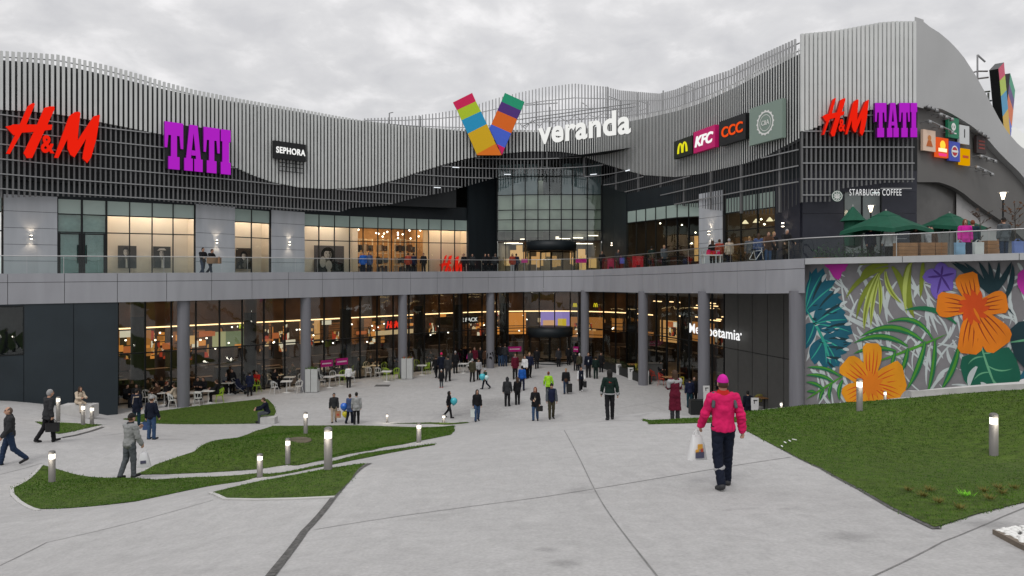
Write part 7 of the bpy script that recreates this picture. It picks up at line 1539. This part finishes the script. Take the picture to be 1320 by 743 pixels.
for k, (px, y, fc, t_, lab) in enumerate(((240, 512, 30, 'black', 'seated diner in black close to the first column, by the glass'), (246, 509, -40, 'brown', 'seated diner in brown close to the first column, by the glass'), (291, 507, 40, 'navy', 'seated diner in navy by the glass between the first and second columns'), (342, 497, -20, 'char', 'seated diner in charcoal by the glass behind the pushchair'), (363, 495, 30, 'black', 'seated diner in black by the glass behind the nearer table'), (379, 492, -30, 'olive', 'seated diner in olive by the glass next to the second column'), (432, 486, 20, 'black', 'seated diner in black behind the two tables by the yellow vest'), (445, 484, -30, 'maroon', 'seated diner in dark red behind the white jacket'), (478, 480, 10, 'black', 'seated diner in black behind the row of chairs, left of two'), (490, 479, -20, 'char', 'seated diner in charcoal behind the row of chairs, right of two'), (506, 477, 40, 'black', 'seated diner in black left of the third column by the glass'), (556, 473, -20, 'black', 'seated diner in black by the glass right of the third column'), (171, 518, 20, 'olive', 'seated diner in olive green by the glass in the far left corner'), (198, 514, -20, 'black', 'seated diner in black by the glass behind the first tables'), (208, 513, 30, 'char', 'seated diner in charcoal by the glass behind the first tables'))):
    diner(px, y, 0, fc, t_, 'black' if k % 2 else 'brown', lab)
for a in (('T', 295, 508, 0, 'white cafe table by the glass between the first and second columns'), ('T', 358, 497, 0, 'white cafe table by the glass behind the second pair of tables'), ('W', 349, 498, 80, 'white chair by the glass behind the pushchair'), ('T', 440, 486, 0, 'white cafe table by the glass behind the white jacket'), ('W', 426, 487, 90, 'white chair by the glass behind the yellow vest'), ('G', 452, 486, -90, 'lime green chair by the glass behind the white jacket'), ('T', 203, 516, 0, 'white cafe table by the glass in the left corner'), ('W', 213, 516, -90, 'white chair by the glass left of the first column'), ('W', 484, 482, 10, 'white chair by the glass behind the row of chairs'), ('G', 518, 481, 30, 'lime green chair by the glass behind the third column')):
    place(*a)
# pushchair
q = gp(311, 508); pc = empty('pushchair', q, 'dark blue pushchair in front of the glass', 'pushchair'); O = Vector(q)
mb = MB(); mb.prism([(-.25, .35), (.2, .30), (.32, .42), (-.05, .55), (-.25, 1.0), (-.34, .95)], O + Vector((0, -.2, 0)), (1, 0, 0), (0, -1, 0), .0, 0, back=-.4); mb.build('seat', cloth(CL['navy']), pc)
mb = MB()
for y in (-.2, .2):
    mb.tube([O + Vector((-.55, y, 1.0)), O + Vector((-.2, y, .5)), O + Vector((.35, y, .1))], .015, 0, 6); mb.tube([O + Vector((.1, y, .45)), O + Vector((-.3, y, .1))], .015, 0, 6)
mb.tube([O + Vector((-.55, -.2, 1.0)), O + Vector((-.55, .2, 1.0))], .02, 0, 6); mb.build('frame', MT['rail'], pc)
for x in (.35, -.3):
    for y in (-.22, .22): mb = MB(); mb.tube([O + Vector((x, y - .02, .1)), O + Vector((x, y + .02, .1))], .1, 0, 12); mb.build('wheel', MT['frame'], pc)
# white bins with a planted top next to the columns
for px, y, lab in ((402.5, 505.5, 'white square bin with plants on top at the second column'), (525, 488.5, 'white square bin with red flowers at the third column')):
    q = gp(px, y); mb = MB(); w_ = .80 if px < 450 else .82; r_ = empty('bin', q, lab, 'bin', 'white bins'); mb.box((q.x - w_ * .27, q.y, .78), (w_ * .42, .6, 1.5)); mb.box((q.x + w_ * .24, q.y + .02, .78), (w_ * .52, .6, 1.5)); mb.build('cabinet', mat((.44, .45, .44), .5, var=.05), r_)
    mb = MB()
    for k in range(90): a = random.uniform(0, 6.28); c = Vector((q.x + random.uniform(-.36, .36), q.y + random.uniform(-.25, .25), 1.53)); t = c + Vector((random.uniform(-.08, .08), random.uniform(-.08, .08), random.uniform(.06, .2))); s2 = Vector((math.cos(a), math.sin(a), 0)) * .02; mb.face([c - s2, c + s2, t], 0 if (k % 3 or px < 450) else 1)
    mb.build('plants', [mat((.07, .14, .02), .8), mat((.4, .02, .04), .7)], r_)
# planter boxes with hedge and white menu signs along the right-hand cafe
PLN = [(775, 473.5), (797, 481.5), (813, 487.5), (836, 496)]
def planter(a, b, lab, sign_px, y0=None):
    A, B = gp(*a), gp(*b); A.z = B.z = 0; u = (B - A).normalized(); c = (A + B) / 2; L = (B - A).length - .05; r_ = empty('planter_box', (c.x, c.y, 0), lab, 'planter', 'black planters of the right-hand cafe')
    mb = MB(); mb.box((c.x, c.y, .32), (L, .45, .62), 0, u); mb.build('box', mat((.014, .016, .016), .5), r_)
    mb = MB(); V_ = Vector((-u.y, u.x, 0))
    for k in range(int(260 * L / 3)):
        p = c + u * random.uniform(-L / 2, L / 2) + V_ * random.uniform(-.2, .2) + Vector((0, 0, random.uniform(.6, 1.05))); a_ = random.uniform(0, 6.28); d_ = Vector((math.cos(a_), math.sin(a_), random.uniform(-.3, .6))) * random.uniform(.05, .1); s2 = d_.cross(Vector((0, 0, 1))).normalized() * .03
        mb.face([p - d_, p + s2, p + d_, p - s2], 0)
    mb.build('hedge', mat((.022, .042, .012), .8), r_)
    return A, B, u
for a, b, lab in ((PLN[0], PLN[1], 'black planter box farthest along the row, next to the walkers'), (PLN[1], PLN[2], 'black planter box in the middle of the row before the fifth column'), (PLN[2], PLN[3], 'black planter box at the near end of the row by the sixth column')): planter(a, b, lab, None)
def free_planter(px, d, w_, lab):
    q = W(px, d); c = q; r_ = empty('planter_box', (c.x, c.y, 0), lab, 'planter', 'black planters of the right-hand cafe'); mb = MB(); mb.box((c.x, c.y, .4), (w_, .5, .8)); mb.build('box', mat((.014, .016, .016), .5), r_)
free_planter(905, 38.2, 1.4, 'black planter box in front of the seventh column'); free_planter(985, 34.6, 3.2, 'long black planter before the panelled wall')
for px, y0, y1, d, lab in ((797.5, 469.5, 476.5, 53, 'white square menu sign on the first planter'), (813, 474, 481.5, 50.5, 'white square menu sign on the second planter'), (832.5, 478, 486, 48.2, 'white square menu sign at the near end of the planter row'), (910.5, 497.5, 506, 37.8, 'white square menu sign below the seventh column'), (973, 513, 523, 34.2, 'white square menu sign behind the pink jacket')):
    q = W(px, d); hh = (y1 - y0) / F * d; z = Zat(y1, d); mb = MB(); mb.box((q.x, q.y, z + hh / 2), (hh * .95, .06, hh)); mb.box((q.x, q.y, z / 2), (hh * .9, .05, z)) if z > .05 else None
    o = tag(mb.build('menu_sign', [mat((.62, .62, .61), .5)]), lab, 'sign', 'white menu signs of the right-hand cafe'); mb = MB(); mb.box((q.x + hh * .05, q.y - .035, z + hh * .68), (hh * .5, .02, hh * .12)); mb.box((q.x - hh * .1, q.y - .035, z + hh * .45), (hh * .1, .02, hh * .4)); mb.build('print', BLK, o)
# grey serving counter behind the sixth column
q = W(843, 50.5); mb = MB(); mb.box((q.x, q.y, .6), (1.1, .7, 1.2)); mb.box((q.x, q.y, 1.22), (1.2, .8, .05)); tag(mb.build('serving_counter', mat((.10, .10, .095), .6)), 'grey serving counter right of the sixth column', 'counter')
# ------------------------------------------------------------------ bollard lights
def make_bollard(): 
    r_ = empty('bollard_light', (0, 0, 0), 'bollard', 'bollard light', 'bollard lights'); LOC[r_.name] = Vector((0, 0, 0))
    mb = MB(); mb.lathe([(.083, -.3), (.083, .66), (0, .66)], (0, 0, 0), 0, 20); mb.build('post', mat((.15, .145, .14), .5, var=.08), r_)
    mb = MB(); mb.lathe([(.074, .66), (.074, .82), (0.0, .825)], (0, 0, 0), 0, 20); mb.build('lamp', glow((1, .93, .80), 2.6), r_)
    mb = MB(); mb.lathe([(.083, .80), (.083, .84), (.078, .865), (.05, .885), (0, .89)], (0, 0, 0), 0, 20); mb.build('cap', mat((.15, .145, .14), .5, var=.08), r_); return r_
bp_ = None
for px, by, ty, d, lab in ((423, 606.5, 550.5, None, 'largest bollard light, on the small triangular lawn'), (335, 616, 585, None, 'bollard light at the thin grass strip, left of the largest one'), (371, 599.5, 565, None, 'bollard light in the middle lawn beside the manhole'), (394, 559.5, 531, None, 'bollard light at the back edge of the middle lawn'), (540, 571, 545.5, None, 'bollard light at the right end of the middle lawn'), (67, 622.5, 581, None, 'bollard light on the leaf-shaped lawn at the left'),
        (75, 535, 511.5, 30.5, 'bollard light behind the grey-haired person'), (107, 548, 521, None, 'bollard light at the small grass triangle, left of two'), (118.5, 547.5, 523.5, None, 'bollard light at the small grass triangle, right of two'), (499, 548, 533.5, 36.0, 'bollard light at the sliver of grass, left one'), (572, 550, 534.5, 36.0, 'bollard light at the sliver of grass, near the child in black'), (1281, 588.5, 532.5, None, 'nearer bollard light on the large right lawn'), (1108, 530.5, 488, None, 'bollard light in front of the lower orange flower'), (1141, 523, 504, 27.5, 'low bollard light at the foot of the painted wall'), (1007, 535, 518.5, 29.5, 'low bollard light near the last column')):
    p = gp(px, by) if d is None else Vector((*W(px, d)[:2], Zat(by, d)))
    sc_ = (by - ty) / F * p.y / .89; o = make_bollard() if bp_ is None else copy_tree(bp_); bp_ = bp_ or o
    o.location = p; o['label'] = lab; o.scale = (1, 1, sc_) if .7 < sc_ < 1.3 else (max(sc_, .6),) * 3
    ld = bpy.data.lights.new('bollard_glow', 'POINT'); ld.energy = 5; ld.color = (1, .9, .75); ld.shadow_soft_size = .1; lo = bpy.data.objects.new('bollard_glow', ld); col.objects.link(lo); lo.location = p + Vector((0, -.16, .74 * min(sc_, 1.2)))
# ------------------------------------------------------------------ terrace: parasols, planters, lamps, bare trees
def parasol(px, d, w_, ztop, zrim, label, closed=False):
    q = W(px, d); z0 = DECK(px); r_ = empty('parasol', (q.x, q.y, z0), label, 'parasol', 'green terrace parasols'); g = mat((.006, .075, .042), .75, var=.15, name='green_canvas')
    mb = MB(); mb.tube([(q.x, q.y, z0), (q.x, q.y, ztop + .08)], .035, 0, 10); mb.build('pole', mat((.35, .35, .34), .4), r_); mb = MB(); mb.lathe([(.35, 0), (.35, .08), (.06, .12)], (q.x, q.y, z0), 0, 16); mb.build('base', MT['rail'], r_)
    mb = MB()
    if closed: mb.lathe([(0.02, ztop), (.45, ztop - .55), (.62, ztop - .75), (.40, ztop - .8), (.45, ztop - 1.3), (.38, ztop - 2.0), (.1, ztop - 2.1)], (q.x, q.y, 0), 0, 10, False)
    else:
        h2 = w_ / 2; K_ = [(0.06, ztop), (h2 * .30, ztop - (ztop - zrim) * .27), (h2 * .32, ztop - (ztop - zrim) * .34), (h2 * .97, zrim + .02), (h2, zrim - .17)]; V_ = []
        for r0, z in K_:
            for a in np.linspace(0, 2 * math.pi, 16, endpoint=False):
                a2 = a + R(24); ex = max(abs(math.cos(a)), abs(math.sin(a))); rr_ = r0 / ex * (1 if r0 > .1 else 1); sag = .03 * (1 - abs(math.cos(4 * a))) if r0 > .5 else 0; V_.append((q.x + rr_ * math.cos(a2), q.y + rr_ * math.sin(a2), z - (r0 / ex - r0) * .32 - sag))
        mb.add(V_, [(i * 16 + k, i * 16 + (k + 1) % 16, (i + 1) * 16 + (k + 1) % 16, (i + 1) * 16 + k) for i in range(4) for k in range(16)], 0)
        mb.build('canopy', g, r_); mb = MB()
        for a in np.linspace(0, 2 * math.pi, 8, endpoint=False): a2 = a + R(24); ex = max(abs(math.cos(a)), abs(math.sin(a))); mb.tube([(q.x, q.y, ztop - .25), (q.x + h2 * .94 / ex * math.cos(a2), q.y + h2 * .94 / ex * math.sin(a2), zrim - .10 - (h2 / ex - h2) * .32)], .015, 0, 5)
        mb.build('ribs', mat((.3, .3, .29), .5), r_); return r_
    mb.build('canopy', g, r_); return r_
parasol(1142, 33.0, 2.9, Zat(272, 33), Zat(293, 33), 'large open green parasol on the terrace, nearest the corner')
parasol(1224, 35.0, 2.4, Zat(275, 35), Zat(291, 35), 'open green parasol on the terrace, right of the largest one')
parasol(1099.5, 34.5, .8, Zat(266, 34.5), Zat(293, 34.5), 'closed green parasol beside the lit shop window', True)
for k, (a, b, d, lab) in enumerate(((1155, 1179, 31.2, 'timber planter on the terrace under the first parasol, left of three'), (1183, 1201, 31.2, 'timber planter on the terrace, middle of three'), (1202, 1217, 31.4, 'timber planter on the terrace, right of three'), (1268, 1284, 30.0, 'timber planter on the terrace left of the stout person'))):
    A, B = W(a, d), W(b, d); c = (A + B) / 2; z0 = DECK(a); w_ = (B - A).length; r_ = empty('timber_planter', (c.x, c.y, z0), lab, 'planter', 'timber planters on the terrace'); mb = MB()
    for i in range(5): mb.box((c.x, c.y, z0 + .1 + i * .17), (w_, .5, .16))
    mb.build('boards', mat((.30, .15, .065), .6, var=.2, scale=3), r_)
def shrub_box(a, b, d, lab):
    A, B = W(a, d), W(b, d); z0 = DECK(a); r_ = empty('planted_trough', ((A.x + B.x) / 2, (A.y + B.y) / 2, z0), lab, 'planter', 'planted troughs on the terrace'); c = (A + B) / 2; mb = MB(); mb.box((c.x, c.y, z0 + .14), ((B - A).length, .5, .28)); mb.build('trough', mat((.28, .13, .07), .7), r_); mb = MB()
    for k in range(420):
        p = A.lerp(B, random.random()) + Vector((0, random.uniform(-.25, .25), z0 + .25 + abs(random.gauss(0, .28)))); a_ = random.uniform(0, 6.28); d_ = Vector((math.cos(a_) * .07, math.sin(a_) * .07, random.uniform(-.02, .08))); s2 = d_.cross(Vector((0, 0, 1))).normalized() * .03; mb.face([p - d_, p + s2, p + d_, p - s2], 0)
    mb.build('foliage', mat((.02, .075, .02), .8), r_)
shrub_box(1050, 1100, 33.5, 'planted trough on the terrace below the closed parasol'); shrub_box(1104, 1150, 33, 'planted trough on the terrace below the largest parasol')
def street_lamp(px, d, yt, label):
    q = W(px, d); z0 = DECK(px); z1 = Zat(yt, d); r_ = empty('terrace_lamp', (q.x, q.y, z0), label, 'lamp', 'terrace lamps'); mb = MB(); mb.tube([(q.x, q.y, z0), (q.x, q.y, z1 - .4)], .04, 0, 8); mb.build('pole', MT['frame'], r_)
    mb = MB(); mb.lathe([(.03, -.42), (.05, -.38), (.13, -.06), (0, -.05)], (q.x, q.y, z1), 0, 16); mb.build('lantern', glow((1, .82, .58), 5), r_); mb = MB(); mb.lathe([(.24, -.06), (.22, -.03), (0.02, .0)], (q.x, q.y, z1), 0, 16); mb.lathe([(0.0, -.06), (.24, -.06)], (q.x, q.y, z1), 0, 16); mb.build('hood', MT['rail'], r_)
street_lamp(1293, 33.5, 247, 'tall terrace lamp at the right under the arch'); street_lamp(1122.5, 36.6, 264, 'terrace lamp behind the large parasol')
def bare_tree(px, d, yt, label, n, leaf):
    q = W(px, d); z0 = DECK(px); H = Zat(yt, d) - z0; r_ = empty('young_tree', (q.x, q.y, z0), label, 'tree', 'bare young trees on the terrace'); rt = random.Random(px); mb = MB(); lv = MB(); tip = Vector((q.x, q.y, z0 + H)); mb.tube([(q.x, q.y, z0), (q.x + .03, q.y, z0 + H * .5), tip], [.035, .025, .01], 0, 6); mb.build('trunk', mat((.06, .045, .035), .9), r_); mb = MB()
    for k in range(n):
        t = rt.uniform(.4, .95); a = rt.uniform(0, 6.28); p = Vector((q.x, q.y, z0 + H * t)); e_ = p + Vector((math.cos(a), math.sin(a), rt.uniform(.3, .9))) * H * .22; mb.tube([p, (p + e_) / 2 + Vector((0, 0, -.03)), e_], [.012, .008, .004], 0, 4)
        for j in range(4): c = p.lerp(e_, rt.uniform(.4, 1)); d_ = Vector((rt.uniform(-.08, .08), rt.uniform(-.08, .08), rt.uniform(-.06, .06))); s2 = Vector((.03, 0, .04)); lv.face([c - d_, c + s2, c + d_, c - s2], 0)
    mb.build('branches', mat((.06, .045, .035), .9), r_); lv.build('leaves', mat(leaf, .8), r_)
bare_tree(1308, 31, 262, 'bare young tree with a few rusty leaves at the right edge', 16, (.10, .045, .02)); bare_tree(1263, 31.5, 275, 'thin bare young tree left of the tall terrace lamp', 14, (.06, .04, .03))
# stall and bicycles by the railing
c = W(917, 42.4); z0 = DECK(917); r_ = empty('market_stall', (c.x, c.y, z0), 'small stall with pink and red goods at the terrace railing', 'stall'); mb = MB(); mb.box((c.x, c.y, z0 + .75), (1.2, .6, .06)); mb.build('table_top', MT['white'], r_); mb = MB()
for k in range(16): mb.box((c.x + random.uniform(-.5, .5), c.y + random.uniform(-.25, .25), z0 + .87 + random.uniform(0, .12)), (.18, .16, .2), k % 3)
mb.build('goods', [cloth(CL['pink']), cloth(CL['red']), cloth(CL['lgrey'])], r_)
for sx in (-.5, .5): mb = MB(); mb.box((c.x + sx, c.y, z0 + .36), (.05, .5, .72)); mb.build('leg', MT['white'], r_)
for px, d, lab in ((822, 51.5, 'red stall box on the terrace in front of the right-hand shop'), (787, 56.2, 'crimson promotion stand before the right entrance tower')):
    c = W(px, d); z0 = DECK(px); mb = MB(); mb.box((c.x, c.y, z0 + .5), (.75 if px > 800 else .5, .5, 1.0)); mb.box((c.x, c.y, z0 + 1.03), (.8 if px > 800 else .54, .55, .06)); mb.box((c.x, c.y - .26, z0 + .2), (.3, .03, .4), 1); tag(mb.build('promo_box', [mat((.42, .012, .02) if px > 800 else (.35, .02, .07), .5), MT['frame']]), lab, 'stand')
def bike(px, d, label, c_, rz):
    q = W(px, d); z0 = DECK(px); r_ = empty('bicycle', (q.x, q.y, z0), label, 'bicycle', 'bicycles by the terrace railing'); u = Vector((math.cos(R(rz)), math.sin(R(rz)), 0)); P = lambda x, z: Vector((q.x, q.y, z0)) + u * x + Vector((0, 0, z)); m = mat(c_, .4)
    for x in (-.5, .5):
        mb = MB(); mb.tube([P(x + .32 * math.cos(t), .33 + .32 * math.sin(t)) for t in np.linspace(0, 6.283, 21)], .022, 0, 6, False); 
        for t in np.linspace(0, 6.283, 9)[:-1]: mb.tube([P(x, .33), P(x + .31 * math.cos(t), .33 + .31 * math.sin(t))], .004, 0, 4)
        mb.build('wheel', MT['frame'], r_)
    mb = MB()
    for a, b in (((-.5, .33), (-.18, .80)), ((-.18, .80), (-.05, .30)), ((-.05, .30), (.38, .78)), ((-.18, .76), (.36, .82)), ((-.5, .33), (-.05, .30)), ((.36, .95), (.5, .33))): mb.tube([P(*a), P(*b)], .02, 0, 6)
    mb.build('frame', m, r_); mb = MB(); n_ = Vector((-u.y, u.x, 0)); mb.tube([P(.33, 1.0) - n_ * .25, P(.38, .97), P(.33, 1.0) + n_ * .25], .014, 0, 6); mb.build('handlebar', MT['rail'], r_); mb = MB(); mb.box(P(-.2, .85), (.26, .12, .06), 0, u); mb.build('saddle', MT['frame'], r_)
bike(975, 37.0, 'white-framed bicycle behind the terrace railing', (.6, .6, .6), 25)
